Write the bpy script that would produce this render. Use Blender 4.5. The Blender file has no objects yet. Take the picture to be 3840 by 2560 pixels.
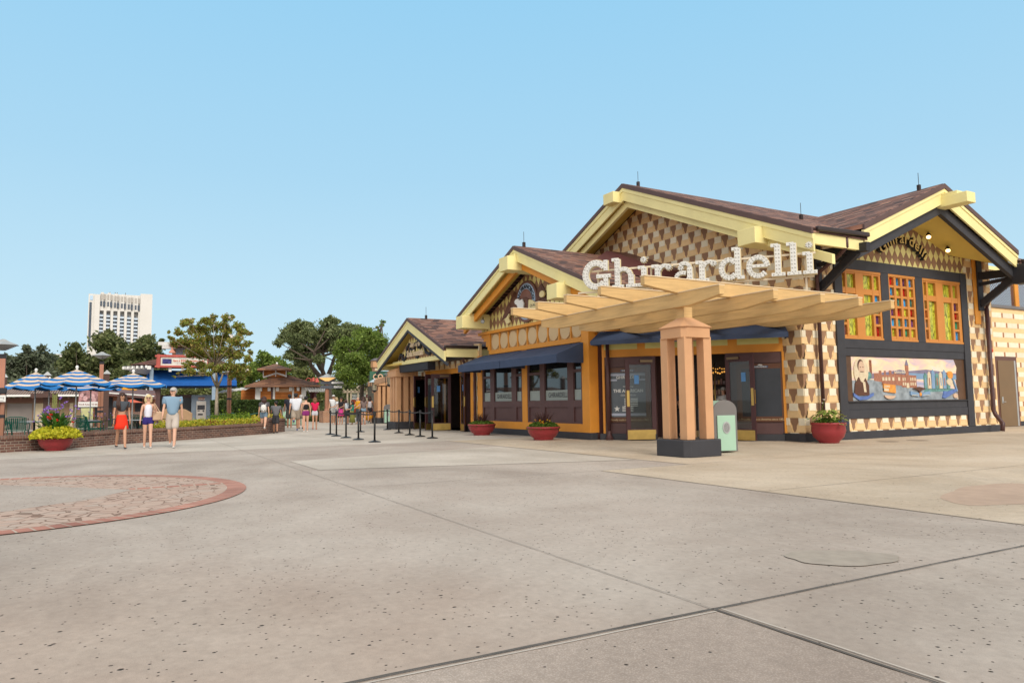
import bpy, bmesh, math, random
import numpy as np
from mathutils import Vector, Matrix
R=math.radians; PI=math.pi
random.seed(7); rng=np.random.default_rng(7)
S=bpy.context.scene; COL=S.collection

# ------------------------------------------------------------ camera
EYE=1.22; FPX=2705.0
_p,_r,_a=R(4.84),R(-0.74),R(-29.18)
_f=np.array([0,math.cos(_p),math.sin(_p)]); _rt=np.array([1.,0,0]); _up=np.cross(_rt,_f)
_rt,_up=_rt*math.cos(_r)+_up*math.sin(_r), -_rt*math.sin(_r)+_up*math.cos(_r)
_M=np.array([[-math.sin(_a),-math.cos(_a),0],[math.cos(_a),-math.sin(_a),0],[0,0,1]])
cr,cu,cf=_M@_rt,_M@_up,_M@_f
cam=bpy.data.cameras.new('camera'); co=bpy.data.objects.new('camera',cam); COL.objects.link(co)
m=Matrix.Identity(4)
for i in range(3):
    m[i][0]=cr[i]; m[i][1]=cu[i]; m[i][2]=-cf[i]
m[2][3]=EYE
co.matrix_world=m
cam.sensor_width=36; cam.sensor_fit='HORIZONTAL'; cam.lens=36*FPX/3840; cam.clip_end=3000; cam.clip_start=.05
S.camera=co
def ray(x,y): return cr*(x-1920)-cu*(y-1280)+cf*FPX
def at(x,y,d):           # a point d metres away (measured on the ground) along a line of sight
    v=ray(x,y); k=d/math.hypot(v[0],v[1]); return Vector((v[0]*k,v[1]*k,EYE+v[2]*k))
def gnd(x,y,z=0.):
    v=ray(x,y); k=(z-EYE)/v[2]; return Vector((v[0]*k,v[1]*k,z))
def screen_plane(px0,d):
    """vertical plane facing the photographer, d metres away: origin on the ground, right and outward directions, u(px), z(py)"""
    o=at(px0,1500,d); o.z=0; n=-o.normalized(); U=Vector((-n.y,n.x,0))
    if U.dot(Vector(cr))<0: U=-U
    def u(px):
        v=ray(px,1500); v=Vector((v[0],v[1],0)); k=o.dot(n)/v.dot(n); return (v*k-o).dot(U)
    return o,U,n,u,(lambda py: at(px0,py,d).z)
def az(t):               # direction t degrees right of the viewing direction
    t=R(t); s,c=math.sin(t),math.cos(t); v=_M@np.array([s,c,0]); return Vector((v[0],v[1],0))

# ------------------------------------------------------------ light
w=bpy.data.worlds.new('World'); S.world=w; w.use_nodes=True
nt=w.node_tree; nt.nodes.clear()
out=nt.nodes.new('ShaderNodeOutputWorld'); bg=nt.nodes.new('ShaderNodeBackground')
sky=nt.nodes.new('ShaderNodeTexSky'); sky.sky_type='NISHITA'; sky.sun_disc=False
CLOUD_FILL=11.8; SUN_EL=42; sd=az(180-28)   # towards the sun (behind the camera, a little to its right)
sky.sun_elevation=R(SUN_EL); sky.sun_rotation=math.atan2(sd.x,sd.y)
sky.air_density=1.0; sky.dust_density=1.6; sky.ozone_density=1.2; sky.altitude=0
hs=nt.nodes.new('ShaderNodeHueSaturation'); hs.inputs['Saturation'].default_value=.85
mx=nt.nodes.new('ShaderNodeMix'); mx.data_type='RGBA'; mx.inputs[0].default_value=.55
# thin high overcast veil: pale blue, paler towards the horizon
tc=nt.nodes.new('ShaderNodeTexCoord'); sp=nt.nodes.new('ShaderNodeSeparateXYZ'); rp=nt.nodes.new('ShaderNodeValToRGB')
nt.links.new(tc.outputs['Generated'],sp.inputs[0]); nt.links.new(sp.outputs['Z'],rp.inputs[0])
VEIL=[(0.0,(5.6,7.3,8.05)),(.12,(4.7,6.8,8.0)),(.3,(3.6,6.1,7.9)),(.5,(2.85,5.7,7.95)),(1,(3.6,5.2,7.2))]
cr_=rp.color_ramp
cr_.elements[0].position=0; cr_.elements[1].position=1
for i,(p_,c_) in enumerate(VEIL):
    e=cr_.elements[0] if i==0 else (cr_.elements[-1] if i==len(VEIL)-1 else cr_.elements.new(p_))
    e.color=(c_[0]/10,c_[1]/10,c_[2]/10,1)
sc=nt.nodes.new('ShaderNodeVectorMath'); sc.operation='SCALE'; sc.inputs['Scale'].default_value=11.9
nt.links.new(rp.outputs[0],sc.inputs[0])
nt.links.new(sky.outputs[0],hs.inputs['Color']); nt.links.new(hs.outputs[0],mx.inputs['A']); nt.links.new(sc.outputs[0],mx.inputs['B'])
mx.inputs[0].default_value=.92
# unseen sky overhead and behind the camera: white cloud added as fill light
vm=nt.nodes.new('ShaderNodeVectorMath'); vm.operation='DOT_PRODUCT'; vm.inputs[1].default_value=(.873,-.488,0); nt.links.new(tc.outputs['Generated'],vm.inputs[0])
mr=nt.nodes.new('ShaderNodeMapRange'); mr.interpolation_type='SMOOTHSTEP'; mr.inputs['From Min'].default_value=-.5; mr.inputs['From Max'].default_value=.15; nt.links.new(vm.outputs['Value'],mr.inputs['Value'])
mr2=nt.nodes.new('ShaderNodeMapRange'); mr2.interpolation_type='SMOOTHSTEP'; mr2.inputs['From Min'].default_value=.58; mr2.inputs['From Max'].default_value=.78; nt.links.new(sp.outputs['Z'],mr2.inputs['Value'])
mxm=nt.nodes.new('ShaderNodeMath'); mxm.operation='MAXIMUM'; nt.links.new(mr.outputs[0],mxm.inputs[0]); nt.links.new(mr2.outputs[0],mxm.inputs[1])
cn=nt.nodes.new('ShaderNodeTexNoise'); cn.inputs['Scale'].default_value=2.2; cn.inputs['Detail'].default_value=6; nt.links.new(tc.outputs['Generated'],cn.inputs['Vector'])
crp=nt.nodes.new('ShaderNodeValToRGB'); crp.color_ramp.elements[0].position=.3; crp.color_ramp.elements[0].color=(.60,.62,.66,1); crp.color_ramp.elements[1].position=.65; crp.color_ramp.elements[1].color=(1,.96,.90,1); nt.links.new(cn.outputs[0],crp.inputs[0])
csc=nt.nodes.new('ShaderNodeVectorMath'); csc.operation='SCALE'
mr3=nt.nodes.new('ShaderNodeMapRange'); mr3.interpolation_type='SMOOTHSTEP'; mr3.inputs['From Min'].default_value=-.1; mr3.inputs['From Max'].default_value=.85; mr3.inputs['To Min'].default_value=CLOUD_FILL*.72; mr3.inputs['To Max'].default_value=CLOUD_FILL*1.45; nt.links.new(vm.outputs['Value'],mr3.inputs['Value']); nt.links.new(mr3.outputs[0],csc.inputs['Scale'])  # cloud shaped brighter low behind the camera to light the walls
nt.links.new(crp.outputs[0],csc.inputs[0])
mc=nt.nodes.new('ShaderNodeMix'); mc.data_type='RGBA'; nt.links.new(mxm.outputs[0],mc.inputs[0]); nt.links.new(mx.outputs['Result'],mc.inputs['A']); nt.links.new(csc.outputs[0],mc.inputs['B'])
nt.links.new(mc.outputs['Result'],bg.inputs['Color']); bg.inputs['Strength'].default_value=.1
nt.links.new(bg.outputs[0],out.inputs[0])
sl=bpy.data.lights.new('sun','SUN'); sl.energy=2.2; sl.angle=R(22); sl.color=(1,.93,.82)
so=bpy.data.objects.new('sun',sl); COL.objects.link(so)
sv=Vector((sd.x*math.cos(R(SUN_EL)),sd.y*math.cos(R(SUN_EL)),math.sin(R(SUN_EL))))
so.rotation_euler=sv.to_track_quat('Z','Y').to_euler(); so.location=(0,0,60)
S.view_settings.view_transform='Standard'; S.view_settings.look='None'; S.view_settings.exposure=0.0; S.view_settings.gamma=1
S.render.engine='CYCLES'; S.cycles.max_bounces=6; S.cycles.transparent_max_bounces=16

# ------------------------------------------------------------ materials
MATS={}
def nodes(name):
    m=bpy.data.materials.new(name); m.use_nodes=True; t=m.node_tree; b=t.nodes['Principled BSDF']; return m,t,b
def ramp(t,stops,interp='LINEAR'):
    r=t.nodes.new('ShaderNodeValToRGB'); c=r.color_ramp; c.interpolation=interp
    while len(c.elements)<len(stops): c.elements.new(.5)
    for e,(p,col) in zip(c.elements,stops): e.position=p; e.color=(*col,1)
    return r
def mul(c,k): return tuple(min(1,x*k) for x in c)
def mat(name,col,rough=.65,var=.12,scale=2.,bump=0.,metal=0.,wood=False,spec=.4,bscale=60,dirt=0.):
    if name in MATS: return MATS[name]
    m,t,b=nodes(name); tc=t.nodes.new('ShaderNodeTexCoord')
    n=t.nodes.new('ShaderNodeTexNoise'); n.inputs['Scale'].default_value=scale; n.inputs['Detail'].default_value=6
    mp=t.nodes.new('ShaderNodeMapping'); t.links.new(tc.outputs['UV'],mp.inputs[0]); t.links.new(mp.outputs[0],n.inputs['Vector'])
    if wood: mp.inputs['Scale'].default_value=(.6,9,9)
    r=ramp(t,[(.25,mul(col,1-var)),(.75,mul(col,1+var))]); t.links.new(n.outputs[0],r.inputs[0]); src=r.outputs[0]
    if dirt>0:
        n3=t.nodes.new('ShaderNodeTexNoise'); n3.inputs['Scale'].default_value=.9; n3.inputs['Detail'].default_value=8; n3.inputs['Roughness'].default_value=.7
        t.links.new(tc.outputs['UV'],n3.inputs['Vector'])
        r3=ramp(t,[(.45,(1,1,1)),(.75,(1-dirt,1-dirt*1.05,1-dirt*1.1))]); t.links.new(n3.outputs[0],r3.inputs[0])
        mm=t.nodes.new('ShaderNodeMix'); mm.data_type='RGBA'; mm.blend_type='MULTIPLY'; mm.inputs[0].default_value=1
        t.links.new(src,mm.inputs['A']); t.links.new(r3.outputs[0],mm.inputs['B']); src=mm.outputs['Result']
    t.links.new(src,b.inputs['Base Color'])
    b.inputs['Roughness'].default_value=rough; b.inputs['Metallic'].default_value=metal; b.inputs['Specular IOR Level'].default_value=spec
    if bump>0:
        n2=t.nodes.new('ShaderNodeTexNoise'); n2.inputs['Scale'].default_value=bscale; n2.inputs['Detail'].default_value=3; t.links.new(mp.outputs[0],n2.inputs['Vector'])
        bp=t.nodes.new('ShaderNodeBump'); bp.inputs['Strength'].default_value=bump; bp.inputs['Distance'].default_value=.01
        t.links.new(n2.outputs[0],bp.inputs['Height']); t.links.new(bp.outputs[0],b.inputs['Normal'])
    MATS[name]=m; return m
def brickmat(name,c1,c2,mortar,bw,rh,ms=.008,offset=.5,rough=.85,bias=0,extra=None,bump=.6,squash=1):
    m,t,b=nodes(name); tc=t.nodes.new('ShaderNodeTexCoord'); k=t.nodes.new('ShaderNodeTexBrick')
    k.inputs['Scale'].default_value=1; k.inputs['Brick Width'].default_value=bw; k.inputs['Row Height'].default_value=rh
    k.inputs['Mortar Size'].default_value=ms; k.offset=offset; k.inputs['Bias'].default_value=bias; k.inputs['Mortar Smooth'].default_value=.1
    k.inputs['Color1'].default_value=(*c1,1); k.inputs['Color2'].default_value=(*c2,1); k.inputs['Mortar'].default_value=(*mortar,1)
    t.links.new(tc.outputs['UV'],k.inputs['Vector'])
    n=t.nodes.new('ShaderNodeTexNoise'); n.inputs['Scale'].default_value=1.3; n.inputs['Detail'].default_value=5; t.links.new(tc.outputs['UV'],n.inputs['Vector'])
    r=ramp(t,[(.3,(.75,.75,.75)),(.7,(1.2,1.2,1.2))]); t.links.new(n.outputs[0],r.inputs[0])
    mm=t.nodes.new('ShaderNodeMix'); mm.data_type='RGBA'; mm.blend_type='MULTIPLY'; mm.inputs[0].default_value=1
    t.links.new(k.outputs['Color'],mm.inputs['A']); t.links.new(r.outputs[0],mm.inputs['B'])
    t.links.new(mm.outputs['Result'],b.inputs['Base Color']); b.inputs['Roughness'].default_value=rough; b.inputs['Specular IOR Level'].default_value=.25
    bp=t.nodes.new('ShaderNodeBump'); bp.inputs['Strength'].default_value=bump; bp.inputs['Distance'].default_value=.02; bp.invert=True
    t.links.new(k.outputs['Fac'],bp.inputs['Height']); t.links.new(bp.outputs[0],b.inputs['Normal'])
    MATS[name]=m; return m
def leafmat(name,cols,rough=.6,trans=.25):
    m,t,b=nodes(name); g=t.nodes.new('ShaderNodeNewGeometry'); n=len(cols)
    r=ramp(t,[(i/max(1,n-1),c) for i,c in enumerate(cols)]); t.links.new(g.outputs['Random Per Island'],r.inputs[0])
    t.links.new(r.outputs[0],b.inputs['Base Color']); b.inputs['Roughness'].default_value=rough; b.inputs['Specular IOR Level'].default_value=.25
    tr=t.nodes.new('ShaderNodeBsdfTranslucent'); t.links.new(r.outputs[0],tr.inputs[0]); ms=t.nodes.new('ShaderNodeMixShader'); ms.inputs[0].default_value=trans
    o=t.nodes['Material Output']; t.links.new(b.outputs[0],ms.inputs[1]); t.links.new(tr.outputs[0],ms.inputs[2]); t.links.new(ms.outputs[0],o.inputs[0])
    MATS[name]=m; return m
def emis(name,col,s):
    m,t,b=nodes(name); b.inputs['Base Color'].default_value=(*col,1); b.inputs['Emission Color'].default_value=(*col,1); b.inputs['Emission Strength'].default_value=s; MATS[name]=m; return m
def roofmat(name,cols,bw=.34,rh=.235):
    """individual tiles: a random tone per tile, a dark line and a step at each course"""
    m,t,b=nodes(name); tc=t.nodes.new('ShaderNodeTexCoord'); k=t.nodes.new('ShaderNodeTexBrick'); k.offset=.5
    for a_,v in (('Scale',1),('Brick Width',bw),('Row Height',rh),('Mortar Size',.008),('Bias',0),('Mortar Smooth',.3)): k.inputs[a_].default_value=v
    k.inputs['Color1'].default_value=(0,0,0,1); k.inputs['Color2'].default_value=(1,1,1,1); k.inputs['Mortar'].default_value=(.5,.5,.5,1)
    t.links.new(tc.outputs['UV'],k.inputs['Vector'])
    n=len(cols); r=ramp(t,[(i/(n-1),c) for i,c in enumerate(cols)]); t.links.new(k.outputs['Color'],r.inputs[0])
    sp=t.nodes.new('ShaderNodeSeparateXYZ'); t.links.new(tc.outputs['UV'],sp.inputs[0])
    d=t.nodes.new('ShaderNodeMath'); d.operation='DIVIDE'; d.inputs[1].default_value=rh; t.links.new(sp.outputs['Y'],d.inputs[0])
    fr=t.nodes.new('ShaderNodeMath'); fr.operation='FRACT'; t.links.new(d.outputs[0],fr.inputs[0])
    r2=ramp(t,[(0,(.10,.08,.08)),(.3,(.14,.11,.11)),(.38,(1.2,1.2,1.2)),(1,(.85,.85,.85))]); t.links.new(fr.outputs[0],r2.inputs[0])
    nz=t.nodes.new('ShaderNodeTexNoise'); nz.inputs['Scale'].default_value=.7; nz.inputs['Detail'].default_value=6; t.links.new(tc.outputs['UV'],nz.inputs['Vector'])
    r3=ramp(t,[(.3,(.8,.8,.85)),(.7,(1.15,1.1,1.05))]); t.links.new(nz.outputs[0],r3.inputs[0])
    def mulc(a,c):
        mm=t.nodes.new('ShaderNodeMix'); mm.data_type='RGBA'; mm.blend_type='MULTIPLY'; mm.inputs[0].default_value=1; t.links.new(a,mm.inputs['A']); t.links.new(c,mm.inputs['B']); return mm.outputs['Result']
    t.links.new(mulc(mulc(r.outputs[0],r2.outputs[0]),r3.outputs[0]),b.inputs['Base Color'])
    inv=t.nodes.new('ShaderNodeMath'); inv.operation='SUBTRACT'; inv.inputs[0].default_value=1; t.links.new(fr.outputs[0],inv.inputs[1])
    bp=t.nodes.new('ShaderNodeBump'); bp.inputs['Strength'].default_value=.7; bp.inputs['Distance'].default_value=.03
    t.links.new(inv.outputs[0],bp.inputs['Height']); t.links.new(bp.outputs[0],b.inputs['Normal'])
    b.inputs['Roughness'].default_value=.8; b.inputs['Specular IOR Level'].default_value=.3
    MATS[name]=m; return m
def glassmat(name,col=(.9,.95,.95),a=.2,rough=.02):
    m,t,b=nodes(name); t.nodes.remove(b); o=t.nodes['Material Output']
    g=t.nodes.new('ShaderNodeBsdfGlossy'); g.inputs['Roughness'].default_value=rough; tr=t.nodes.new('ShaderNodeBsdfTransparent'); tr.inputs[0].default_value=(*col,1)
    f=t.nodes.new('ShaderNodeFresnel'); f.inputs[0].default_value=1.5; ad=t.nodes.new('ShaderNodeMath'); ad.operation='ADD'; ad.inputs[1].default_value=a; t.links.new(f.outputs[0],ad.inputs[0])
    ms=t.nodes.new('ShaderNodeMixShader'); t.links.new(ad.outputs[0],ms.inputs[0]); t.links.new(tr.outputs[0],ms.inputs[1]); t.links.new(g.outputs[0],ms.inputs[2]); t.links.new(ms.outputs[0],o.inputs[0])
    MATS[name]=m; return m

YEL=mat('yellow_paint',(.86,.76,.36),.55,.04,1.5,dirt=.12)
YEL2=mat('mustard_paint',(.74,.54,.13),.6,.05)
ORG=mat('orange_paint',(.70,.285,.035),.55,.05,2,dirt=.1,bump=.1)
PEACH=mat('peach_paint',(.80,.56,.29),.7,.07,6,bump=.15)
CREAM=mat('cream_paint',(.82,.74,.57),.7,.07,6,bump=.15)
BRN=mat('brown_shingle_paint',(.31,.175,.10),.75,.1,6,bump=.15)
DIAY=mat('diamond_yellow_paint',(.80,.69,.28),.65,.06,5)
for q_,v_ in ((PEACH,.09),(CREAM,.10),(BRN,.14)):
    t_=q_.node_tree; b_=t_.nodes['Principled BSDF']; l_=b_.inputs['Base Color'].links[0].from_socket; g_=t_.nodes.new('ShaderNodeNewGeometry')
    r_=ramp(t_,[(0,(1-v_,)*3),(1,(1+v_*.6,)*3)]); t_.links.new(g_.outputs['Random Per Island'],r_.inputs[0]); m_=t_.nodes.new('ShaderNodeMix'); m_.data_type='RGBA'; m_.blend_type='MULTIPLY'; m_.inputs[0].default_value=1
    t_.links.new(l_,m_.inputs['A']); t_.links.new(r_.outputs[0],m_.inputs['B']); t_.links.new(m_.outputs['Result'],b_.inputs['Base Color'])
BLK=mat('charcoal_paint',(.040,.040,.047),.6,.15,3,bump=.1)
BLK2=mat('deep_charcoal_paint',(.022,.022,.028),.6,.15,3,bump=.1)
MAUVE=mat('plum_brown_paint',(.105,.052,.05),.5,.1,3,bump=.1)
DOORC=mat('maroon_door_paint',(.062,.022,.025),.4,.12,3)
TANP=mat('tan_column_paint',(.60,.33,.17),.6,.05,2,bump=.15,dirt=.1)
PERG=mat('ochre_beam_wood',(.63,.415,.18),.65,.16,2.2,wood=True,bump=.25,dirt=.12)
DISC=mat('tan_disc_paint',(.62,.44,.24),.65,.04)
NAVY=mat('navy_canvas',(.043,.065,.125),.8,.1,2,bump=.2,bscale=120)
DARKGUT=mat('bronze_gutter',(.05,.035,.033),.35,.2,2,metal=.4)
RUST=mat('oxblood_downspout',(.075,.032,.03),.45,.35,7)
EDGE=mat('brown_roof_edging',(.11,.065,.06),.6,.1,2)
TILE=roofmat('roof_tiles',[(.07,.045,.042),(.14,.075,.06),(.24,.12,.085),(.34,.175,.12),(.17,.10,.085),(.42,.25,.18)])
WHITE=mat('white_paint',(.78,.77,.74),.5,.04)
BRASS=mat('brass',(.55,.38,.12),.3,.15,4,metal=.9)
BLUESIGN=mat('blue_notice_paper',(.09,.24,.50),.6,.1)
PLASBLK=mat('black_plastic',(.012,.012,.013),.45,.1)
GLASSD=mat('dark_window_glass',(.012,.013,.014),.03,.1,1,spec=1.0)
GLASS=glassmat('door_glass',(.72,.76,.76),.0)
FROST=mat('frosted_film',(.30,.34,.32),.25,.05)
POT=mat('terracotta_red_fibreglass',(.30,.035,.04),.35,.08,3,dirt=.12)
GALV=mat('galvanised_metal',(.42,.43,.43),.45,.15,3,metal=.3)
COPPER=mat('brown_lamp_post_paint',(.33,.15,.09),.5,.1,2)
DKWOOD=mat('dark_brown_timber',(.085,.045,.036),.7,.15,2,wood=True)
MINT=mat('mint_green_metal',(.36,.55,.42),.45,.04,2)
GREYM=mat('grey_metal',(.17,.16,.155),.5,.06,2)
SOIL=mat('dark_soil',(.05,.035,.025),.9,.3,8)
MARQ=mat('marquee_letter_white',(.66,.66,.63),.45,.05)
MARQE=mat('marquee_letter_edge',(.72,.60,.36),.5,.05)
BULB=mat('frosted_bulb',(.50,.49,.46),.2,.05,spec=.8)
WARM=emis('warm_lamp_glow',(1,.62,.22),6)
BRICK=brickmat('brown_brick',(.20,.10,.075),(.10,.055,.05),(.30,.25,.20),.21,.075,.008,bias=.0)
BRICKC=brickmat('brick_coping',(.22,.115,.085),(.15,.08,.065),(.25,.2,.16),.075,.22,.007,offset=0)
BRICKO=brickmat('orange_brick',(.42,.19,.10),(.30,.13,.08),(.45,.36,.26),.21,.08,.012)

# ------------------------------------------------------------ mesh builder
SPLIT={'roof_bracket','window_frame','hotel_window','balcony','top_recess','lattice_post','transom_panel','white_post','rafter_tail','cream_pier','doorway','roof_mast','interior_shelf','kick_plate','push_plate','shutter_post','corner_roof','bell','post','spot','dark_recess','banner_arm','orange_board','iron_band','fascia','spot','badge','frosted_strip','poster_stripes','figure','louvre_panel'}
class MB:
    def __init__(s): s.v=[]; s.f=[]; s.m=[]; s.mi=0
    def add(s,vs,fs):
        o=len(s.v); s.v+= [tuple(p) for p in vs]; s.f+=[tuple(i+o for i in f) for f in fs]; s.m+=[s.mi]*len(fs); return s
    def box(s,x0,x1,y0,y1,z0,z1):
        return s.hexa([(x0,y0,z0),(x1,y0,z0),(x1,y1,z0),(x0,y1,z0),(x0,y0,z1),(x1,y0,z1),(x1,y1,z1),(x0,y1,z1)])
    def hexa(s,p): return s.add(p,[(0,3,2,1),(4,5,6,7),(0,1,5,4),(1,2,6,5),(2,3,7,6),(3,0,4,7)])
    def fb(s,F,u0,u1,v0,v1,n0,n1):
        P=lambda u,v,n:F(u,v,n)
        return s.hexa([P(u0,v0,n1),P(u1,v0,n1),P(u1,v0,n0),P(u0,v0,n0),P(u0,v1,n1),P(u1,v1,n1),P(u1,v1,n0),P(u0,v1,n0)])
    def prism(s,F,pts,n0,n1,back=True):
        k=len(pts)
        if k<3: return s
        a=sum(pts[i][0]*pts[(i+1)%k][1]-pts[(i+1)%k][0]*pts[i][1] for i in range(k))
        if a<0: pts=pts[::-1]
        vs=[F(u,v,n1) for u,v in pts]+[F(u,v,n0) for u,v in pts]
        fs=[tuple(range(k))]+[(i,k+i,k+(i+1)%k,(i+1)%k) for i in range(k)]
        if back: fs.append(tuple(range(2*k-1,k-1,-1)))
        return s.add(vs,fs)
    def quad(s,a,b,c,d): return s.add([a,b,c,d],[(0,1,2,3)])
    def beam(s,a,b,w,h,up=(0,0,1)):
        a=Vector(a);b=Vector(b);d=(b-a).normalized();u=Vector(up); x=d.cross(u)
        if x.length<1e-4: x=d.cross(Vector((1,0,0)))
        x.normalize(); y=x.cross(d).normalized(); x=x*(w/2); y=y*(h/2)
        return s.hexa([a-x-y,a+x-y,b+x-y,b-x-y,a-x+y,a+x+y,b+x+y,b-x+y])
    def tube(s,path,r,n=8,cap=True):
        path=[Vector(p) for p in path]; k=len(path); rs=r if isinstance(r,(list,tuple)) else [r]*k
        ref=None; vs=[]
        for i,p in enumerate(path):
            d=((path[min(i+1,k-1)]-path[max(i-1,0)])).normalized()
            if ref is None:
                ref=d.cross(Vector((0,0,1)))
                if ref.length<.1: ref=d.cross(Vector((1,0,0)))
            x=(ref-d*ref.dot(d)).normalized(); ref=x; y=d.cross(x)
            for j in range(n):
                t=2*PI*j/n; vs.append(p+(x*math.cos(t)+y*math.sin(t))*rs[i])
        fs=[(i*n+j,i*n+(j+1)%n,(i+1)*n+(j+1)%n,(i+1)*n+j) for i in range(k-1) for j in range(n)]
        if cap: fs+=[tuple(range(n-1,-1,-1)),tuple(range((k-1)*n,k*n))]
        return s.add(vs,fs)
    def lathe(s,c,prof,n=24,sx=1,sy=1,a0=0):
        c=Vector(c); vs=[];k=len(prof)
        for r,z in prof:
            for j in range(n):
                t=a0+2*PI*j/n; vs.append((c.x+r*sx*math.cos(t),c.y+r*sy*math.sin(t),c.z+z))
        fs=[(i*n+j,i*n+(j+1)%n,(i+1)*n+(j+1)%n,(i+1)*n+j) for i in range(k-1) for j in range(n)]
        fs+=[tuple(range(n-1,-1,-1)),tuple(range((k-1)*n,k*n))]
        return s.add(vs,fs)
    def ell(s,c,rx,ry,rz,n=10,k=6,M=None,z0=-1.,z1=1.):
        c=Vector(c); vs=[]; a0=math.asin(z0);a1=math.asin(z1)
        for i in range(k+1):
            p=a0+(a1-a0)*i/k
            for j in range(n):
                t=2*PI*j/n; q=Vector((rx*math.cos(p)*math.cos(t),ry*math.cos(p)*math.sin(t),rz*math.sin(p)))
                if M: q=M@q
                vs.append(c+q)
        fs=[(i*n+j,i*n+(j+1)%n,(i+1)*n+(j+1)%n,(i+1)*n+j) for i in range(k) for j in range(n)]
        return s.add(vs,fs)
    def build(s,name,mats,parent=None,smooth=False,bevel=0.,label=None,uv=True):
        if name in SPLIT and parent is not None and len(s.v)>0:
            par=list(range(len(s.v)))
            def find(i):
                while par[i]!=i: par[i]=par[par[i]]; i=par[i]
                return i
            for f in s.f:
                r0=find(f[0])
                for i in f[1:]: par[find(i)]=r0
            comps={}
            for fi,f in enumerate(s.f): comps.setdefault(find(f[0]),[]).append(fi)
            if len(comps)>1:
                o=None
                for fl in comps.values():
                    q=MB(); mp={}
                    for fi in fl:
                        for i in s.f[fi]:
                            if i not in mp: mp[i]=len(q.v); q.v.append(s.v[i])
                        q.f.append(tuple(mp[i] for i in s.f[fi])); q.m.append(s.m[fi])
                    o=q.build_one(name,mats,parent,smooth,bevel,label,uv)
                return o
        return s.build_one(name,mats,parent,smooth,bevel,label,uv)
    def build_one(s,name,mats,parent=None,smooth=False,bevel=0.,label=None,uv=True):
        me=bpy.data.meshes.new(name); off=Vector((0,0,0))
        if parent is not None: off=wloc(parent)
        V=np.array(s.v,dtype=float).reshape(-1,3)-np.array(off)
        me.from_pydata(V.tolist(),[],s.f)
        if not isinstance(mats,(list,tuple)): mats=[mats]
        for q in mats: me.materials.append(q)
        if len(mats)>1: me.polygons.foreach_set('material_index',s.m)
        if smooth: me.polygons.foreach_set('use_smooth',[True]*len(s.f))
        me.update()
        if uv: autouv(me,off)
        o=bpy.data.objects.new(name,me); COL.objects.link(o)
        if parent is not None: o.parent=parent
        if label: o['label']=label
        if bevel>0:
            b=o.modifiers.new('bevel','BEVEL'); b.width=bevel; b.segments=2; b.limit_method='ANGLE'; b.angle_limit=R(40)
        return o
def wloc(o):
    v=Vector(o.location)
    while o.parent is not None: o=o.parent; v=v+Vector(o.location)
    return v
def autouv(me,off):
    uvl=me.uv_layers.new(name='uv'); nl=len(me.loops)
    if nl==0: return
    li=np.empty(nl,int); me.loops.foreach_get('vertex_index',li)
    co_=np.empty(len(me.vertices)*3); me.vertices.foreach_get('co',co_); co_=co_.reshape(-1,3)+np.array(off)
    pn=np.empty(len(me.polygons)*3); me.polygons.foreach_get('normal',pn); pn=pn.reshape(-1,3)
    lt=np.empty(len(me.polygons),int); me.polygons.foreach_get('loop_total',lt)
    N=np.repeat(pn,lt,axis=0); P=co_[li]
    U=np.stack([-N[:,1],N[:,0],np.zeros(nl)],1); L=np.linalg.norm(U,axis=1); flat=L<.15
    U[flat]=(1,0,0); L[flat]=1; U/=L[:,None]
    Vv=np.cross(N,U); Vv[flat]=(0,1,0)
    uvs=np.stack([(P*U).sum(1),(P*Vv).sum(1)],1).astype(np.float32)
    uvl.data.foreach_set('uv',uvs.ravel())
def thing(name,label,cat,loc=(0,0,0),group=None,kind=None):
    o=bpy.data.objects.new(name,None); COL.objects.link(o); o.location=loc; o.empty_display_size=.2
    return tag(o,label,cat,group,kind)
def tag(o,label=None,cat=None,group=None,kind=None):
    if label: o['label']=label
    if cat: o['category']=cat
    if group: o['group']=group
    if kind: o['kind']=kind
    return o
def copy_tree(o,loc=None,rz=None,label=None,group=None,parent=None):
    c=o.copy(); COL.objects.link(c)
    if parent is not None: c.parent=parent
    if loc is not None: c.location=loc
    if rz is not None: c.rotation_euler=(0,0,rz)
    if label: c['label']=label
    if group: c['group']=group
    for ch in list(o.children): copy_tree(ch,parent=c)
    return c
def frame(o,u,n):
    o=Vector(o);u=Vector(u).normalized();n=Vector(n).normalized(); z=Vector((0,0,1))
    return lambda a,b,c: o+u*a+z*b+n*c
FA=frame((0,13.5,0),(1,0,0),(0,-1,0))                # long front, facing the square
FG=frame((0,17.3,0),(1,0,0),(0,-1,0))                # tall gable wall
FB=frame((-13.95,0,0),(0,1,0),(1,0,0))               # right hand front
UC=Vector((.769,.639,0)).normalized()
FC=frame((-17,15.3,0),UC,(UC.y,-UC.x,0))             # chamfered entrance
def clip(poly,region):
    """Sutherland-Hodgman, convex ccw region"""
    out_=poly
    k=len(region)
    for i in range(k):
        a=region[i];b=region[(i+1)%k]; inp=out_; out_=[]
        if not inp: return []
        sd_=lambda p:(b[0]-a[0])*(p[1]-a[1])-(b[1]-a[1])*(p[0]-a[0])
        for j in range(len(inp)):
            p=inp[j];q=inp[(j+1)%len(inp)];sp_=sd_(p);sq=sd_(q)
            if sp_>=0: out_.append(p)
            if (sp_>=0)!=(sq>=0):
                t=sp_/(sp_-sq); out_.append((p[0]+(q[0]-p[0])*t,p[1]+(q[1]-p[1])*t))
    o2=[]
    for p in out_:
        if not o2 or abs(p[0]-o2[-1][0])+abs(p[1]-o2[-1][1])>1e-4: o2.append(p)
    if len(o2)>2 and abs(o2[0][0]-o2[-1][0])+abs(o2[0][1]-o2[-1][1])<1e-4: o2.pop()
    return o2 if len(o2)>2 else []
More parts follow.
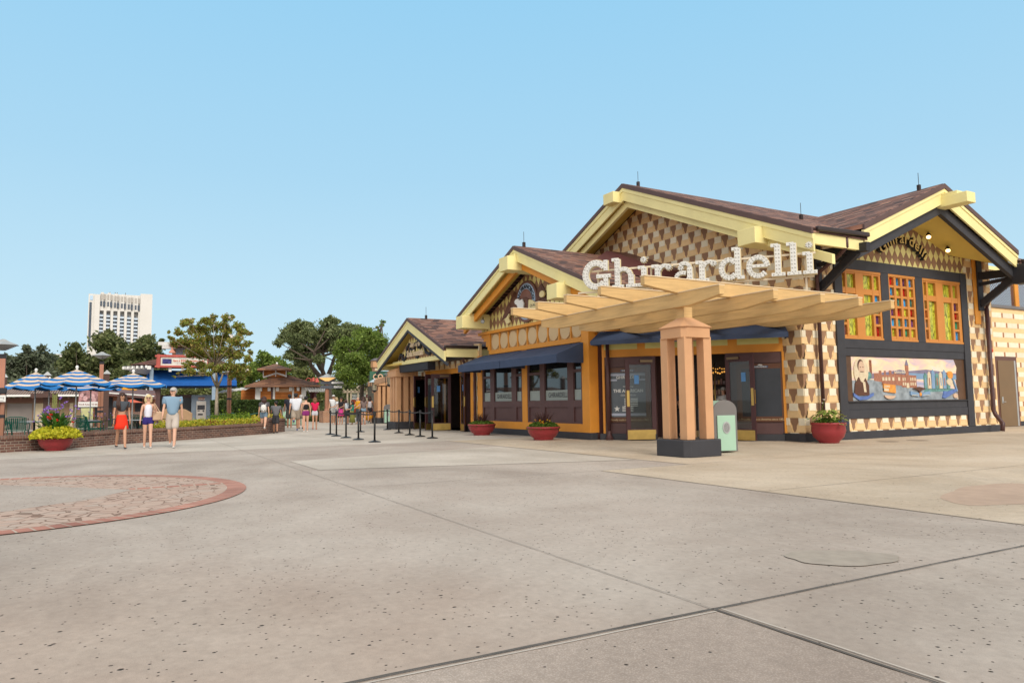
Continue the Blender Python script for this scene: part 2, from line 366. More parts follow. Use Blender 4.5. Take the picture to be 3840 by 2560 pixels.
def area(p): return abs(sum(p[i][0]*p[(i+1)%len(p)][1]-p[(i+1)%len(p)][0]*p[i][1] for i in range(len(p))))/2
def shingles(mb,F,region,u0,n=.0):
    """peach wall with raised cream boards and brown pointed boards; material slots 0 peach, 1 cream, 2 brown"""
    mb.mi=0; mb.prism(F,region,n-.12,n)
    us=[p[0] for p in region]; vs=[p[1] for p in region]; PI_=.605; RH=.4195
    r0=int((min(vs)-1.10)/RH)-1; r1=int((max(vs)-1.10)/RH)+1
    for r in range(r0,r1+1):
        zt=1.10+RH*r
        sh=PI_/2*(r%2)
        c0=int((min(us)-u0)/PI_)-2; c1=int((max(us)-u0)/PI_)+2
        for c in range(c0,c1+1):
            uc=u0+sh+c*PI_; j=random.uniform(-.006,.006)
            # lower peach board, proud at the bottom
            def put(mi,pts,a,b):
                q=clip(pts,region)
                if q and area(q)>2e-4: mb.mi=mi; mb.prism(F,q,a,b,back=False)
            x0,x1=uc+.07,uc+PI_-.07
            put(0,[(x0,zt+.012+j),(x1,zt+.012+j),(x1-.06,zt+.21),(x0+.06,zt+.21)],n,n+.014)
            put(1,[(uc+.155,zt+.205+j),(uc+PI_-.155,zt+.205+j),(uc+PI_-.155,zt+.412),(uc+.155,zt+.412)],n,n+.024)
            put(2,[(uc,zt),(uc+.062,zt+.1),(uc+.07,zt+.19),(uc+.14,zt+.3),(uc+.148,zt+.412),(uc-.148,zt+.412),(uc-.14,zt+.3),(uc-.07,zt+.19),(uc-.062,zt+.1)],n,n+.008)
def diamonds(mb,F,region,u0,z0,hh,n=0.,w=.302):
    mb.mi=0; mb.prism(F,region,n-.1,n)
    us=[p[0] for p in region]; vs=[p[1] for p in region]
    r0=int((min(vs)-z0)/hh)-2; r1=int((max(vs)-z0)/hh)+2
    for r in range(r0,r1):
        zc=z0+hh*r; sh=w/2*(r%2)
        if True:
            for c in range(int((min(us)-u0)/w)-2,int((max(us)-u0)/w)+2):
                if r%2==0 or True:
                    uc=u0+sh+c*w
                    if r%2==0: q=clip([(uc,zc-hh),(uc+w/2,zc),(uc,zc+hh),(uc-w/2,zc)],region); mb.mi=1
                    else: continue
                    if q and area(q)>1e-4: mb.prism(F,q,n,n+.012,back=False)
def text(mb,F,s,u,v,size,depth=.01,n=0.,align='CENTER',bold=0.,sx=1.,arc=None,spacing=1.):
    cu=bpy.data.curves.new('t','FONT'); cu.body=s; cu.size=size; cu.align_x=align; cu.offset=bold; cu.resolution_u=2; cu.space_character=spacing
    ob=bpy.data.objects.new('t',cu); COL.objects.link(ob); bpy.context.view_layer.update()
    me=ob.evaluated_get(bpy.context.evaluated_depsgraph_get()).to_mesh()
    vs=[(q.co.x*sx,q.co.y) for q in me.vertices]; fs=[tuple(p.vertices) for p in me.polygons]
    if arc: # (radius): bend along a circle centred below (u,v)
        rr=arc; vs=[((rr+y)*math.sin(x/rr),(rr+y)*math.cos(x/rr)) for x,y in vs]
    ed={}
    for f in fs:
        for i in range(len(f)):
            e=(f[i],f[(i+1)%len(f)]); ed[e]=1
    k=len(vs); pts=[F(u+x,v+y,n+depth) for x,y in vs]+[F(u+x,v+y,n) for x,y in vs]
    side=[(a,a+k,b+k,b) for (a,b) in ed if (b,a) not in ed]
    mb.add(pts,fs+side)
    ob.to_mesh_clear(); bpy.data.objects.remove(ob); bpy.data.curves.remove(cu)
def disc(F,u,v,r,n=24,ry=None,a0=0,a1=2*PI):
    ry=ry or r; return [(u+r*math.cos(a0+(a1-a0)*i/n),v+ry*math.sin(a0+(a1-a0)*i/n)) for i in range(n)]
# ================================================================ THE SHOP
shop=thing('shop_building','large tiled shop with yellow gables, peach shingle walls and a corner entrance','shop building',(-19,16,0))
# ---- base course
b=MB()
b.fb(FA,-26.72,-18.98,0,.225,-.2,.07)
b.fb(FC,-2.45,-.66,0,.2,-.2,.05); b.fb(FC,1.46,3.06,0,.2,-.2,.05)
b.fb(FG,-14.72,-13.9,0,.235,-.2,.065); b.fb(FB,17.2,27.3,0,.232,-.2,.06)
b.build('base',BLK,shop,bevel=.012)
# ---- long front: eagle section
b=MB()
b.fb(FA,-27.9,-19.06,0,3.12,-.25,-.06); b.fb(FA,-26.0,-19.06,3.12,4.12,-.25,-.06)      # backing wall
b.box(-19.3,-19.05,13.56,17.3,0,5.2)
b.build('front_wall',MAUVE,shop)
b=MB()
b.fb(FA,-19.44,-19.02,.225,3.60,-.3,.06); b.fb(FA,-23.37,-23.0,.5,3.17,-.05,.05); b.fb(FA,-27.1,-26.68,.02,3.17,-.05,.05); b.fb(FA,-27.82,-27.57,.02,2.9,-.05,.03)
b.fb(FA,-26.68,-19.44,.225,.5,-.05,.045)
b.fb(FA,-26.0,-19.44,3.17,3.335,-.05,.07); b.fb(FA,-26.86,-19.1,4.0,4.115,-.05,.13); b.fb(FA,-26.65,-25.9,3.87,4.0,-.05,.07); b.fb(FA,-26.45,-25.9,3.72,3.87,-.05,.07); b.fb(FA,-26.25,-25.9,3.5,3.72,-.05,.07); b.fb(FA,-26.1,-25.9,3.335,3.5,-.05,.07)
b.fb(FA,-19.38,-19.1,3.6,4.0,-.05,.07)
for i in range(8):
    u=-25.49+.724*(i+.5); b.fb(FA,u-.035,u+.035,3.335,4.0,-.05,.05)
b.build('orange_trim',ORG,shop,bevel=.008)
b=MB(); b.fb(FA,-25.9,-19.38,3.335,4.0,-.06,.0)
b.build('frieze_panel',mat('ochre_panel',(.45,.27,.10),.7),shop)
for i in range(9):
    b=MB(); b.prism(FA,disc(FA,-25.49+.724*i,3.655,.31,28,.315),0.001,.035); b.build('frieze_disc',DISC,shop,bevel=.006)
# windows of the long front
def shopwindow(u0,u1,a,a2,c,c2,txt):
    m=MB()
    for x0,x1 in ((u0,u0+.09),(a,a2),(c,c2),(u1-.09,u1)): m.fb(FA,x0,x1,.5,2.75,-.05,.03)
    for z0,z1,n in ((.5,.56,.02),(1.04,1.28,.025),(2.6,2.75,.02)): m.fb(FA,u0+.09,u1-.09,z0,z1,-.05,n)
    m.fb(FA,u0+.09,a,2.2,2.3,-.05,.02); m.fb(FA,c2,u1-.09,2.2,2.3,-.05,.02)
    m.fb(FA,u0+.09,u1-.09,.56,1.04,-.05,-.02)
    f=m.build('window',MAUVE,shop,bevel=.006)
    g=MB(); g.fb(FA,u0+.09,u1-.09,1.28,2.6,-.055,-.035); g.build('pane',GLASSD,f)
    g=MB(); g.fb(FA,u0+.09,a,1.28,1.63,-.03,-.027); g.fb(FA,a2,c,1.28,1.63,-.03,-.027); g.fb(FA,c2,u1-.09,1.28,1.63,-.03,-.027); g.build('frosted_strip',FROST,f)
    g=MB(); text(g,FA,'GHIRARDELLI',(a2+c)/2+.06,1.385,.24,.002,-.026,bold=.004,sx=.86); g.build('window_lettering',BLK2,f)
shopwindow(-26.68,-23.37,-25.99,-25.65,-24.22,-23.86,1)
shopwindow(-23.0,-19.44,-22.13,-21.81,-20.34,-19.99,1)
# navy awnings
def awning(F,u0,u1,ztop,zf,zb,nf,flare0=0,flare1=0,nb=.02):
    m=MB(); P=F
    A,B_,C,D=P(u0,ztop,nb),P(u1,ztop,nb),P(u1+flare1,zf,nf),P(u0-flare0,zf,nf)
    E_,G=P(u1+flare1,zb,nf),P(u0-flare0,zb,nf); H,I=P(u1,zb,nb),P(u0,zb,nb)
    # slightly sagging top
    k=8
    for i in range(k):
        t0,t1=i/k,(i+1)/k; q=lambda a,c,t:a.lerp(c,t)
        m.quad(q(D,C,t0),q(D,C,t1),q(A,B_,t1),q(A,B_,t0))
    m.quad(G,E_,C,D); m.add([C,E_,H,B_],[(0,1,2,3)]); m.add([D,A,I,G],[(0,1,2,3)])
    return m
awning(FA,-26.75,-23.17,3.16,2.74,2.475,1.1).build('awning',NAVY,shop)
awning(FA,-23.12,-19.32,3.16,2.74,2.475,1.1).build('awning',NAVY,shop)
m=awning(FC,-2.38,3.16,3.46,3.09,2.97,.85,.12,.12); m.build('awning',NAVY,shop)
# ---- entrance
b=MB(); b.fb(FC,-2.35,3.32,2.62,3.5,-.3,0); b.fb(FC,-2.35,-2.27,.2,2.62,-.3,0); b.fb(FC,3.06,3.31,.2,2.62,-.3,.02)
b.build('entrance_wall',ORG,shop,bevel=.01)
b=MB()
for a_,c_ in ((-2.27,-1.2),(-.95,.15),(.42,1.55),(1.82,3.0)): b.fb(FC,a_,c_,2.86,3.05,-.1,.012)
b.build('transom_panel',mat('pale_yellow_panel',(.62,.56,.20),.5),shop)
for k,(s0,s1) in enumerate(((-2.27,-.66),(1.46,3.06))):
    m=MB(); m.fb(FC,s0,s1,2.3,2.62,-.25,-.02); m.fb(FC,s0,s1,.2,.53,-.25,-.02); m.fb(FC,s0,s1,.53,2.3,-.25,-.06); m.fb(FC,s1-.08,s1,.53,2.3,-.06,-.02)
    f=m.build('side_panel',MAUVE,shop,bevel=.006)
    p0=s0+.1 if k==0 else s0+.35
    m=MB(); m.fb(FC,p0-.04,p0+1.36,.56,2.28,-.06,.0); pf=m.build('poster_frame',mat('poster_frame_brown',(.12,.045,.02),.4),f)
    m=MB(); m.fb(FC,p0+.1,p0+1.2,.72,2.13,0.0,.004); m.build('poster_glass',mat('poster_slate_%d'%k,(.10,.12,.14) if k==0 else (.03,.035,.045),.25,.3,1.2),f)
    m=MB(); text(m,FC,'~ Proudly made in America since 1852 ~',p0+.66,.61,.082,.002,.001); m.build('poster_motto',mat('cream_ink',(.65,.50,.28),.6),f)
    m=MB(); m.fb(FC,p0+.42,p0+.86,2.155,2.215,0,.004); m.build('logo_strip',mat('logo_blue',(.05,.09,.18),.5),f)
    m=MB(); text(m,FC,'GHIRARDELLI',p0+.64,2.165,.06,.002,.005,bold=.001); m.prism(FC,disc(FC,p0+.64,2.225,.07,14,.035,0,PI),.001,.004); m.build('logo_lettering',WHITE,f)
    if k==0:
        m=MB(); m.fb(FC,p0+.1,p0+1.2,2.02,2.09,.004,.006); m.fb(FC,p0+.1,p0+.3,1.86,1.92,.004,.006); m.fb(FC,p0+1.0,p0+1.2,1.86,1.92,.004,.006); m.fb(FC,p0+.1,p0+1.2,.76,.84,.004,.006); m.build('poster_stripes',mat('pale_lilac_print',(.42,.45,.55),.5),f)
        m=MB(); text(m,FC,'GHIRARDELLI',p0+.65,1.93,.125,.002,.005,bold=.002); text(m,FC,'THE AMERICAN',p0+.65,1.5,.135,.002,.005,bold=.004); text(m,FC,'COLLECTION',p0+.65,1.38,.08,.002,.005); text(m,FC,'Introducing',p0+.65,1.66,.07,.002,.005)
        for z in np.arange(1.06,1.29,.055): m.fb(FC,p0+.52,p0+.95,z,z+.026,.004,.006)
        for z in np.arange(.9,1.04,.045): m.fb(FC,p0+.45,p0+.8,z,z+.022,.004,.006)
        m.prism(FC,[(p0+.28+.1*math.cos(PI/2+i*PI/5)*(1 if i%2==0 else .42),.98+.1*math.sin(PI/2+i*PI/5)*(1 if i%2==0 else .42)) for i in range(10)],.004,.006)
        m.build('poster_print',WHITE,f)
# dark room behind the doors
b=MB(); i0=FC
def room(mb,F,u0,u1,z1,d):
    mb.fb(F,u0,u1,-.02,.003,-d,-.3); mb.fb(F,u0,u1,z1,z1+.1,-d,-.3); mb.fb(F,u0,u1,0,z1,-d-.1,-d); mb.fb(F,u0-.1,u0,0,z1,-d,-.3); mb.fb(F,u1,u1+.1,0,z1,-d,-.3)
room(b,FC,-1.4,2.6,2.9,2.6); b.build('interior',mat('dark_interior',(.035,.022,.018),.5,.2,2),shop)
m=MB()
for z in (.6,1.0,1.35,1.7): m.fb(FC,.3,2.5,z,z+.04,-2.55,-2.2)
sh=m.build('interior_shelf',DKWOOD,shop)
m=MB()
for z in (.64,1.04,1.39,1.74):
    for i in range(26):
        u=.35+i*.083; m.fb(FC,u,u+.06,z,z+random.uniform(.1,.2),-2.45,-2.3)
m.build('packets',leafmat('sweet_packets',[(.5,.03,.02),(.6,.35,.05),(.1,.05,.3),(.5,.4,.3),(.3,.02,.02)],.3,0),sh)
m=MB()
for i in range(22):
    u=.9+i*.07; m.prism(FC,disc(FC,u,2.12+.03*math.sin(i*1.7),.03,8),-2.1,-2.09)
    m.prism(FC,disc(FC,u,2.25+.02*math.cos(i*2.1),.022,6),-2.1,-2.09)
m.build('lit_valance',emis('amber_valance',(1,.45,.08),.8),shop)
m=MB(); m.tube([FC(1.02,0,-1.2),FC(1.02,2.4,-1.2)],.022); m.build('brass_pole',BRASS,shop,smooth=True)
# swing doors
def leaf(F,hinge,ang,side,wd,h=2.55,hz=.03,sticker=True,n0=.0,col=DOORC):
    """a glazed leaf hinged at u=hinge; ang = degrees opened outward; side=+1 leaf spans to +u when closed"""
    hp=F(hinge,0,n0); U=(F(1,0,0)-F(0,0,0)); N=(F(0,0,1)-F(0,0,0)); a=R(ang)
    d=U*side*math.cos(a)+N*math.sin(a); nn=d.cross(Vector((0,0,1)))
    L=lambda u,v,n: hp+d*u+Vector((0,0,v))+nn*n
    m=MB(); m.fb(L,0,.14,hz,h,-.022,.022); m.fb(L,wd-.14,wd,hz,h,-.022,.022); m.fb(L,.14,wd-.14,h-.2,h,-.022,.022); m.fb(L,.14,wd-.14,hz,.36,-.022,.022)
    o=m.build('door',col,shop,bevel=.005)
    g=MB(); g.fb(L,.14,wd-.14,.36,h-.2,-.004,.004); g.build('pane',GLASS,o)
    g=MB(); g.fb(L,.03,wd-.03,hz+.01,.33,.023,.028); g.fb(L,.03,wd-.03,hz+.01,.33,-.028,-.023); g.build('kick_plate',BRASS,o)
    g=MB(); g.fb(L,wd-.115,wd-.03,1.05,1.55,.023,.028); g.fb(L,wd-.115,wd-.03,1.05,1.55,-.028,-.023); g.fb(L,wd,wd+.003,1.1,1.5,-.02,.02); g.build('push_plate',BRASS,o)
    g=MB(); g.fb(L,.1,.5,h-.13,h-.06,.023,.08); g.fb(L,.1,.5,h-.13,h-.06,-.08,-.023); g.build('door_closer',mat('bronze_closer',(.2,.14,.08),.4,metal=.6),o)
    if sticker:
        g=MB(); g.fb(L,wd*.55,wd*.55+.15,1.75,2.02,.005,.007); g.fb(L,wd*.55,wd*.55+.15,1.75,2.02,-.007,-.005); g.build('blue_notice',BLUESIGN,o)
    return o
leaf(FC,-.66,150,1,.97); leaf(FC,1.46,150,-1,.97)
# ---- soda section (low gable), X -33.2 .. -26.9
b=MB(); rg=[(-33.1,2.78),(-27.0,2.78),(-27.0,3.7),(-33.1,3.7)]
shingles(b,FA,rg,-32.4,0.0); b.build('shingle_wall',[PEACH,CREAM,BRN],shop)
b=MB(); b.fb(FA,-33.1,-32.85,.2,2.78,-.1,0)
b2=MB(); shingles(b2,FA,[(-33.4,.23),(-32.87,.23),(-32.87,2.78),(-33.4,2.78)],-32.9,.01); b2.build('shingle_wall',[PEACH,CREAM,BRN],shop)
b2=MB(); shingles(b2,FA,[(-27.57,.23),(-27.1,.23),(-27.1,3.1),(-27.57,3.1)],-27.4,-.01); b2.build('shingle_wall',[PEACH,CREAM,BRN],shop)
b=MB(); b.fb(FA,-32.86,-28.7,2.56,2.78,-.1,.03); b.fb(FA,-28.85,-28.62,0.02,2.56,-.1,.03); b.fb(FA,-30.86,-30.7,0.02,2.56,-.1,.03); b.build('orange_trim',ORG,shop)
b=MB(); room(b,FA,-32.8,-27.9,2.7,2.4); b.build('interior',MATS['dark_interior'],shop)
leaf(FA,-32.75,60,1,1.0); leaf(FA,-30.72,100,-1,1.0); leaf(FA,-29.9,75,-1,.9); leaf(FA,-28.85,15,1,.86)
m=MB(); m.fb(FA,-28.62,-27.6,0.0,2.56,-.3,-.1); m.build('door_surround',DOORC,shop)
m=MB(); m.fb(FA,-28.6,-27.8,0.0,.25,-.1,.02); m.build('threshold_panel',BLK,shop)
# gable face of the soda section
b=MB(); FS=frame((0,12.35,0),(1,0,0),(0,-1,0))
diamonds(b,FS,[(-33.7,3.28),(-29.1,3.28),(-31.35,4.62),(-31.45,4.62)],-31.3,3.4,.24,0,.3)
b.build('gable_panel',[MATS['diamond_yellow_paint'],BRN],shop)
m=MB(); m.fb(FS,-34.3,-28.5,3.1,3.29,-.2,.04); m.build('yellow_beam',YEL,shop,bevel=.01)
m=MB(); m.fb(FS,-33.5,-29.9,2.74,3.1,-.4,-.02); m.build('dark_beam',BLK2,shop,bevel=.01)
# ---- gable walls
def rake_poly(xc,zc,sl,u0,u1,zb,drop): return [(u0,zb),(u1,zb),(u1,max(zb+.01,zc-drop-sl*abs(u1-xc))),(xc,zc-drop),(u0,max(zb+.01,zc-drop-sl*abs(u0-xc)))]
b=MB(); diamonds(b,FA,rake_poly(-22.3,6.85,.415,-26.75,-17.9,4.12,.55),-25.61,4.415,.255,0.)
b.build('diamond_gable_wall',[MATS['diamond_yellow_paint'],BRN],shop)
b=MB(); shingles(b,FG,[(-27.9,3.6),(-13.95,3.6),(-13.95,6.0),(-20.4,8.74),(-27.9,5.55)],-19.14,0)
b.build('shingle_wall',[PEACH,CREAM,BRN],shop)
b=MB(); shingles(b,FG,[(-14.75,.235),(-13.95,.235),(-13.95,3.6),(-14.75,3.6)],-14.32,0.002); b.build('shingle_wall',[PEACH,CREAM,BRN],shop)
# right-hand front
UB=17.61
b=MB(); shingles(b,FB,[(17.3,.232),(18.82,.232),(18.82,6.05),(17.3,6.05)],UB); b.build('shingle_wall',[PEACH,CREAM,BRN],shop)
b=MB(); shingles(b,FB,[(25.7,.232),(27.27,.232),(27.27,6.3),(25.7,6.3)],UB-.05); b.build('shingle_wall',[PEACH,CREAM,BRN],shop)
b=MB(); shingles(b,FB,[(19.1,.232),(25.45,.232),(25.45,.64),(19.1,.64)],UB-.02,.002); b.build('shingle_wall',[PEACH,CREAM,BRN],shop)
b=MB(); diamonds(b,FB,[(18.82,5.4),(25.72,5.4),(25.72,6.02),(18.82,6.02)],21.6,5.48+.215,.24,.001,.302); diamonds(b,FB,[(19.7,6.02),(25.0,6.02),(22.6,6.86),(22.2,6.86)],21.6,5.48+.215,.24,.001,.302)
b.build('diamond_gable_wall',[MATS['diamond_yellow_paint'],BRN],shop)
m=MB(); m.box(-15.9,-13.97,27.25,27.4,0,6); m.box(-20.0,-14.1,17.42,27.25,0,.2); m.build('end_wall',PEACH,shop)
# charcoal timber frame
m=MB(); m.fb(FB,18.79,19.14,.232,5.45,-.1,.07); m.fb(FB,25.4,25.76,.232,5.45,-.1,.07); m.fb(FB,19.14,25.4,5.13,5.45,-.1,.055)
m.fb(FB,19.14,25.4,2.72,2.995,-.1,.05); m.fb(FB,19.14,25.4,2.485,2.72,-.1,.035); m.fb(FB,19.14,25.4,.61,.87,-.1,.05); m.fb(FB,19.14,25.4,.87,1.10,-.1,.035)
m.fb(FB,21.04,21.43,2.995,5.13,-.1,.05); m.fb(FB,22.83,23.23,2.995,5.13,-.1,.05); m.fb(FB,17.95,18.22,4.3,6.0,0.036,.09)
m.fb(FB,19.14,25.4,1.1,1.13,-.1,.09)
m.build('timber_frame',BLK,shop,bevel=.01)
m=MB(); m.fb(FB,26.2,26.52,3.73,6.1,.036,.07); m.build('orange_board',ORG,shop)
m=MB(); m.fb(FB,26.38,26.7,4.2,6.1,.07,.12)
for y in (18.08,26.52):
    m.beam(FB(y,5.42,0),FB(y,5.36,1.7),.16,.26); m.beam(FB(y,4.42,.1),FB(y,5.3,1.35),.15,.24); m.beam(FB(y,5.12,.05),FB(y,5.2,1.2),.1,.12)
m.fb(FB,26.3,26.75,4.95,5.6,1.25,2.05)
m.build('roof_bracket',BLK2,shop,bevel=.015)
# stained glass windows
SG=[('r',(.35,.012,.01)),('b',(.03,.22,.45)),('p',(.09,.03,.10)),('g',(.02,.17,.09)),('y',(.35,.36,.02)),('t',(.05,.22,.18))]
def sgmat(k,c):
    m_,t,bb=nodes('stained_glass_'+k); tc=t.nodes.new('ShaderNodeTexCoord'); mp=t.nodes.new('ShaderNodeMapping'); mp.inputs['Scale'].default_value=(9,3.2,3)
    n=t.nodes.new('ShaderNodeTexNoise'); n.inputs['Scale'].default_value=1; n.inputs['Detail'].default_value=4; n.inputs['Distortion'].default_value=2.2
    t.links.new(tc.outputs['UV'],mp.inputs[0]); t.links.new(mp.outputs[0],n.inputs['Vector'])
    hi=(.62,.62,.06) if k=='y' else mul(c,1.9); lo=(.13,.13,.01) if k=='y' else mul(c,.35)
    r=ramp(t,[(.36,lo),(.62,hi)]); t.links.new(n.outputs[0],r.inputs[0]); t.links.new(r.outputs[0],bb.inputs['Base Color']); bb.inputs['Roughness'].default_value=.12
    return m_
SGM=[sgmat(k,c) for k,c in SG]; SI={k:i for i,(k,c) in enumerate(SG)}
WOODW=mat('amber_window_wood',(.56,.225,.045),.5,.06,2)
def stained(y0,y1,cells):
    F=FB; m=MB(); g=MB(); us=sorted(cells,key=lambda c:(c[0],c[2]))
    m.fb(F,y0,y1,3.0,5.125,-.12,-.10)
    # frame bars = everything that is not a cell: build as boxes around each cell column
    cols={}
    for (a,c,z0,z1,k) in cells: cols.setdefault((a,c),[]).append((z0,z1,k))
    xs=sorted(cols); prev=y0
    for (a,c) in xs:
        m.fb(F,prev,a,3.0,5.125,-.10,.03); prev=c
        zz=3.0
        for (z0,z1,k) in sorted(cols[(a,c)]):
            m.fb(F,a,c,zz,z0,-.10,.022); zz=z1
            g.mi=SI[k]; g.fb(F,a,c,z0,z1,-.10,-.05)
        m.fb(F,a,c,zz,5.125,-.10,.022)
    m.fb(F,prev,y1,3.0,5.125,-.10,.03)
    o=m.build('window',WOODW,shop,bevel=.006); g.build('stained_glass',SGM,o)
    b3=MB(); b3.fb(F,y0,y1,4.99+.06,5.125,.03,.045); b3.fb(F,y0,y1,3.0,3.06,.03,.05); b3.build('window_frame',WOODW,o)
sm=[(3.12,3.42),(3.5,3.76),(3.82,4.06),(4.12,4.39)]
def casement(o,na,nb):
    c=[]
    for (a,e) in ((.05,.18),(1.56,1.80)):
        c.append((o+a,o+e,4.57,5.0,'y'))
        ks=na if a<1 else nb
        for (z0,z1),k in zip(sm,ks): c.append((o+a,o+e,z0,z1,k))
    for (a,e) in ((.27,.66),(1.04,1.46)): c.append((o+a,o+e,4.57,5.0,'y')); c.append((o+a,o+e,3.12,4.39,'y'))
    return c
stained(19.14,21.04,casement(19.15,'pgrb','rpgb')); stained(23.23,25.4,[(a*1.13-3.06+.02 if False else 23.28+(a-23.28)*1.1,23.28+(e-23.28)*1.1,z0,z1,k) for a,e,z0,z1,k in casement(23.26,'pbrg','bgrp')])
g4=['rbpb','byry','gtbt','pryr','btbp','ypgy']
cells=[]
for r in range(6):
    for c in range(4):
        a=21.50+c*.335; z1=5.03-r*.326; cells.append((a,a+.225,z1-.25,z1,g4[r][c]))
stained(21.43,22.83,cells)
# mural
m=MB(); m.fb(FB,19.14,25.4,1.13,2.485,-.1,.0); mur=m.build('mural',mat('mural_brown',(.10,.05,.025),.5,.3,2),shop)
def skym():
    m_,t,bb=nodes('mural_sunset_sky'); tc=t.nodes.new('ShaderNodeTexCoord'); mp=t.nodes.new('ShaderNodeMapping'); mp.inputs['Scale'].default_value=(.5,1.6,1); n=t.nodes.new('ShaderNodeTexNoise')
    n.inputs['Scale'].default_value=1.3; n.inputs['Detail'].default_value=7; n.inputs['Distortion'].default_value=1.2
    t.links.new(tc.outputs['UV'],mp.inputs[0]); t.links.new(mp.outputs[0],n.inputs['Vector'])
    r=ramp(t,[(.30,(.22,.30,.50)),(.38,(.50,.45,.55)),(.47,(.72,.52,.50)),(.55,(.84,.66,.42)),(.63,(.80,.70,.55)),(.74,(.50,.55,.66))]); t.links.new(n.outputs[0],r.inputs[0]); t.links.new(r.outputs[0],bb.inputs['Base Color']); bb.inputs['Roughness'].default_value=.5; return m_
MUR=[skym(),mat('mural_water_grey',(.27,.31,.34),.5,.45,4),mat('mural_brick_red',(.36,.15,.09),.5,.35,14),mat('mural_cream',(.66,.55,.38),.5,.15,8),mat('mural_slate_hills',(.20,.18,.26),.5,.2,3),
     mat('mural_teal',(.12,.26,.24),.5,.4,8),mat('mural_blue_ribbon',(.10,.17,.42),.5,.25,6),mat('mural_portrait_sepia',(.10,.04,.022),.5,.2,5),mat('mural_skin',(.62,.43,.30),.5,.1,5),mat('mural_orange_bird',(.75,.30,.05),.5,.3,9),mat('mural_bay_blue',(.20,.32,.48),.5,.15,3)]
g=MB(); lay=[0.]
def P_(mi,pts,inc=.0006):
    lay[0]+=inc; g.mi=mi; g.prism(FB,pts,0.0,lay[0],back=False)
P_(0,[(19.45,1.14),(24.95,1.14),(24.85,1.8),(24.95,2.2),(24.8,2.47),(19.45,2.47)])
P_(4,[(20.2,1.95),(21.2,2.02),(21.8,2.1),(22.3,2.06),(23.2,2.12),(24.2,2.05),(24.9,2.0),(24.9,1.85),(20.2,1.8)]); P_(10,[(22.1,2.0),(24.9,1.95),(24.9,1.8),(22.1,1.8)])
P_(1,[(19.45,1.14),(24.9,1.14),(24.9,1.5),(23.4,1.45),(22.4,1.62),(20.4,1.78),(19.45,1.75)])
P_(5,[(23.1,1.5),(24.7,1.5),(24.6,1.42),(23.0,1.38)])
for (a,c,h) in ((20.5,20.85,1.98),(20.75,20.88,2.06),(21.0,21.1,2.06),(21.25,21.38,2.07),(20.85,21.3,1.93),(21.3,21.9,1.96),(21.5,21.62,2.03)): P_(2,[(a,1.75-.12*(a-20.5)),(c,1.75-.12*(c-20.5)),(c,h),(a,h)])
for a in (20.9,21.05,21.2,21.4,21.7): P_(3,[(a,1.75),(a+.1,1.75),(a+.1,1.86),(a,1.86)])
P_(2,[(21.88,1.55),(22.65,1.52),(22.65,1.92),(21.88,1.95)])
for a in (21.92,22.02,22.32,22.42,22.54):
    for z in (1.6,1.75): P_(3,[(a,z),(a+.06,z),(a+.06,z+.1),(a,z+.1)])
P_(2,[(22.09,1.55),(22.25,1.55),(22.25,2.24),(22.09,2.24)]); P_(4,[(22.08,2.24),(22.26,2.24),(22.17,2.42)]); P_(3,[(22.1,1.52),(22.24,1.52),(22.24,1.68),(22.1,1.68)])
for i,a in enumerate(np.arange(23.05,24.35,.21)): P_([5,3,10,5,3,10,5][i%7],[(a,1.5),(a+.17,1.5),(a+.17,1.92+.05*(i%3)),(a+.085,2.02+.05*(i%3)),(a,1.92+.05*(i%3))]); P_(2 if i%2 else 10,[(a+.05,1.6),(a+.11,1.6),(a+.11,1.85),(a+.05,1.85)])
for u in (20.3,20.36): P_(2,[(u,1.85),(u+.022,1.85),(u+.022,2.38),(u,2.38)])
for z in (1.95,2.1,2.25,2.35): P_(2,[(20.3,z),(20.38,z),(20.38,z+.015),(20.3,z+.015)])
P_(5,disc(FB,20.2,1.9,.16,12,.12)); P_(3,disc(FB,19.86,2.02,.34,24,.42)); P_(7,[(19.5,1.3),(20.2,1.3),(20.2,1.6),(20.05,1.82),(19.7,1.85),(19.55,1.65)]); P_(7,disc(FB,19.84,2.2,.155,18,.19)); P_(8,disc(FB,19.88,2.12,.145,18,.22)); P_(7,[(19.8,2.16),(19.86,2.17),(19.86,2.145),(19.8,2.14)]); P_(7,[(19.92,2.17),(19.98,2.16),(19.98,2.14),(19.92,2.145)]); P_(7,[(19.8,2.03),(19.98,2.03),(19.96,2.0),(19.82,2.0)]); P_(3,[(19.76,2.0),(20.0,2.0),(20.03,1.85),(19.92,1.68),(19.82,1.72),(19.74,1.85)]); 
P_(3,[(19.95,1.4),(20.06,1.4),(20.02,1.7),(19.9,1.75)])
P_(6,[(19.45,1.38),(19.7,1.26),(20.1,1.28),(20.4,1.38),(20.4,1.3),(20.1,1.18),(19.7,1.16),(19.45,1.28)]); P_(6,[(24.0,1.2),(24.15,1.18),(24.85,1.42),(24.85,1.5),(24.3,1.4),(24.1,1.42)])
P_(8,disc(FB,24.75,1.26,.13,12,.08)); P_(9,disc(FB,24.5,1.95,.16,16,.13)); P_(10,[(24.6,1.85),(24.68,1.85),(24.9,1.4),(24.85,1.4)]); P_(3,disc(FB,24.45,1.72,.16,16,.12))
P_(9,[(20.9,1.42),(21.5,1.36),(21.5,1.62),(20.9,1.66)]); P_(3,[(20.9,1.44),(21.15,1.42),(21.15,1.5),(20.9,1.52)]); 
for a in (20.93,21.0,21.07,21.14): P_(3,[(a,1.54),(a+.05,1.54),(a+.05,1.6),(a,1.61)])
P_(2,[(20.85,1.66),(21.55,1.61),(21.35,1.7),(20.95,1.73)]); P_(8,disc(FB,21.2,1.3,.28,16,.12,PI,2*PI))
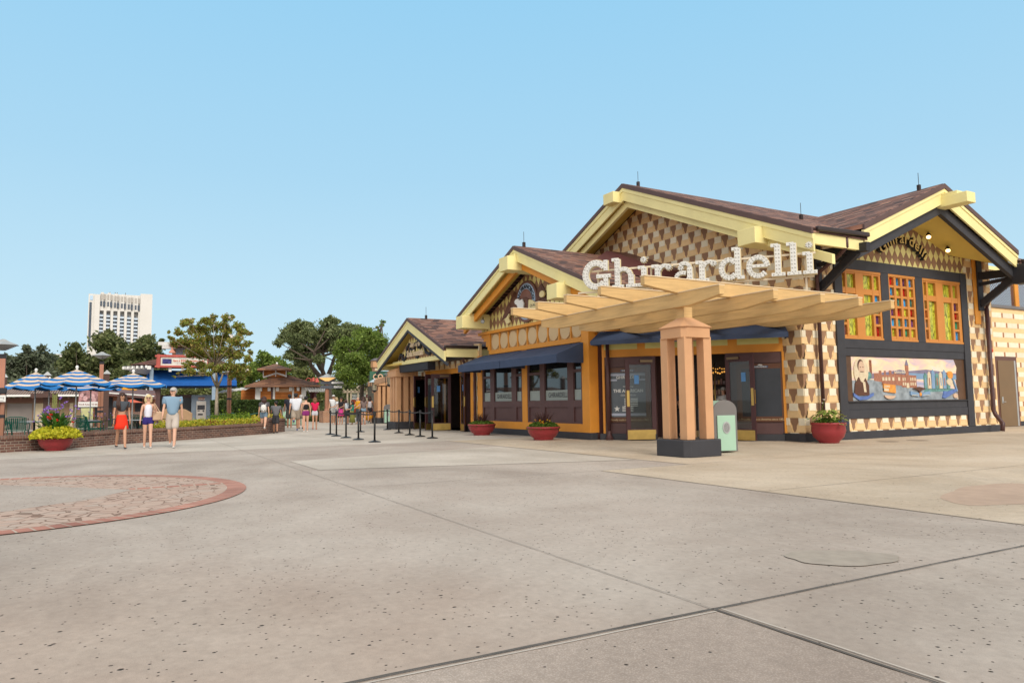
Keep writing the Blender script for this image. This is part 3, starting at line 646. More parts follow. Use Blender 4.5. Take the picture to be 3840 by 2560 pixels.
P_(10,[(22.25,1.3),(22.7,1.24),(22.7,1.36),(22.25,1.42)]); P_(10,[(22.85,1.24),(23.3,1.3),(23.3,1.42),(22.85,1.36)]); P_(7,[(22.4,1.5),(22.75,1.56),(23.1,1.5),(22.85,1.45),(22.75,1.38),(22.65,1.45)]); P_(9,disc(FB,22.78,1.32,.06,10))
g.build('painted_scene',MUR,mur)
g=MB(); text(g,FB,'Ghirardelli',21.75,1.98,.14,.002,lay[0]); text(g,FB,'GHIRARDELLI',22.48,1.27,.06,.002,lay[0]); text(g,FB,'CHOCOLATE',23.07,1.27,.06,.002,lay[0]); g.build('mural_lettering',CREAM,mur)
# ---- roofs
def groof(axis,c,zr,sl,hw0,hw1,f0,f1,th=.13,name='roof',trim=None):
    """gable roof: axis 'Y' ridge along Y at x=c (front f0, back f1); axis 'X' ridge along X at y=c. hw0/hw1 half widths"""
    m=MB()
    for s_,hw in ((-1,hw0),(1,hw1)):
        a=(lambda w_,f,z:(c+s_*w_,f,z)) if axis=='Y' else (lambda w_,f,z:(f,c+s_*w_,z))
        pts=[a(0,f0,zr),a(hw,f0,zr-sl*hw),a(hw,f1,zr-sl*hw),a(0,f1,zr)]
        lo=[(p[0],p[1],p[2]-th) for p in pts]
        m.hexa([lo[0],lo[1],lo[2],lo[3],pts[0],pts[1],pts[2],pts[3]])
    return m
def fixn(o):
    bm=bmesh.new(); bm.from_mesh(o.data); bmesh.ops.recalc_face_normals(bm,faces=bm.faces); bm.to_mesh(o.data); bm.free()
    while o.data.uv_layers: o.data.uv_layers.remove(o.data.uv_layers[0])
    autouv(o.data,wloc(o)); return o
def rake(axis,c,zr,sl,hw0,hw1,f,out,bands,tail=.0):
    """barge boards at plane f; out=+1/-1 direction the face looks. bands: (mat,name,z_off_top,z_off_bot,n0,n1)"""
    for (mt,nm,t0,t1,n0,n1) in bands:
        for s_,hw in ((-1,hw0),(1,hw1)):
            m=MB(); hw_=hw+tail*(1 if nm=='rake_trim' else 0)
            def P(w_,z,n):
                return (c+s_*w_,f+out*n,z) if axis=='Y' else (f+out*n,c+s_*w_,z)
            za,zb=zr-t0,zr-t1
            m.hexa([P(0,zb,n0),P(hw_,zb-sl*hw_,n0),P(hw_,zb-sl*hw_,n1),P(0,zb,n1),P(0,za,n0),P(hw_,za-sl*hw_,n0),P(hw_,za-sl*hw_,n1),P(0,za,n1)])
            fixn(m.build(nm,mt,shop,bevel=.006))
def soffit(axis,c,zr,sl,hw0,hw1,f0,f1,drop):
    m=MB()
    for s_,hw in ((-1,hw0),(1,hw1)):
        a=(lambda w_,f,z:(c+s_*w_,f,z)) if axis=='Y' else (lambda w_,f,z:(f,c+s_*w_,z))
        m.quad(a(0,f0,zr-drop),a(hw,f0,zr-drop-sl*hw),a(hw,f1,zr-drop-sl*hw),a(0,f1,zr-drop))
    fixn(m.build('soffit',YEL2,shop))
# tall gable
fixn(groof('Y',-20.4,9.1,.425,8.0,6.2,16.1,28.6).build('roof',TILE,shop,label='tallest gable roof over the corner entrance'))
for (y0,y1) in ((16.1,18.35),(26.35,28.6)):
    m=MB(); pts=[(-14.2,y0,9.1-.425*6.2),(-12.45,y0,9.1-.425*7.95),(-12.45,y1,9.1-.425*7.95),(-14.2,y1,9.1-.425*6.2)]; lo=[(p[0],p[1],p[2]-.13) for p in pts]; m.hexa(lo+pts); fixn(m.build('roof',TILE,shop))
rake('Y',-20.4,9.1,.425,8.0,7.95,16.1,-1,[(EDGE,'rake_edging',0.01,.17,0,.07),(YEL,'fascia',.17,.31,-.04,.045),(YEL,'fascia',.31,.64,-.04,.02)])
rake('Y',-20.4,9.1,.425,7.9,8.35,16.38,-1,[(YEL,'rake_trim',.60,.86,0,.12)])
soffit('Y',-20.4,9.1,.425,7.9,7.4,16.14,17.3,.3)
m=MB(); m.fb(FB,16.1,18.2,5.3,5.64,1.36,1.47); m.build('fascia',YEL,shop)
# right gable
fixn(groof('X',22.35,7.8,.425,4.05,4.05,-17.4,-12.55).build('roof',TILE,shop,label='right hand gable roof above the stained glass windows'))
rake('X',22.35,7.8,.425,4.05,4.05,-12.55,1,[(EDGE,'rake_edging',.01,.17,0,.07),(YEL,'fascia',.17,.28,-.04,.045),(YEL,'fascia',.28,.62,-.04,.02)])
rake('X',22.35,7.8,.425,4.2,4.2,-12.8,1,[(BLK,'rake_trim',.60,.93,0,.14)])
m=MB()   # soffit between rake and wall
inner=[(17.3,5.98),(19.8,6.04),(22.2,6.84),(22.6,6.84),(24.9,6.04),(27.4,5.98)]
outer=[(18.3,5.56),(19.8,6.15),(22.2,7.12),(22.6,7.12),(24.9,6.15),(26.5,5.56)]
for i in range(5):
    a,b_,c,d=inner[i],inner[i+1],outer[i+1],outer[i]
    m.add([(-13.95,a[0],a[1]),(-13.95,b_[0],b_[1]),(-12.7,c[0],c[1]),(-12.7,d[0],d[1])],[(0,1,2,3)])
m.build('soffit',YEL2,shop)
# eagle gable
fixn(groof('Y',-22.3,6.85,.415,4.9,4.95,12.6,17.3).build('roof',TILE,shop,label='middle gable roof above the round eagle badge'))
rake('Y',-22.3,6.85,.415,4.9,4.95,12.6,-1,[(EDGE,'rake_edging',.01,.15,0,.07),(YEL,'fascia',.15,.24,-.04,.045),(YEL,'fascia',.24,.54,-.04,.02)])
rake('Y',-22.3,6.85,.415,4.7,4.7,12.9,-1,[(ORG,'rake_trim',.53,.82,0,.12)])
soffit('Y',-22.3,6.85,.415,4.8,4.8,12.64,13.5,.3)
# soda gable
fixn(groof('Y',-31.35,5.2,.40,4.3,4.2,12.0,14.2).build('roof',TILE,shop,label='lowest gable roof above the script lettering'))
fixn(groof('Y',-31.35,5.2,.40,4.3,4.2,14.2,19).build('roof',TILE,shop))
rake('Y',-31.35,5.2,.40,4.3,4.2,12.0,-1,[(EDGE,'rake_edging',.01,.15,0,.07),(YEL,'fascia',.15,.23,-.04,.045),(YEL,'fascia',.23,.56,-.04,.02)])
rake('Y',-31.35,5.2,.40,4.45,4.4,12.06,-1,[(BLK,'rake_trim',.56,.68,0,.09)],.05)
soffit('Y',-31.35,5.2,.40,4.2,4.1,12.04,13.5,.32)
m=MB(); m.box(-27.28,-27.13,12.05,14.1,3.13,3.5); m.box(-35.6,-35.5,12.05,14.1,2.95,3.4); m.build('fascia',YEL,shop)
m=MB(); m.box(-29.9,-27.4,12.9,13.45,3.1,3.4); m.build('dark_beam',BLK,shop)
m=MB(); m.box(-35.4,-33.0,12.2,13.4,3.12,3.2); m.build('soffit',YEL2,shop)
# gutters, downspouts
def gutter(a,b_): m=MB(); m.beam(a,b_,.13,.13); m.build('gutter',DARKGUT,shop,bevel=.03)
gutter((-12.42,16.2,5.70),(-12.42,18.35,5.74)); gutter((-12.42,26.45,5.70),(-12.42,28.6,5.70)); gutter((-27.1,11.95,3.55),(-27.1,14.1,3.55)); 
def pipe(pts,r=.055,shoe=None):
    m=MB(); m.tube(pts,r,10)
    if shoe: m.lathe(shoe,[(.11,0),(.13,.03),(.06,.22),(.055,.3)],10)
    m.build('downspout',RUST,shop,smooth=True)
pipe([(-12.5,17.5,5.65),(-12.5,17.5,5.35),(-12.75,17.5,5.15),(-13.72,17.86,4.85),(-13.8,17.9,4.7),(-13.8,17.9,.35)])
pipe([(-13.8,26.76,4.3),(-13.8,26.76,.75),(-13.75,26.76,.6),(-13.4,26.5,.3),(-13.4,26.45,.05)],.07)
pipe([(-12.6,26.9,5.6),(-12.7,26.9,5.3),(-13.7,26.8,4.6),(-13.8,26.76,4.3)],.05)
pipe([FC(-2.13,3.3,.12),FC(-2.13,.3,.12)],.06,FC(-2.13,0,.12))
pipe([FA(-27.25,2.6,.1),FA(-27.25,.1,.1)],.06)
pipe([(-27.2,12.9,3.45),(-27.2,12.9,3.2),(-27.3,12.9,3.0),(-27.9,13.3,2.82)],.055)
# projecting beam ends
def outl(x0,x1,y0,y1,z0,z1,ax='Y',step=True):
    m=MB(); m.box(x0,x1,y0,y1,z0,z1)
    if ax=='Y': m.box(x0+.03,x1-.03,y0+.3,y1,z1,z1+.1)
    else: m.box(x0,x1-.3,y0+.03,y1-.03,z1,z1+.1)
    m.build('beam_end',YEL,shop,bevel=.012)
outl(-21.15,-20.55,15.75,17.3,8.42,8.82); outl(-14.75,-14.1,15.75,17.3,5.62,6.08)
outl(-26.6,-26.0,12.25,13.5,4.22,4.72); outl(-22.75,-22.1,12.2,13.5,5.92,6.42); outl(-19.6,-19.0,12.25,13.5,4.5,4.98)
outl(-13.9,-11.75,22.15,22.6,7.02,7.34,'X')
# lightning rods on the ridges
for (x,y,z) in ((-20.4,16.8,9.1),(-15.6,19.6,7.06),(-22.3,13.0,6.85),(-31.35,12.9,5.2),(-13.3,22.35,7.8)):
    m=MB(); m.box(x-.045,x+.045,y-.045,y+.045,z-.03,z+.16); m.tube([(x,y,z+.15),(x,y,z+.55)],.009,5); m.build('lightning_rod',DARKGUT,shop)
# little cricket roof on the eagle roof
m=MB(); m.hexa([(-21.6,15.2,6.2),(-18.4,15.2,5.3),(-18.4,17.28,5.3),(-21.6,17.28,6.2),(-21.6,16.2,6.86),(-18.4,16.2,5.62),(-18.4,17.28,5.62),(-21.6,17.28,6.86)]); m.build('roof_cricket',mat('oxblood_flashing',(.10,.03,.028),.5),shop)
# flat roof over the entrance wedge
m=MB(); m.add([(-19.05,13.6,3.5),(-14.5,17.3,3.5),(-19.05,17.3,3.5),(-19.05,13.6,3.44),(-14.5,17.3,3.44),(-19.05,17.3,3.44)],[(0,1,2),(5,4,3)]); m.build('porch_roof',YEL2,shop)
# spotlights
def spot(p,d,lit=False):
    p=Vector(p); d=Vector(d).normalized(); m=MB(); m.tube([p,p+d*.0+Vector((0,0,-.001))+d*.06,p+d*.2],[.05,.07,.085],10); m.tube([p,p-d*.12+Vector((0,0,.1))],.02,6)
    o=m.build('spotlight',BLK2,shop,smooth=False)
    if lit:
        m=MB(); m.tube([p+d*.2,p+d*.205],[.07,.07],10); m.build('lamp_glow',WARM,o)
    else:
        m=MB(); m.tube([p+d*.2,p+d*.205],[.07,.07],10); m.build('lens',GALV,o)
spot(FB(23.3,6.55,.3),(.35,-.55,-.6),True); spot(FB(24.35,6.2,.3),(.35,-.55,-.6),True)
spot(FA(-25.55,4.5,.55),(.5,-.3,-.2)); spot(FA(-24.2,5.85,.4),(.2,1,-.4)); spot(FA(-24.0,5.9,.45),(-.2,1,-.4))
# plain rear mass so the building is solid from other sides
m=MB(); m.box(-28.2,-20,17.5,28,0,5.5); m.box(-33.3,-27.5,16.2,19,0,3.4); m.build('rear_wall',PEACH,shop)
# recessed service wing
wing=thing('service_wing','low service wing with banded peach shingles, brown door and lattice screen','building wing',(-17,32,0))
F5=frame((-15.8,0,0),(0,1,0),(1,0,0)); m=MB(); m.mi=0; m.fb(F5,27.3,44,0,4.8,-.3,0)
r=0; z=.2
while z<4.75:
    if r%2==0: m.mi=0; m.fb(F5,27.4,44,z,min(4.78,z+.2),0,.022)
    else:
        y=27.4+.3*((r//2)%2)
        while y<44:
            m.mi=1; m.fb(F5,y,min(44,y+.75),z,min(4.78,z+.2),0,.03); m.mi=2; m.fb(F5,y+.75,y+.87,z,min(4.78,z+.2),0,.012); y+=.87+.0
    z+=.2; r+=1
m.build('wall',[PEACH,CREAM,mat('rust_board',(.42,.17,.07),.7)],wing)
m=MB(); m.fb(F5,27.3,44,0,.2,0,.04); m.build('base',BLK,wing)
m=MB(); m.fb(F5,27.3,44,4.8,4.92,-.3,.08); m.build('wall_cap',mat('grey_cap',(.16,.15,.15),.5),wing)
m=MB(); m.fb(F5,30.8,32.5,.0,2.82,0,.05); d_=m.build('door',mat('door_frame_brown',(.13,.06,.045),.5),wing)
m=MB(); m.fb(F5,31.05,32.25,.02,2.66,.05,.07); m.build('door_leaf',mat('khaki_brown_door',(.19,.12,.06),.5,.06),d_)
m=MB(); m.fb(F5,32.25,32.36,.02,2.66,.05,.075); m.build('door_trim',GALV,d_)
m=MB(); m.fb(F5,31.15,31.25,.95,1.2,.07,.09); m.tube([F5(31.2,1.0,.12),F5(31.35,1.0,.12)],.015,6); m.build('handle',GALV,d_)
m=MB(); m.mi=0
for i in range(-30,90):
    y=27.4+i*.13
    for s_ in (1,-1):
        q=[(y,4.92),(y+.03,4.92),(y+.03+s_*1.45,6.37),(y+s_*1.45,6.37)]; q=clip(q if s_==1 else q,[(27.4,4.92),(36,4.92),(36,6.35),(27.4,6.35)])
        if q: m.prism(F5,q,-.10+.012*s_,-.09+.012*s_)
m.build('lattice',mat('plum_lattice',(.16,.08,.07),.6),wing)
m=MB(); 
for y in (27.5,30.2,33.1,36): m.fb(F5,y-.15,y+.15,4.92,6.4,-.2,-.04)
m.build('lattice_post',ORG,wing); m=MB(); m.fb(F5,27.4,36,6.35,6.5,-.2,-.0); m.build('lattice_rail',YEL,wing)
m=MB(); m.ell(FB(26.98,2.83,.09),.07,.07,.09); m.build('alarm_bell',mat('red_alarm',(.6,.08,.03),.4),shop,smooth=True)

# ================================================================ signs on the shop
# badge
bd=thing('eagle_badge','round brown eagle badge with SAN FRANCISCO lettering on the diamond gable','sign',FA(-22.9,4.3,.05))
BC=(-22.9,4.95)
m=MB(); m.prism(FA,disc(FA,*BC,.78,36),.02,.10); m.build('badge_disc',mat('badge_brown',(.16,.07,.05),.5,.1),bd,bevel=.012)
m=MB(); m.prism(FA,disc(FA,*BC,.68,36),.1,.105); m.build('blue_band',mat('badge_pale_blue',(.35,.47,.62),.5),bd)
m=MB(); m.prism(FA,disc(FA,*BC,.46,36),.105,.13); m.prism(FA,disc(FA,*BC,.78,36)[:0]+disc(FA,*BC,.46,36),.105,.12); m.build('inner_disc',mat('badge_reddish',(.22,.10,.07),.5,.15,5),bd,bevel=.01)
m=MB(); text(m,FA,'SAN FRANCISCO',BC[0],BC[1],.19,.012,.106,bold=.006,arc=.49,sx=1.05); m.build('badge_lettering',BLK2,bd)
EB=mat('eagle_brown',(.13,.055,.035),.6,.25,12,bump=.3)
def wingm(s_):
    m=MB()
    for i in range(9):
        a=R(30+i*13); L=.95-.05*abs(i-3); x0=BC[0]+s_*.55; z0=BC[1]+.1
        ex,ez=x0+s_*L*math.cos(a-R(45)),z0+.35-L*.95*math.sin(a*.62)
        m.mi=0; m.prism(FA,[(x0,z0+.2-.02*i),(x0+s_*.45,z0+.42-.07*i),(ex,ez),(x0+s_*.12,z0-.02-.03*i)],.02+.006*i,.04+.006*i)
    return m
for s_ in (-1,1): wingm(s_).build('eagle_wing',EB,bd)
m=MB(); m.prism(FA,[(-23.3,4.6),(-23.0,4.45),(-22.6,4.5),(-22.5,4.8),(-22.6,5.0),(-22.9,5.1),(-23.2,4.95)],.13,.2); m.prism(FA,[(-23.1,5.05),(-23.7,5.2),(-24.2,4.95),(-24.6,4.55),(-24.1,4.62),(-23.6,4.5),(-23.2,4.6)],.11,.17); m.prism(FA,[(-24.0,5.0),(-24.7,4.4),(-24.3,4.5),(-23.9,4.75)],.17,.19); m.build('eagle_body',EB,bd)
m=MB(); m.prism(FA,[(-23.48,5.0),(-23.36,5.08),(-23.2,5.08),(-23.12,5.0),(-22.9,5.02),(-22.8,4.85),(-22.86,4.65),(-22.95,4.48),(-23.1,4.58),(-23.22,4.72),(-23.3,4.86),(-23.42,4.9)],.22,.27); m.build('eagle_head',WHITE,bd)
CRB=mat('ribbon_cream',(.74,.62,.32),.5,.06)
m=MB(); m.prism(FA,[(-22.45,4.95),(-22.2,4.9),(-21.7,4.6),(-21.7,4.35),(-22.2,4.5),(-22.5,4.6)],.2,.25); m.prism(FA,[(-24.5,4.5),(-24.2,4.75),(-24.0,4.7),(-24.15,4.45),(-24.0,4.3),(-24.3,4.22)],.12,.17); m.prism(FA,[(-23.75,4.55),(-23.5,4.75),(-23.3,4.55),(-23.5,4.42)],.14,.2); m.prism(FA,disc(FA,-21.65,5.05,.17,12,.12),.12,.18); m.build('ribbon',CRB,bd)
m=MB(); text(m,FA,'QUALITY',-22.05,4.66,.15,.005,.25); m.build('ribbon_lettering',BLK,bd)
# script sign under the low gable
ss=thing('parlour_sign','black and cream ICE CREAM Soda Fountain lettering under the lowest gable','sign',FS(-31.3,3.3,.1))
m=MB(); text(m,FS,'Ghirardelli',-31.25,3.86,.36,.03,.06,bold=.004,sx=.9); text(m,FS,'Soda Fountain',-31.1,3.42,.42,.03,.1,bold=.008,sx=.85); m.build('lettering',mat('gold_cream_letters',(.70,.55,.36),.5),ss)
m=MB()
for pts,rr in (([(-33.3,3.38),(-33.1,3.6),(-32.8,3.55),(-32.85,3.35),(-32.6,3.3),(-32.3,3.5),(-32.2,3.9),(-31.9,4.05),(-31.8,3.7),(-31.9,3.45)],.07),([(-31.6,3.75),(-31.3,3.7),(-31.2,4.0),(-30.9,4.05),(-30.8,3.75)],.06),([(-30.6,3.72),(-30.4,4.0),(-30.1,3.8),(-29.9,3.5),(-29.5,3.4),(-29.3,3.55)],.07),([(-31.1,3.38),(-30.95,3.32),(-30.8,3.4)],.05)):
    m.tube([FS(a,c,.05) for a,c in pts],rr,6)
m.build('scroll',BLK2,ss,smooth=True)
# arched letters on the right gable
rs=thing('gable_sign','black and gold arched Ghirardelli lettering under the right hand gable','sign',FB(22.2,5.6,.1))
m=MB(); text(m,FB,'Ghirardelli',22.1,4.62,.50,.12,.06,bold=.006,arc=1.52,sx=1.0,spacing=1.12); m.build('letter_side',BLK2,rs)
m=MB(); text(m,FB,'Ghirardelli',22.1,4.62,.50,.012,.185,bold=.002,arc=1.52,sx=1.0,spacing=1.12); m.build('letter_face',mat('gold_letter_face',(.60,.42,.14),.45),rs)

# ================================================================ pergola and marquee
pg=thing('pergola','ochre timber pergola over the corner entrance, carried by a tan column','pergola',(-12.15,11.3,0))
def gbeam(a,b_,zt,h=.31,wd=.14,tap=.9):
    a=Vector(a);b_=Vector(b_);d=(b_-a).normalized();L=(b_-a).length; n=Vector((-d.y,d.x,0))*(wd/2); zb=zt-h
    pr=[(0,zt),(L,zt),(L,zb+.12),(L-tap,zb),(tap,zb),(0,zb+.12)]
    m=MB(); k=6; vs=[Vector((a.x,a.y,0))+d*s_+Vector((0,0,z))-n for s_,z in pr]+[Vector((a.x,a.y,0))+d*s_+Vector((0,0,z))+n for s_,z in pr]
    m.add(vs,[tuple(range(k)),tuple(range(2*k-1,k-1,-1))]+[(i,i+k,(i+1)%k+k,(i+1)%k) for i in range(k)])
    o=fixn(m.build('beam',PERG,pg,bevel=.008))
    m=MB(); m.beam((a.x,a.y,zt+.012),(b_.x,b_.y,zt+.012),wd+.03,.022); m.build('beam_capping',mat('pale_capping',(.74,.58,.38),.5),o)
for y,x0 in ((11.08,-17.95),(12.69,-18.35),(14.24,-18.3),(15.6,-16.7),(16.84,-15.3)): gbeam((x0,y,0),(-10.85,y,0),3.60)
for x,y1 in ((-12.15,17.25),(-13.73,17.2),(-15.2,17.2),(-16.6,16.4),(-17.98,15.2)): gbeam((x,10.05,0),(x,y1,0),3.915)
cx,cy=-12.2,11.27
def octa(r,c=.14): return [(cx-r+c,cy-r),(cx+r-c,cy-r),(cx+r,cy-r+c),(cx+r,cy+r-c),(cx+r-c,cy+r),(cx-r+c,cy+r),(cx-r,cy+r-c),(cx-r,cy-r+c)]
FZ=lambda u,v,n: Vector((u,v,n))
m=MB(); m.prism(FZ,octa(.55,.12),0,.37); m.build('column_base',BLK,pg,bevel=.02)
for sx,sy in ((-1,-1),(1,-1),(1,1),(-1,1)):
    m=MB(); x=cx+sx*.28; y=cy+sy*.28; m.prism(FZ,[(x-.115,y-.115),(x+.115,y-.115),(x+.115,y+.115),(x-.115,y+.115)],.37,2.62); m.build('column_post',TANP,pg,bevel=.012)
m=MB(); m.prism(FZ,octa(.43,.1),2.59,2.82); m.prism(FZ,octa(.46,.1),2.82,2.835)
vs=[(p[0],p[1],2.835) for p in octa(.46,.1)]+[(cx-.12,cy-.12,3.06),(cx+.12,cy-.12,3.06),(cx+.12,cy+.12,3.06),(cx-.12,cy+.12,3.06)]
m.add(vs,[(0,1,9,8),(1,2,9),(2,3,10,9),(3,4,10),(4,5,11,10),(5,6,11),(6,7,8,11),(7,0,8)]); m.build('column_cap',TANP,pg,bevel=.008)
m=MB(); m.box(cx-.12,cx+.12,cy-.12,cy+.12,3.0,3.3); m.build('column_head',PERG,pg)
# marquee letters
A42=R(38); SU=Vector((math.cos(A42),math.sin(A42),0)); SN=Vector((SU.y,-SU.x,0))
FM=frame(Vector((-17,15.3,0))+SN*2.5,SU,SN)
mq=thing('marquee_sign','white bulb studded Ghirardelli marquee letters standing on the pergola','sign',FM(.7,4.6,0))
def stroke(m,F,pts,wd,n0,n1):
    for i in range(len(pts)-1):
        a=Vector((pts[i][0],pts[i][1],0));c=Vector((pts[i+1][0],pts[i+1][1],0));d=(c-a); L=d.length
        if L<1e-6: continue
        d/=L; p=Vector((-d.y,d.x,0))*wd/2; a2=a-d*wd*.0; c2=c+d*wd*.0
        m.prism(F,[tuple((a2-p)[:2]),tuple((c2-p)[:2]),tuple((c2+p)[:2]),tuple((a2+p)[:2])],n0,n1)
def arcpts(cx_,cy_,rx,ry,a0,a1,n=14): return [(cx_+rx*math.cos(R(a0+(a1-a0)*i/n)),cy_+ry*math.sin(R(a0+(a1-a0)*i/n))) for i in range(n+1)]
T=.135
def letter(ch):
    """strokes (polyline,width) in units of cap height 1"""
    if ch=='G': return [(arcpts(.48,.5,.34,.40,38,318,26),.2),([(.80,.62),(.80,.97)],.13),([(.50,.44),(.95,.44)],.12),([(.80,.44),(.80,.06)],.15)],1.0
    if ch=='h': return [([(.17,.97),(.17,.05)],.17),([(.0,.95),(.2,.95)],.1),([(.0,.05),(.36,.05)],.1),(arcpts(.36,.38,.22,.24,165,10,10),.14),([(.60,.42),(.60,.05)],.17),([(.44,.05),(.80,.05)],.1)],.82
    if ch=='i': return [([(.18,.62),(.18,.05)],.17),([(.0,.62),(.2,.62)],.1),([(.0,.05),(.37,.05)],.1),(arcpts(.18,.87,.045,.045,0,360,10),.11)],.42
    if ch=='r': return [([(.18,.64),(.18,.05)],.17),([(.0,.62),(.2,.62)],.1),([(.0,.05),(.38,.05)],.1),(arcpts(.40,.40,.18,.22,160,60,8),.12),(arcpts(.52,.56,.045,.045,0,360,10),.11)],.64
    if ch=='a': return [(arcpts(.24,.50,.045,.04,0,360,8),.1),(arcpts(.34,.46,.17,.18,140,0,8),.12),([(.50,.48),(.50,.1)],.16),(arcpts(.29,.19,.19,.15,60,330,14),.12),([(.48,.06),(.66,.06)],.1)],.68
    if ch=='d': return [([(.56,.97),(.56,.05)],.17),([(.40,.95),(.58,.95)],.1),([(.54,.05),(.74,.05)],.1),(arcpts(.32,.34,.22,.28,40,320,18),.16)],.78
    if ch=='e': return [(arcpts(.34,.34,.25,.29,-40,-360,20),.15),([(.12,.36),(.60,.36)],.09)],.70
    if ch=='l': return [([(.18,.97),(.18,.05)],.17),([(.0,.95),(.2,.95)],.1),([(.0,.05),(.37,.05)],.1)],.42
word='Ghirardelli'; tot=sum(letter(c)[1] for c in word); SZ=.865; sx_=(4.13+2.20)/(tot*SZ-.04); u=-2.20; ZB=4.43
for ch in word:
    st,wd=letter(ch); m=MB(); e=MB(); bl=MB()
    for si,(pts,tw) in enumerate(st):
        P=[(u+p[0]*SZ*sx_,ZB+p[1]*SZ) for p in pts]
        stroke(m,FM,P,tw*SZ,.0+.002*si,.10+.002*si); stroke(e,FM,P,tw*SZ+.035,-.03,.02+.002*si)
        # bulbs
        L=0; segs=[]
        for i in range(len(P)-1):
            d=math.hypot(P[i+1][0]-P[i][0],P[i+1][1]-P[i][1]); segs.append(d); L+=d
        rows=[-.24*tw*SZ,.24*tw*SZ] if tw>=.14 else [0]; nb=max(1,int(L/.095))
        for q in range(nb):
            t=(q+.5)*L/nb; i=0
            while i<len(segs)-1 and t>segs[i]: t-=segs[i]; i+=1
            f=t/max(1e-6,segs[i]); x=P[i][0]+(P[i+1][0]-P[i][0])*f; z=P[i][1]+(P[i+1][1]-P[i][1])*f
            dx,dz=(P[i+1][0]-P[i][0])/max(1e-6,segs[i]),(P[i+1][1]-P[i][1])/max(1e-6,segs[i])
            for o_ in rows:
                c=FM(x-dz*o_,z+dx*o_,.092+.002*si); bl.ell(c,.025,.025,.025,6,4)
    lo=m.build('letter',MARQ,mq); e.build('letter_edge',MARQE,lo); bl.build('bulbs',BULB,lo,smooth=True); u+=wd*SZ*sx_
m=MB(); m.fb(FM,-2.1,4.1,4.97,5.02,-.1,-.05); m.fb(FM,-2.35,4.05,4.365,4.41,-.1,-.05)
for s_ in (-1.75,-.2,1.0,2.4,3.85): m.fb(FM,s_-.025,s_+.025,3.93,5.0,-.16,-.10)
m.build('support_rail',mat('cream_support_metal',(.70,.60,.45),.5),mq)
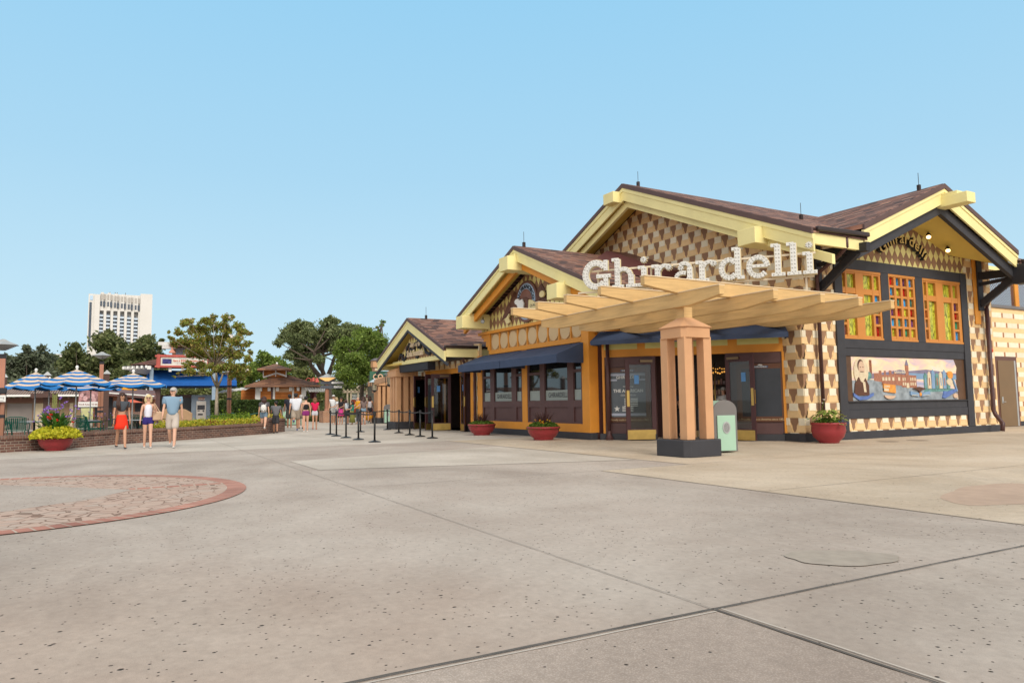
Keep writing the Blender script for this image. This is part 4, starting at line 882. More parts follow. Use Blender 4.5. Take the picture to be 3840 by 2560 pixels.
# ================================================================ ground
def groundmat(name,c0,c1,pit=1.,warm=None,agg=False):
    m,t,b=nodes(name); tc=t.nodes.new('ShaderNodeTexCoord')
    def noise(s,d=6,r=.6): n=t.nodes.new('ShaderNodeTexNoise'); n.inputs['Scale'].default_value=s; n.inputs['Detail'].default_value=d; n.inputs['Roughness'].default_value=r; t.links.new(tc.outputs['UV'],n.inputs['Vector']); return n
    def mulc(a,c,f=1):
        mm=t.nodes.new('ShaderNodeMix'); mm.data_type='RGBA'; mm.blend_type='MULTIPLY'; mm.inputs[0].default_value=f; t.links.new(a,mm.inputs['A']); t.links.new(c,mm.inputs['B']); return mm.outputs['Result']
    r=ramp(t,[(.35,c0),(.65,c1)]); t.links.new(noise(.55,7,.62).outputs[0],r.inputs[0])
    r2=ramp(t,[(.3,(.86,.86,.86)),(.7,(1.1,1.1,1.1))]); t.links.new(noise(14,6,.75).outputs[0],r2.inputs[0])
    r5=ramp(t,[(.38,(.84,.83,.82)),(.6,(1.06,1.06,1.06))]); 
    n5=noise(.22,5,.7); n5.inputs['Distortion'].default_value=.8; t.links.new(n5.outputs[0],r5.inputs[0])
    r4=ramp(t,[(.0,(.80,.80,.80)),(.5,(1,1,1)),(1,(1.22,1.22,1.22))]); t.links.new(noise(160,2,.6).outputs[0],r4.inputs[0])
    c=mulc(mulc(mulc(r.outputs[0],r2.outputs[0]),r4.outputs[0]),r5.outputs[0])
    # pits: sparse dark holes, clustered
    hs_=[]
    for sc_,th in ((10.,.115),(19.,.15),(5.,.085)):
        v=t.nodes.new('ShaderNodeTexVoronoi'); v.inputs['Scale'].default_value=sc_; t.links.new(tc.outputs['UV'],v.inputs['Vector'])
        rr=ramp(t,[(th*.62,(0,0,0)),(th,(1,1,1))]); t.links.new(v.outputs['Distance'],rr.inputs[0])
        # only some cells carry a hole
        sx=t.nodes.new('ShaderNodeSeparateXYZ'); t.links.new(v.outputs['Color'],sx.inputs[0])
        nn=noise(.8,3,.5); 
        ad=t.nodes.new('ShaderNodeMath'); ad.operation='MULTIPLY_ADD'; t.links.new(nn.outputs[0],ad.inputs[0]); ad.inputs[1].default_value=1.6; ad.inputs[2].default_value=-.33-(1-pit)*.5
        lt=t.nodes.new('ShaderNodeMath'); lt.operation='GREATER_THAN'; t.links.new(sx.outputs[0],lt.inputs[0]); t.links.new(ad.outputs[0],lt.inputs[1])
        mxx=t.nodes.new('ShaderNodeMath'); mxx.operation='MAXIMUM'; t.links.new(rr.outputs[0],mxx.inputs[0]); t.links.new(lt.outputs[0],mxx.inputs[1])
        hs_.append(mxx.outputs[0])
    h=hs_[0]
    for k in hs_[1:]:
        mi=t.nodes.new('ShaderNodeMath'); mi.operation='MINIMUM'; t.links.new(h,mi.inputs[0]); t.links.new(k,mi.inputs[1]); h=mi.outputs[0]
    rp_=ramp(t,[(0,(.10,.095,.09)),(1,(1,1,1))]); t.links.new(h,rp_.inputs[0]); c=mulc(c,rp_.outputs[0])
    # brownish tint over the near slabs, fading outward with noise
    vd=t.nodes.new('ShaderNodeVectorMath'); vd.operation='DISTANCE'; vd.inputs[1].default_value=(-2.6,-1.2,0); t.links.new(tc.outputs['UV'],vd.inputs[0])
    md_=t.nodes.new('ShaderNodeMath'); md_.operation='MULTIPLY_ADD'; md_.inputs[1].default_value=3.5; t.links.new(noise(.6,5,.6).outputs[0],md_.inputs[0]); t.links.new(vd.outputs['Value'],md_.inputs[2])
    rs_=ramp(t,[(.0,(.90,.82,.77)),(.62,(.93,.87,.83)),(1,(1,1,1))]); dv=t.nodes.new('ShaderNodeMath'); dv.operation='DIVIDE'; dv.inputs[1].default_value=6.5; t.links.new(md_.outputs[0],dv.inputs[0]); t.links.new(dv.outputs[0],rs_.inputs[0])
    if not agg: c=mulc(c,rs_.outputs[0])
    if agg:
        v=t.nodes.new('ShaderNodeTexVoronoi'); v.inputs['Scale'].default_value=95; t.links.new(tc.outputs['UV'],v.inputs['Vector'])
        ra=ramp(t,[(.0,(1.5,1.45,1.4)),(.22,(1.0,1,1)),(.6,(.82,.8,.78))]); t.links.new(v.outputs['Distance'],ra.inputs[0]); c=mulc(c,ra.outputs[0])
    t.links.new(c,b.inputs['Base Color']); b.inputs['Roughness'].default_value=.82; b.inputs['Specular IOR Level'].default_value=.3
    bp=t.nodes.new('ShaderNodeBump'); bp.inputs['Strength'].default_value=.25; bp.inputs['Distance'].default_value=.01; n8=noise(120,3,.7); t.links.new(n8.outputs[0],bp.inputs['Height'])
    b2=t.nodes.new('ShaderNodeBump'); b2.inputs['Strength'].default_value=.8; b2.inputs['Distance'].default_value=.008; t.links.new(h,b2.inputs['Height']); t.links.new(bp.outputs[0],b2.inputs['Normal']); t.links.new(b2.outputs[0],b.inputs['Normal'])
    return m
GC=groundmat('concrete_grey',(.375,.315,.27),(.445,.39,.34),1.15)
GT=groundmat('concrete_tan',(.485,.395,.295),(.55,.465,.365),.5)
GA=groundmat('concrete_exposed_aggregate',(.40,.335,.29),(.445,.38,.33),.2,agg=True)
GP=groundmat('concrete_pale',(.46,.41,.35),(.53,.48,.42),.35)
def sheet(name,pts,z,m):
    b=MB(); b.add([(x,y,z) for x,y in pts],[tuple(range(len(pts)))]); o=b.build(name,m); o['kind']='structure'; return o
g=MB(); n=24
L=1400; g.add([(-L,-L,0),(L,-L,0),(L,L,0),(-L,L,0)],[(0,1,2,3)]); o=g.build('ground',GC); o['kind']='structure'
def wob(a,b_,k=10,s_=.0):
    return [(a[0]+(b_[0]-a[0])*i/k+random.uniform(-s_,s_),a[1]+(b_[1]-a[1])*i/k+random.uniform(-s_,s_)) for i in range(k)]
sheet('pavement',wob((-10.5,7.62),(30,7.62),14,0)+[(30,60),(-10.5,60)],.004,GT)
sheet('pavement',[(-21.8,9.7),(-10.5,9.7),(-10.5,60),(-21.8,60)],.004,GT)
sheet('pavement',[(-3.2,-30),(30,-30),(30,3.12),(-3.2,3.12)],.004,GA)
sheet('pavement',[(-90,-3),(-21.5,-3.2),(-21.5,3.3),(-21.8,9),(-21.85,60),(-90,60)],.003,GP)
sheet('pavement',[(-16.3,3.5),(-13.8,3.5),(-12,9.6),(-18,9.6)],.0055,GP)
JM=mat('joint_dark',(.10,.09,.08),.9,.3,6)
JL=mat('joint_edge_highlight',(.50,.455,.40),.9,.1,6)  # pale strip beside a joint: edge highlight put into the colour
def joint(a,b_,wd,z=.0085,m=None):
    a=Vector((*a,0));b_=Vector((*b_,0)); d=(b_-a).normalized(); n_=Vector((-d.y,d.x,0))*wd/2; k=max(2,int((b_-a).length/.25)); g=MB(); L1=[];L2=[]
    for i in range(k+1):
        p=a+(b_-a)*i/k; j=random.uniform(.75,1.2); e=random.uniform(-.004,.004); q=n_.normalized()*e
        L1.append((p+n_*j+q)); L2.append((p-n_*j+q))
    vs=[(p.x,p.y,z) for p in L1]+[(p.x,p.y,z) for p in L2]; g.add(vs,[(k+1+i,k+2+i,i+1,i) for i in range(k)])
    o=g.build('pavement_joint',m or JM); o['kind']='structure'
joint((-3.22,-20),(-3.22,3.1),.020); joint((-3.22,3.1),(-3.22,60),.016); joint((-3.2,3.12),(30,3.12),.022); joint((-40,3.4),(-3.2,3.12),.008,m=mat('joint_faint',(.24,.215,.19),.9,.2,6))
joint((-3.175,-20),(-3.175,3.1),.012,.0075,JL); joint((-3.2,3.165),(30,3.165),.01,.0075,JL)
joint((-10.52,3.3),(-10.52,20),.012,m=MATS['joint_faint']); joint((-6.85,7.6),(-6.85,50),.010); joint((-10.5,7.62),(30,7.62),.010); joint((-10.5,11.3),(-3.2,11.3),.006); joint((-24,9.7),(-10.5,9.7),.008)
joint((-17.4,3.3),(-17.4,9.7),.012); joint((-24,-3),(-24,12),.012); joint((-60,7.0),(-24,6.9),.012); joint((-31,-3),(-31,12),.012)
# patches worn into the slabs
def blob(name,c,rx,ry,rot,z,m,k=40,s_=.06):
    pts=[]
    for i in range(k):
        t=2*PI*i/k; q=1+s_*math.sin(3*t+1)+s_*.6*math.sin(7*t)+random.uniform(-.015,.015)
        x,y=rx*q*math.cos(t),ry*q*math.sin(t); pts.append((c[0]+x*math.cos(rot)-y*math.sin(rot),c[1]+x*math.sin(rot)+y*math.cos(rot)))
    return sheet(name,pts,z,m)
blob('damp_patch',(-3.72,4.95),.42,.28,R(60),.0065,mat('damp_concrete',(.34,.295,.245),.75,.12,9,dirt=.15))
blob('rust_stain',(-5.0,9.9),.62,1.35,R(12),.0062,mat('stained_concrete',(.44,.32,.24),.8,.08,5,dirt=.15))
# brick ring medallion
C0=(-12.05,-1.59); RR=3.47
RB=brickmat('red_paver',(.42,.20,.15),(.36,.165,.125),(.45,.36,.29),.16,.3,.012,offset=0)
def ringsheet(r0,r1,z,m,a0=-60,a1=300,k=110):
    g=MB(); vs=[]
    for i in range(k+1):
        t=R(a0+(a1-a0)*i/k); vs+=[(C0[0]+r*math.cos(t),C0[1]+r*math.sin(t),z) for r in (r0,r1)]
    g.add(vs,[(2*i,2*i+1,2*i+3,2*i+2) for i in range(k)]); o=g.build('paving_ring',m); o['kind']='structure'
    # polar uv so the bricks stand radially
    u=o.data.uv_layers[0].data; li=0
    for p in o.data.polygons:
        for l in p.loop_indices:
            v=o.data.vertices[o.data.loops[l].vertex_index].co; a=math.atan2(v.y-C0[1],v.x-C0[0]); 
            if p.index<k//2 and a<-.9 and False: a+=2*PI
            a=(a-R(a0))%(2*PI)
            if p.index>k-3 and a<1: a+=2*PI
            u[l].uv=(a*RR,math.hypot(v.x-C0[0],v.y-C0[1])-r0)
ringsheet(RR-.28,RR,.0105,RB)
def flagm():
    m,t,b=nodes('pink_flagstones'); tc=t.nodes.new('ShaderNodeTexCoord')
    v=t.nodes.new('ShaderNodeTexVoronoi'); v.feature='DISTANCE_TO_EDGE'; v.inputs['Scale'].default_value=5.2; t.links.new(tc.outputs['UV'],v.inputs['Vector'])
    v2=t.nodes.new('ShaderNodeTexVoronoi'); v2.inputs['Scale'].default_value=5.2; t.links.new(tc.outputs['UV'],v2.inputs['Vector'])
    sx=t.nodes.new('ShaderNodeSeparateXYZ'); t.links.new(v2.outputs['Color'],sx.inputs[0])
    r=ramp(t,[(0,(.40,.28,.22)),(.5,(.47,.34,.27)),(1,(.43,.34,.28))]); t.links.new(sx.outputs[0],r.inputs[0])
    n=t.nodes.new('ShaderNodeTexNoise'); n.inputs['Scale'].default_value=1.2; t.links.new(tc.outputs['UV'],n.inputs['Vector'])
    md=t.nodes.new('ShaderNodeMath'); md.operation='MULTIPLY'; md.inputs[1].default_value=.07; t.links.new(n.outputs[0],md.inputs[0])
    gt=t.nodes.new('ShaderNodeMath'); gt.operation='GREATER_THAN'; t.links.new(v.outputs['Distance'],gt.inputs[0]); t.links.new(md.outputs[0],gt.inputs[1]); 
    r2=ramp(t,[(0,(.45,.38,.33)),(1,(1,1,1))]); t.links.new(gt.outputs[0],r2.inputs[0])
    mm=t.nodes.new('ShaderNodeMix'); mm.data_type='RGBA'; mm.blend_type='MULTIPLY'; mm.inputs[0].default_value=1; t.links.new(r.outputs[0],mm.inputs['A']); t.links.new(r2.outputs[0],mm.inputs['B']); t.links.new(mm.outputs['Result'],b.inputs['Base Color']); b.inputs['Roughness'].default_value=.85
    return m
sheet('paving_medallion',[(C0[0]+(RR-.27)*math.cos(2*PI*i/90),C0[1]+(RR-.27)*math.sin(2*PI*i/90)) for i in range(90)],.0085,flagm())
sheet('paving_medallion',[(-12.2,.35),(-13.2,-.5),(-14.4,-1.6),(-14.7,-2.6),(-10.3,-3.3),(-9.4,-2.4),(-10.6,-1.0),(-11.3,-.2)],.0095,GC)
b=MB(); b.beam((-12.3,.3,.0085),(-12.34,1.72,.0085),.2,.006); b.build('paving_band',brickmat('red_paver_band',(.42,.20,.15),(.36,.165,.125),(.45,.36,.29),.3,.2,.014))['kind']='structure'
# round manhole-like discs far right
for px,py in ((3330,1655),(3440,1651)):
    p=gnd(px,py); blob('cover_plate',(p.x,p.y),.28,.28,0,.0095,mat('cover_grey',(.33,.26,.2),.7),24,0)

# ================================================================ foliage tools
def leafmesh(centers,size,elong=1.6,flat=.0,dirs=None):
    n=len(centers); c=np.asarray(centers)
    a=rng.normal(size=(n,3)); 
    if dirs is not None: a=a*.5+dirs
    a/=np.linalg.norm(a,axis=1)[:,None]
    b_=rng.normal(size=(n,3)); b_-= (b_*a).sum(1)[:,None]*a; b_/=np.linalg.norm(b_,axis=1)[:,None]
    s_=size*rng.uniform(.6,1.35,size=(n,1)); A=a*s_*elong; B=b_*s_
    V=np.stack([c-A,c-B*.8,c+A,c+B*.8],1).reshape(-1,3); return V
def leaves(name,V,m,parent=None,uv=False):
    me=bpy.data.meshes.new(name); n=len(V)//4; off=np.array(wloc(parent)) if parent else np.zeros(3); V=V-off
    me.vertices.add(len(V)); me.vertices.foreach_set('co',V.astype(np.float32).ravel()); me.loops.add(4*n); me.loops.foreach_set('vertex_index',np.arange(4*n,dtype=np.int32))
    me.polygons.add(n); me.polygons.foreach_set('loop_start',np.arange(0,4*n,4,dtype=np.int32)); me.polygons.foreach_set('loop_total',np.full(n,4,dtype=np.int32)) if hasattr(me.polygons[0],'loop_total') and False else None
    me.materials.append(m); me.update(calc_edges=True)
    o=bpy.data.objects.new(name,me); COL.objects.link(o)
    if parent: o.parent=parent
    return o
def crownpts(blobs,n,clump=.62,nc=34,shell=.25):
    """blobs (x,y,z,r): leaves gathered in clumps through each blob"""
    P=[]; W=np.array([b_[3]**2 for b_ in blobs]); W/=W.sum()
    for b_,w_ in zip(blobs,W):
        k=max(20,int(n*w_)); c=np.array(b_[:3]); r=b_[3]; m_=nc
        d=rng.normal(size=(m_,3)); d/=np.linalg.norm(d,axis=1)[:,None]; rad=r*(shell+(1-shell)*rng.random(m_)**.7)[:,None]*rng.uniform(.7,1.08,(m_,1)); cc=c+d*rad*np.array([1,1,.85])
        idx=rng.integers(0,m_,k); sz=r*clump*rng.uniform(.5,1.1,m_)
        P.append(cc[idx]+rng.normal(size=(k,3))*sz[idx][:,None]*np.array([.8,.8,.55])*.6)
    return np.concatenate(P)
BARK=mat('grey_brown_bark',(.105,.078,.06),.85,.3,8,bump=.5); BARKL=mat('pale_mottled_bark',(.33,.27,.20),.75,.25,7,bump=.2)
OAKL=leafmat('oak_leaves',[(0.081,0.111,0.043),(0.135,0.176,0.068),(0.216,0.257,0.101),(0.149,0.176,0.084),(0.297,0.338,0.149)])
DKL=leafmat('dark_evergreen_leaves',[(0.058,0.078,0.029),(0.094,0.124,0.042),(0.150,0.182,0.062),(0.208,0.227,0.091),(0.101,0.114,0.055)])
SGL=leafmat('grey_green_leaves',[(0.065,0.088,0.049),(0.111,0.137,0.081),(0.169,0.195,0.117),(0.124,0.137,0.104)])
BRL=leafmat('bright_green_leaves',[(0.081,0.138,0.023),(0.149,0.230,0.037),(0.241,0.333,0.057),(0.127,0.190,0.040),(0.310,0.391,0.103)],trans=.35)
CML=leafmat('myrtle_leaves',[(0.138,0.196,0.034),(0.241,0.310,0.052),(0.345,0.333,0.063),(0.207,0.265,0.052),(0.425,0.345,0.092),(0.310,0.172,0.052),(0.276,0.345,0.069)],trans=.35)
OLL=leafmat('olive_leaves',[(.10,.13,.03),(.17,.20,.055),(.22,.23,.10),(.12,.14,.05)],trans=.3)
HEDL=leafmat('hedge_leaves',[(.022,.045,.012),(.045,.08,.02),(.085,.13,.03),(.03,.05,.014)])
def COS2(x): return 1/(1+((x-1920)/FPX)**2)
def pxb(lst,d,dd=0,sq=1.):
    out=[]
    for (x,y,r) in lst:
        q=d+random.uniform(-dd,dd); p=at(x,y,q); out.append((p.x,p.y,p.z,r*q/FPX*sq*COS2(x)))
    return out
def tree(name,label,base,blobs,n,size,lm,bark=BARK,trunk=None,r0=.2,group=None,clump=.62,nc=34,shell=.25,cat='tree',limbs=True,nl=14):
    base=Vector(base); t=thing(name,label,cat,base,group)
    cc=Vector(np.mean([b_[:3] for b_ in blobs],axis=0))
    m=MB()
    if trunk is None:
        fork=base.lerp(cc,.45); trunk=[[base-Vector((0,0,.1)),base.lerp(fork,.5)+Vector((random.uniform(-.1,.1),random.uniform(-.1,.1),0)),fork]]
    for i,tr in enumerate(trunk): m.tube(tr,[r0*(1-.5*j/(len(tr)-1))*(1 if i==0 else .62) for j in range(len(tr))],8)
    if limbs:
        f0=[Vector(tr[-1]) for tr in trunk]
        for b_ in random.sample(blobs,min(nl,len(blobs))):
            c=Vector(b_[:3]); f=min(f0,key=lambda q:(q-c).length); mid=f.lerp(c,.5)+Vector((random.uniform(-.3,.3),random.uniform(-.3,.3),random.uniform(-.2,.5)))*b_[3]*.3
            m.tube([f,mid,c],[r0*.26,r0*.14,r0*.05],6)
            for k in range(3):
                d_=Vector(rng.normal(size=3)).normalized()*b_[3]*.8; m.tube([c.lerp(mid,.3*k/3),c+d_*.5,c+d_],[r0*.1,r0*.06,r0*.02],4)
    m.build('trunk',bark,t,smooth=True)
    P=crownpts(blobs,n,clump,nc,shell); leaves('crown',leafmesh(P,size),lm,t); return t
# ---- far trees behind the square, left to right
GRPT='trees beyond the far buildings'
def fartree(lab,bl,d,n,size,lm,**k):
    B=pxb(bl,d,d*.02); x=np.mean([b_[0] for b_ in bl]); p=at(x,1500,d); tree('evergreen_tree',lab,(p.x,p.y,0),B,n,size,lm,r0=.28,group=GRPT,**k)
fartree('grey green evergreen at the far left behind the first striped parasol',[(60,1400,72),(105,1350,55),(150,1350,52),(40,1470,70),(110,1450,75),(170,1420,60),(25,1350,30),(100,1305,18),(155,1305,18)],70,15000,.10,SGL)
fartree('smaller grey green evergreen between the far left tree and the darker tree',[(205,1400,58),(195,1350,32),(235,1440,50),(200,1460,60)],78,10000,.11,SGL)
fartree('dark evergreen in front of the left foot of the white tower',[(278,1330,46),(300,1390,60),(245,1380,42),(330,1360,38),(270,1450,70),(340,1430,60),(285,1295,16)],74,14000,.11,DKL)
fartree('tall round dark evergreen covering the lower middle of the white tower',[(400,1300,55),(380,1270,32),(430,1290,42),(445,1350,58),(370,1370,62),(420,1420,75),(355,1430,50),(470,1420,55),(405,1252,20)],72,20000,.11,DKL)
fartree('round dark evergreen beneath the right edge of the white tower',[(540,1300,45),(555,1275,25),(575,1350,48),(510,1350,50),(548,1400,68),(505,1430,50),(598,1400,40),(600,1300,18),(606,1276,8)],70,16000,.11,DKL)
fartree('bright green tree with orange tips behind the orange pavilion roof',[(1000,1370,42),(1040,1365,38),(960,1385,42),(1070,1400,38),(985,1335,24),(930,1400,40),(1010,1440,50),(900,1440,45)],92,14000,.12,BRL)
fartree('sparse olive green tree right of the orange pavilion roof',[(1120,1385,30),(1150,1400,36),(1110,1430,34),(1165,1435,34),(1135,1362,16),(1190,1470,40),(1150,1480,40),(1205,1520,40)],84,7000,.12,OLL,shell=.3)
fartree('low green tree seen under the blue awning',[(640,1470,40),(700,1470,45),(760,1480,45),(820,1480,40),(870,1500,40),(600,1500,40),(560,1500,40)],84,6000,.13,OLL)
fartree('dark shrubby tree behind the lamp with the finger signs',[(1240,1540,40),(1290,1530,40),(1180,1550,36),(1330,1540,36),(1400,1530,30),(1260,1490,30),(1225,1580,30)],72,6500,.11,DKL)
# ---- live oak
bl=[(1045,1284,20),(1062,1262,26),(1090,1245,30),(1118,1228,34),(1152,1222,30),(1100,1275,36),(1140,1262,40),(1134,1306,36),(1100,1325,32),(1080,1338,22),(1190,1257,34),(1172,1240,22),(1237,1200,26),(1258,1205,18),(1225,1225,34),(1212,1284,42),(1257,1250,40),(1301,1228,28),(1335,1238,28),(1301,1260,36),(1365,1245,26),(1335,1290,36),(1180,1320,34),(1165,1350,24),(1270,1300,34),(1130,1355,28),(1195,1350,22),(1300,1330,34)]
B=pxb(bl,62,3.5); q=lambda x,y,d=62: at(x,y,d)
tree('oak_tree','large spreading live oak with twisting dark limbs in the background',(q(1240,1570).x,q(1240,1570).y,0),B,36000,.072,OAKL,r0=.36,clump=.62,nc=20,shell=.2,nl=26,
 trunk=[[q(1240,1600),q(1238,1520),q(1232,1460),q(1223,1429)],[q(1223,1429),q(1207,1384,61),q(1214,1351,61),q(1212,1320,61)],[q(1223,1429),q(1245,1373,63),q(1252,1346,63),q(1262,1320,63)],[q(1226,1440),q(1190,1400,60),q(1168,1372,60),q(1160,1350,59)],[q(1230,1450),q(1260,1410,65),q(1285,1370,66)],[q(1207,1384,61),q(1185,1350,60),q(1178,1320,59)]])
bl=[(1357,1255,34),(1382,1262,36),(1413,1266,30),(1437,1283,22),(1290,1290,28),(1279,1315,30),(1324,1295,38),(1368,1300,40),(1413,1302,36),(1290,1355,36),(1335,1345,42),(1380,1340,42),(1415,1330,32),(1301,1396,36),(1346,1390,38),(1380,1384,36),(1313,1428,26),(1346,1420,30),(1400,1370,32),(1270,1380,24),(1275,1415,20),(1375,1420,26),(1437,1206,8),(1431,1220,8),(1413,1228,6),(1420,1240,9),(1425,1255,9),(1404,1410,20)]
B=pxb(bl,54,2.5); q=lambda x,y,d=54: at(x,y,d)
tree('elm_tree','bright green leaning tree overlapping the right side of the oak',(q(1350,1570).x,q(1350,1570).y,0),B,34000,.056,BRL,r0=.2,clump=.66,nc=22,shell=.2,nl=20,
 trunk=[[q(1351,1600),q(1354,1520),q(1357,1470),q(1361,1420),q(1365,1370)],[q(1361,1420),q(1335,1370,53),q(1325,1330,53)],[q(1362,1400),q(1390,1350,55),q(1410,1300,55),q(1431,1222,54)]])
# ---- crape myrtle in the brick bed
bl=[(695,1215,26),(672,1245,22),(722,1235,30),(712,1202,16),(768,1205,24),(760,1240,30),(800,1192,16),(802,1225,30),(850,1195,22),(845,1230,30),(870,1188,14),(890,1222,22),(905,1250,22),(938,1248,10),(925,1240,9),(660,1285,26),(640,1268,14),(700,1280,32),(745,1280,34),(790,1275,34),(835,1275,34),(880,1280,32),(915,1295,18),(940,1285,9),(632,1245,8),(722,1325,32),(770,1325,34),(815,1325,36),(860,1325,34),(900,1330,26),(930,1345,20),(705,1365,22),(750,1370,24),(690,1395,16),(720,1390,20),(845,1375,36),(890,1385,34),(925,1390,22),(800,1385,30),(760,1395,18),(905,1420,20),(870,1410,20),(668,1402,6),(652,1412,5),(940,1320,12)]
B=pxb(bl,38,1.2); q=lambda x,y,d=38: at(x,y,d)
cm=tree('crape_myrtle','crape myrtle with a pale trunk and reddish green leaves in the brick flower bed',(q(811,1570).x,q(811,1570).y,.4),B,26000,.036,CML,bark=BARKL,r0=.11,clump=.60,nc=12,shell=.2,nl=24,
 trunk=[[q(812,1590),q(812,1520),q(814,1450)],[q(814,1452),q(800,1425,37.8),q(792,1405,37.8)],[q(814,1452),q(828,1425,38.2),q(836,1400,38.2)],[q(814,1450),q(812,1410),q(806,1370)]])
P=crownpts(random.sample(B,22),160,.3,3); leaves('blossom',leafmesh(P,.055,1.1),leafmat('white_blossom',[(.75,.7,.66),(.7,.62,.58)],.7,.2),cm)

# ================================================================ white tower
TD=330; hb_,hu,hn,X,Z=screen_plane(440,TD)
ht=thing('hotel_tower','tall white tower block with rows of balconies behind the left trees','building',(hb_.x,hb_.y,0))
FH=frame(hb_,hu,hn); tb=hb_
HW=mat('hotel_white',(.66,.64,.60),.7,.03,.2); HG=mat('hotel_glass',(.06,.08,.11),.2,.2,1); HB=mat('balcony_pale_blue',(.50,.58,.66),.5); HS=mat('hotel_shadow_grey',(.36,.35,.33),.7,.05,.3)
m=MB()
m.fb(FH,X(318),X(342),0,Z(1106),-14,-.5); m.fb(FH,X(342),X(362),0,Z(1108),-16,.8); m.fb(FH,X(515),X(560),0,Z(1098),-14,1.2); m.fb(FH,X(362),X(515),0,Z(1350),-16,-1.2); m.fb(FH,X(362),X(515),Z(1167),Z(1104),-16,.2)
for i in range(7):
    x=X(362+i*26.3); m.fb(FH,x+X(455)-X(440),x+X(465)-X(440),0,Z(1167),-1.2,.6)
    m.fb(FH,x+.2,x+1.3,Z(1167),Z(1099+1.5*i),.1,.5+.3*(i%2))
m.build('wall',HW,ht)
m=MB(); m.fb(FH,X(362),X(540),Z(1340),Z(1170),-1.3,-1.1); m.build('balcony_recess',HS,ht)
for i in range(7):
    x=X(362+i*26.3); m=MB()
    for k in range(9):
        z=Z(1182+i*1.6+14.1*k); m.fb(FH,x-.1,x+X(454)-X(440),z-.75,z,-1.1,.5)
    m.build('balcony',HB,ht)
    m=MB()
    for k in range(9):
        z=Z(1182+i*1.6+14.1*k); m.fb(FH,x+.1,x+.7,z,z+.7,-1.0,.1)
    m.fb(FH,x+.15,x+.75,Z(1150+2*i),Z(1132+2*i),.2,.85); m.fb(FH,x+1.1,x+1.85,Z(1152+2*i),Z(1132+2*i),.2,.85)
    m.build('hotel_window',HG,ht)
    m=MB(); m.fb(FH,x+.2,x+.75,Z(1126+2*i),Z(1106+2*i),.2,.87); m.fb(FH,x+1.1,x+1.85,Z(1126+2*i),Z(1106+2*i),.2,.87); m.build('top_recess',mat('hotel_recess',(.40,.37,.33),.7),ht)
m=MB(); m.fb(FH,X(322),X(331),Z(1300),Z(1137),-.5,-.4); m.build('stair_window',HG,ht)
m=MB(); m.fb(FH,X(323),X(335),Z(1129),Z(1112),-.5,-.3); m.build('sky_opening',mat('sky_seen_through',(.45,.6,.75),.9),ht)
m=MB()
for xx in (398,418,426,458): m.tube([FH(X(xx),Z(1100),-5),FH(X(xx),Z(1090),-5)],.12,4)
m.build('roof_mast',GREYM,ht)
p=at(205,1345,260); b2=thing('far_building','low pale flat topped building just showing over the left trees','building',(p.x,p.y,0)); FQ=frame((p.x,p.y,0),hu,hn)
m=MB(); m.fb(FQ,-2,4.5,0,p.z+1.5,-8,0); m.fb(FQ,-8,-2,0,p.z-.8,-8,0); m.build('wall',HW,b2)

# far wood closing the view
m_=[];
for i in range(60):
    x=820+i*11; p=at(x,1500,118); m_.append((p.x,p.y,random.uniform(1.2,4.2),2.2))
P=crownpts(m_,26000,.8,20,.1); tag(leaves('far_wood',leafmesh(P,.18),DKL),'dark far wood closing the end of the walk','wood',None,'stuff')
# ================================================================ low brick wall, beds, hedge
WL=[(-23.2,-6.5),(-25.2,-2.65),(-25.95,-1.35),(-27.0,-.62),(-28.0,.2),(-29.9,2.6),(-33.3,5.9)]
def wallrun(name,lab,path,z1,th,parent=None,cop=True,m=BRICK,z0=0.,side=-1,cat='wall'):
    t=thing(name,lab,cat,(path[0][0],path[0][1],z0)); P=[Vector((*p,0)) for p in path]; k=len(P); out_=[];inn=[];ov=[];iv=[]
    for i,p in enumerate(P):
        d=(P[min(i+1,k-1)]-P[max(i-1,0)]).normalized(); n_=Vector((d.y,-d.x,0))*side
        out_.append(p); inn.append(p-n_*th); ov.append(p+n_*.03); iv.append(p-n_*(th+.03))
    def run(a,c,za,zb,mm,nm):
        g=MB(); vs=[(p.x,p.y,za) for p in a]+[(p.x,p.y,za) for p in c]+[(p.x,p.y,zb) for p in a]+[(p.x,p.y,zb) for p in c]
        fs=[]
        for i in range(k-1): fs+=[(i,i+1,2*k+i+1,2*k+i),(k+i+1,k+i,3*k+i,3*k+i+1),(2*k+i,2*k+i+1,3*k+i+1,3*k+i)]
        fs+=[(0,2*k,3*k,k),(k-1,2*k-1,4*k-1,3*k-1)]
        g.add(vs,fs); o=fixn(g.build(nm,mm,t)); return o
    o=run(out_,inn,z0,z1-(.1 if cop else 0),m,'brickwork')
    # continuous u along the wall
    if cop: run(ov,iv,z1-.1,z1,BRICKC,'coping')
    return t
wallrun('brick_wall','long low brown brick wall curving along the left edge of the square',WL,.47,.3)
wallrun('brick_wall','short inner brick kerb under the black iron fence',[(-33.5,-9),(-35.5,0.5),(-37.5,3.2)],.30,.35)
wallrun('brick_wall','low brick bed edge behind the walkers with the mint bins',[(-37.5,6.2),(-43,8.2),(-49.5,10.6)],.42,.3)
wallrun('brick_wall','small stepped brick bed at the end of the long brick wall',[(-33.3,5.9),(-35.2,7.0),(-38.5,6.9)],.62,.3)
b=MB(); b.add([(-23.5,-6.6,.06),(-28,-.2,.06),(-30.1,2.6,.34),(-33.4,5.8,.34),(-38.5,6.7,.34),(-43,3,.3),(-34,-12,.06)],[tuple(range(7))]); so_=b.build('planting_soil',SOIL); so_['kind']='structure'
b=MB(); b.add([(-38,7,.3),(-49,10.8,.3),(-54,10,.3),(-44,3,.3)],[tuple(range(4))]); so_=b.build('planting_soil',SOIL); so_['kind']='structure'
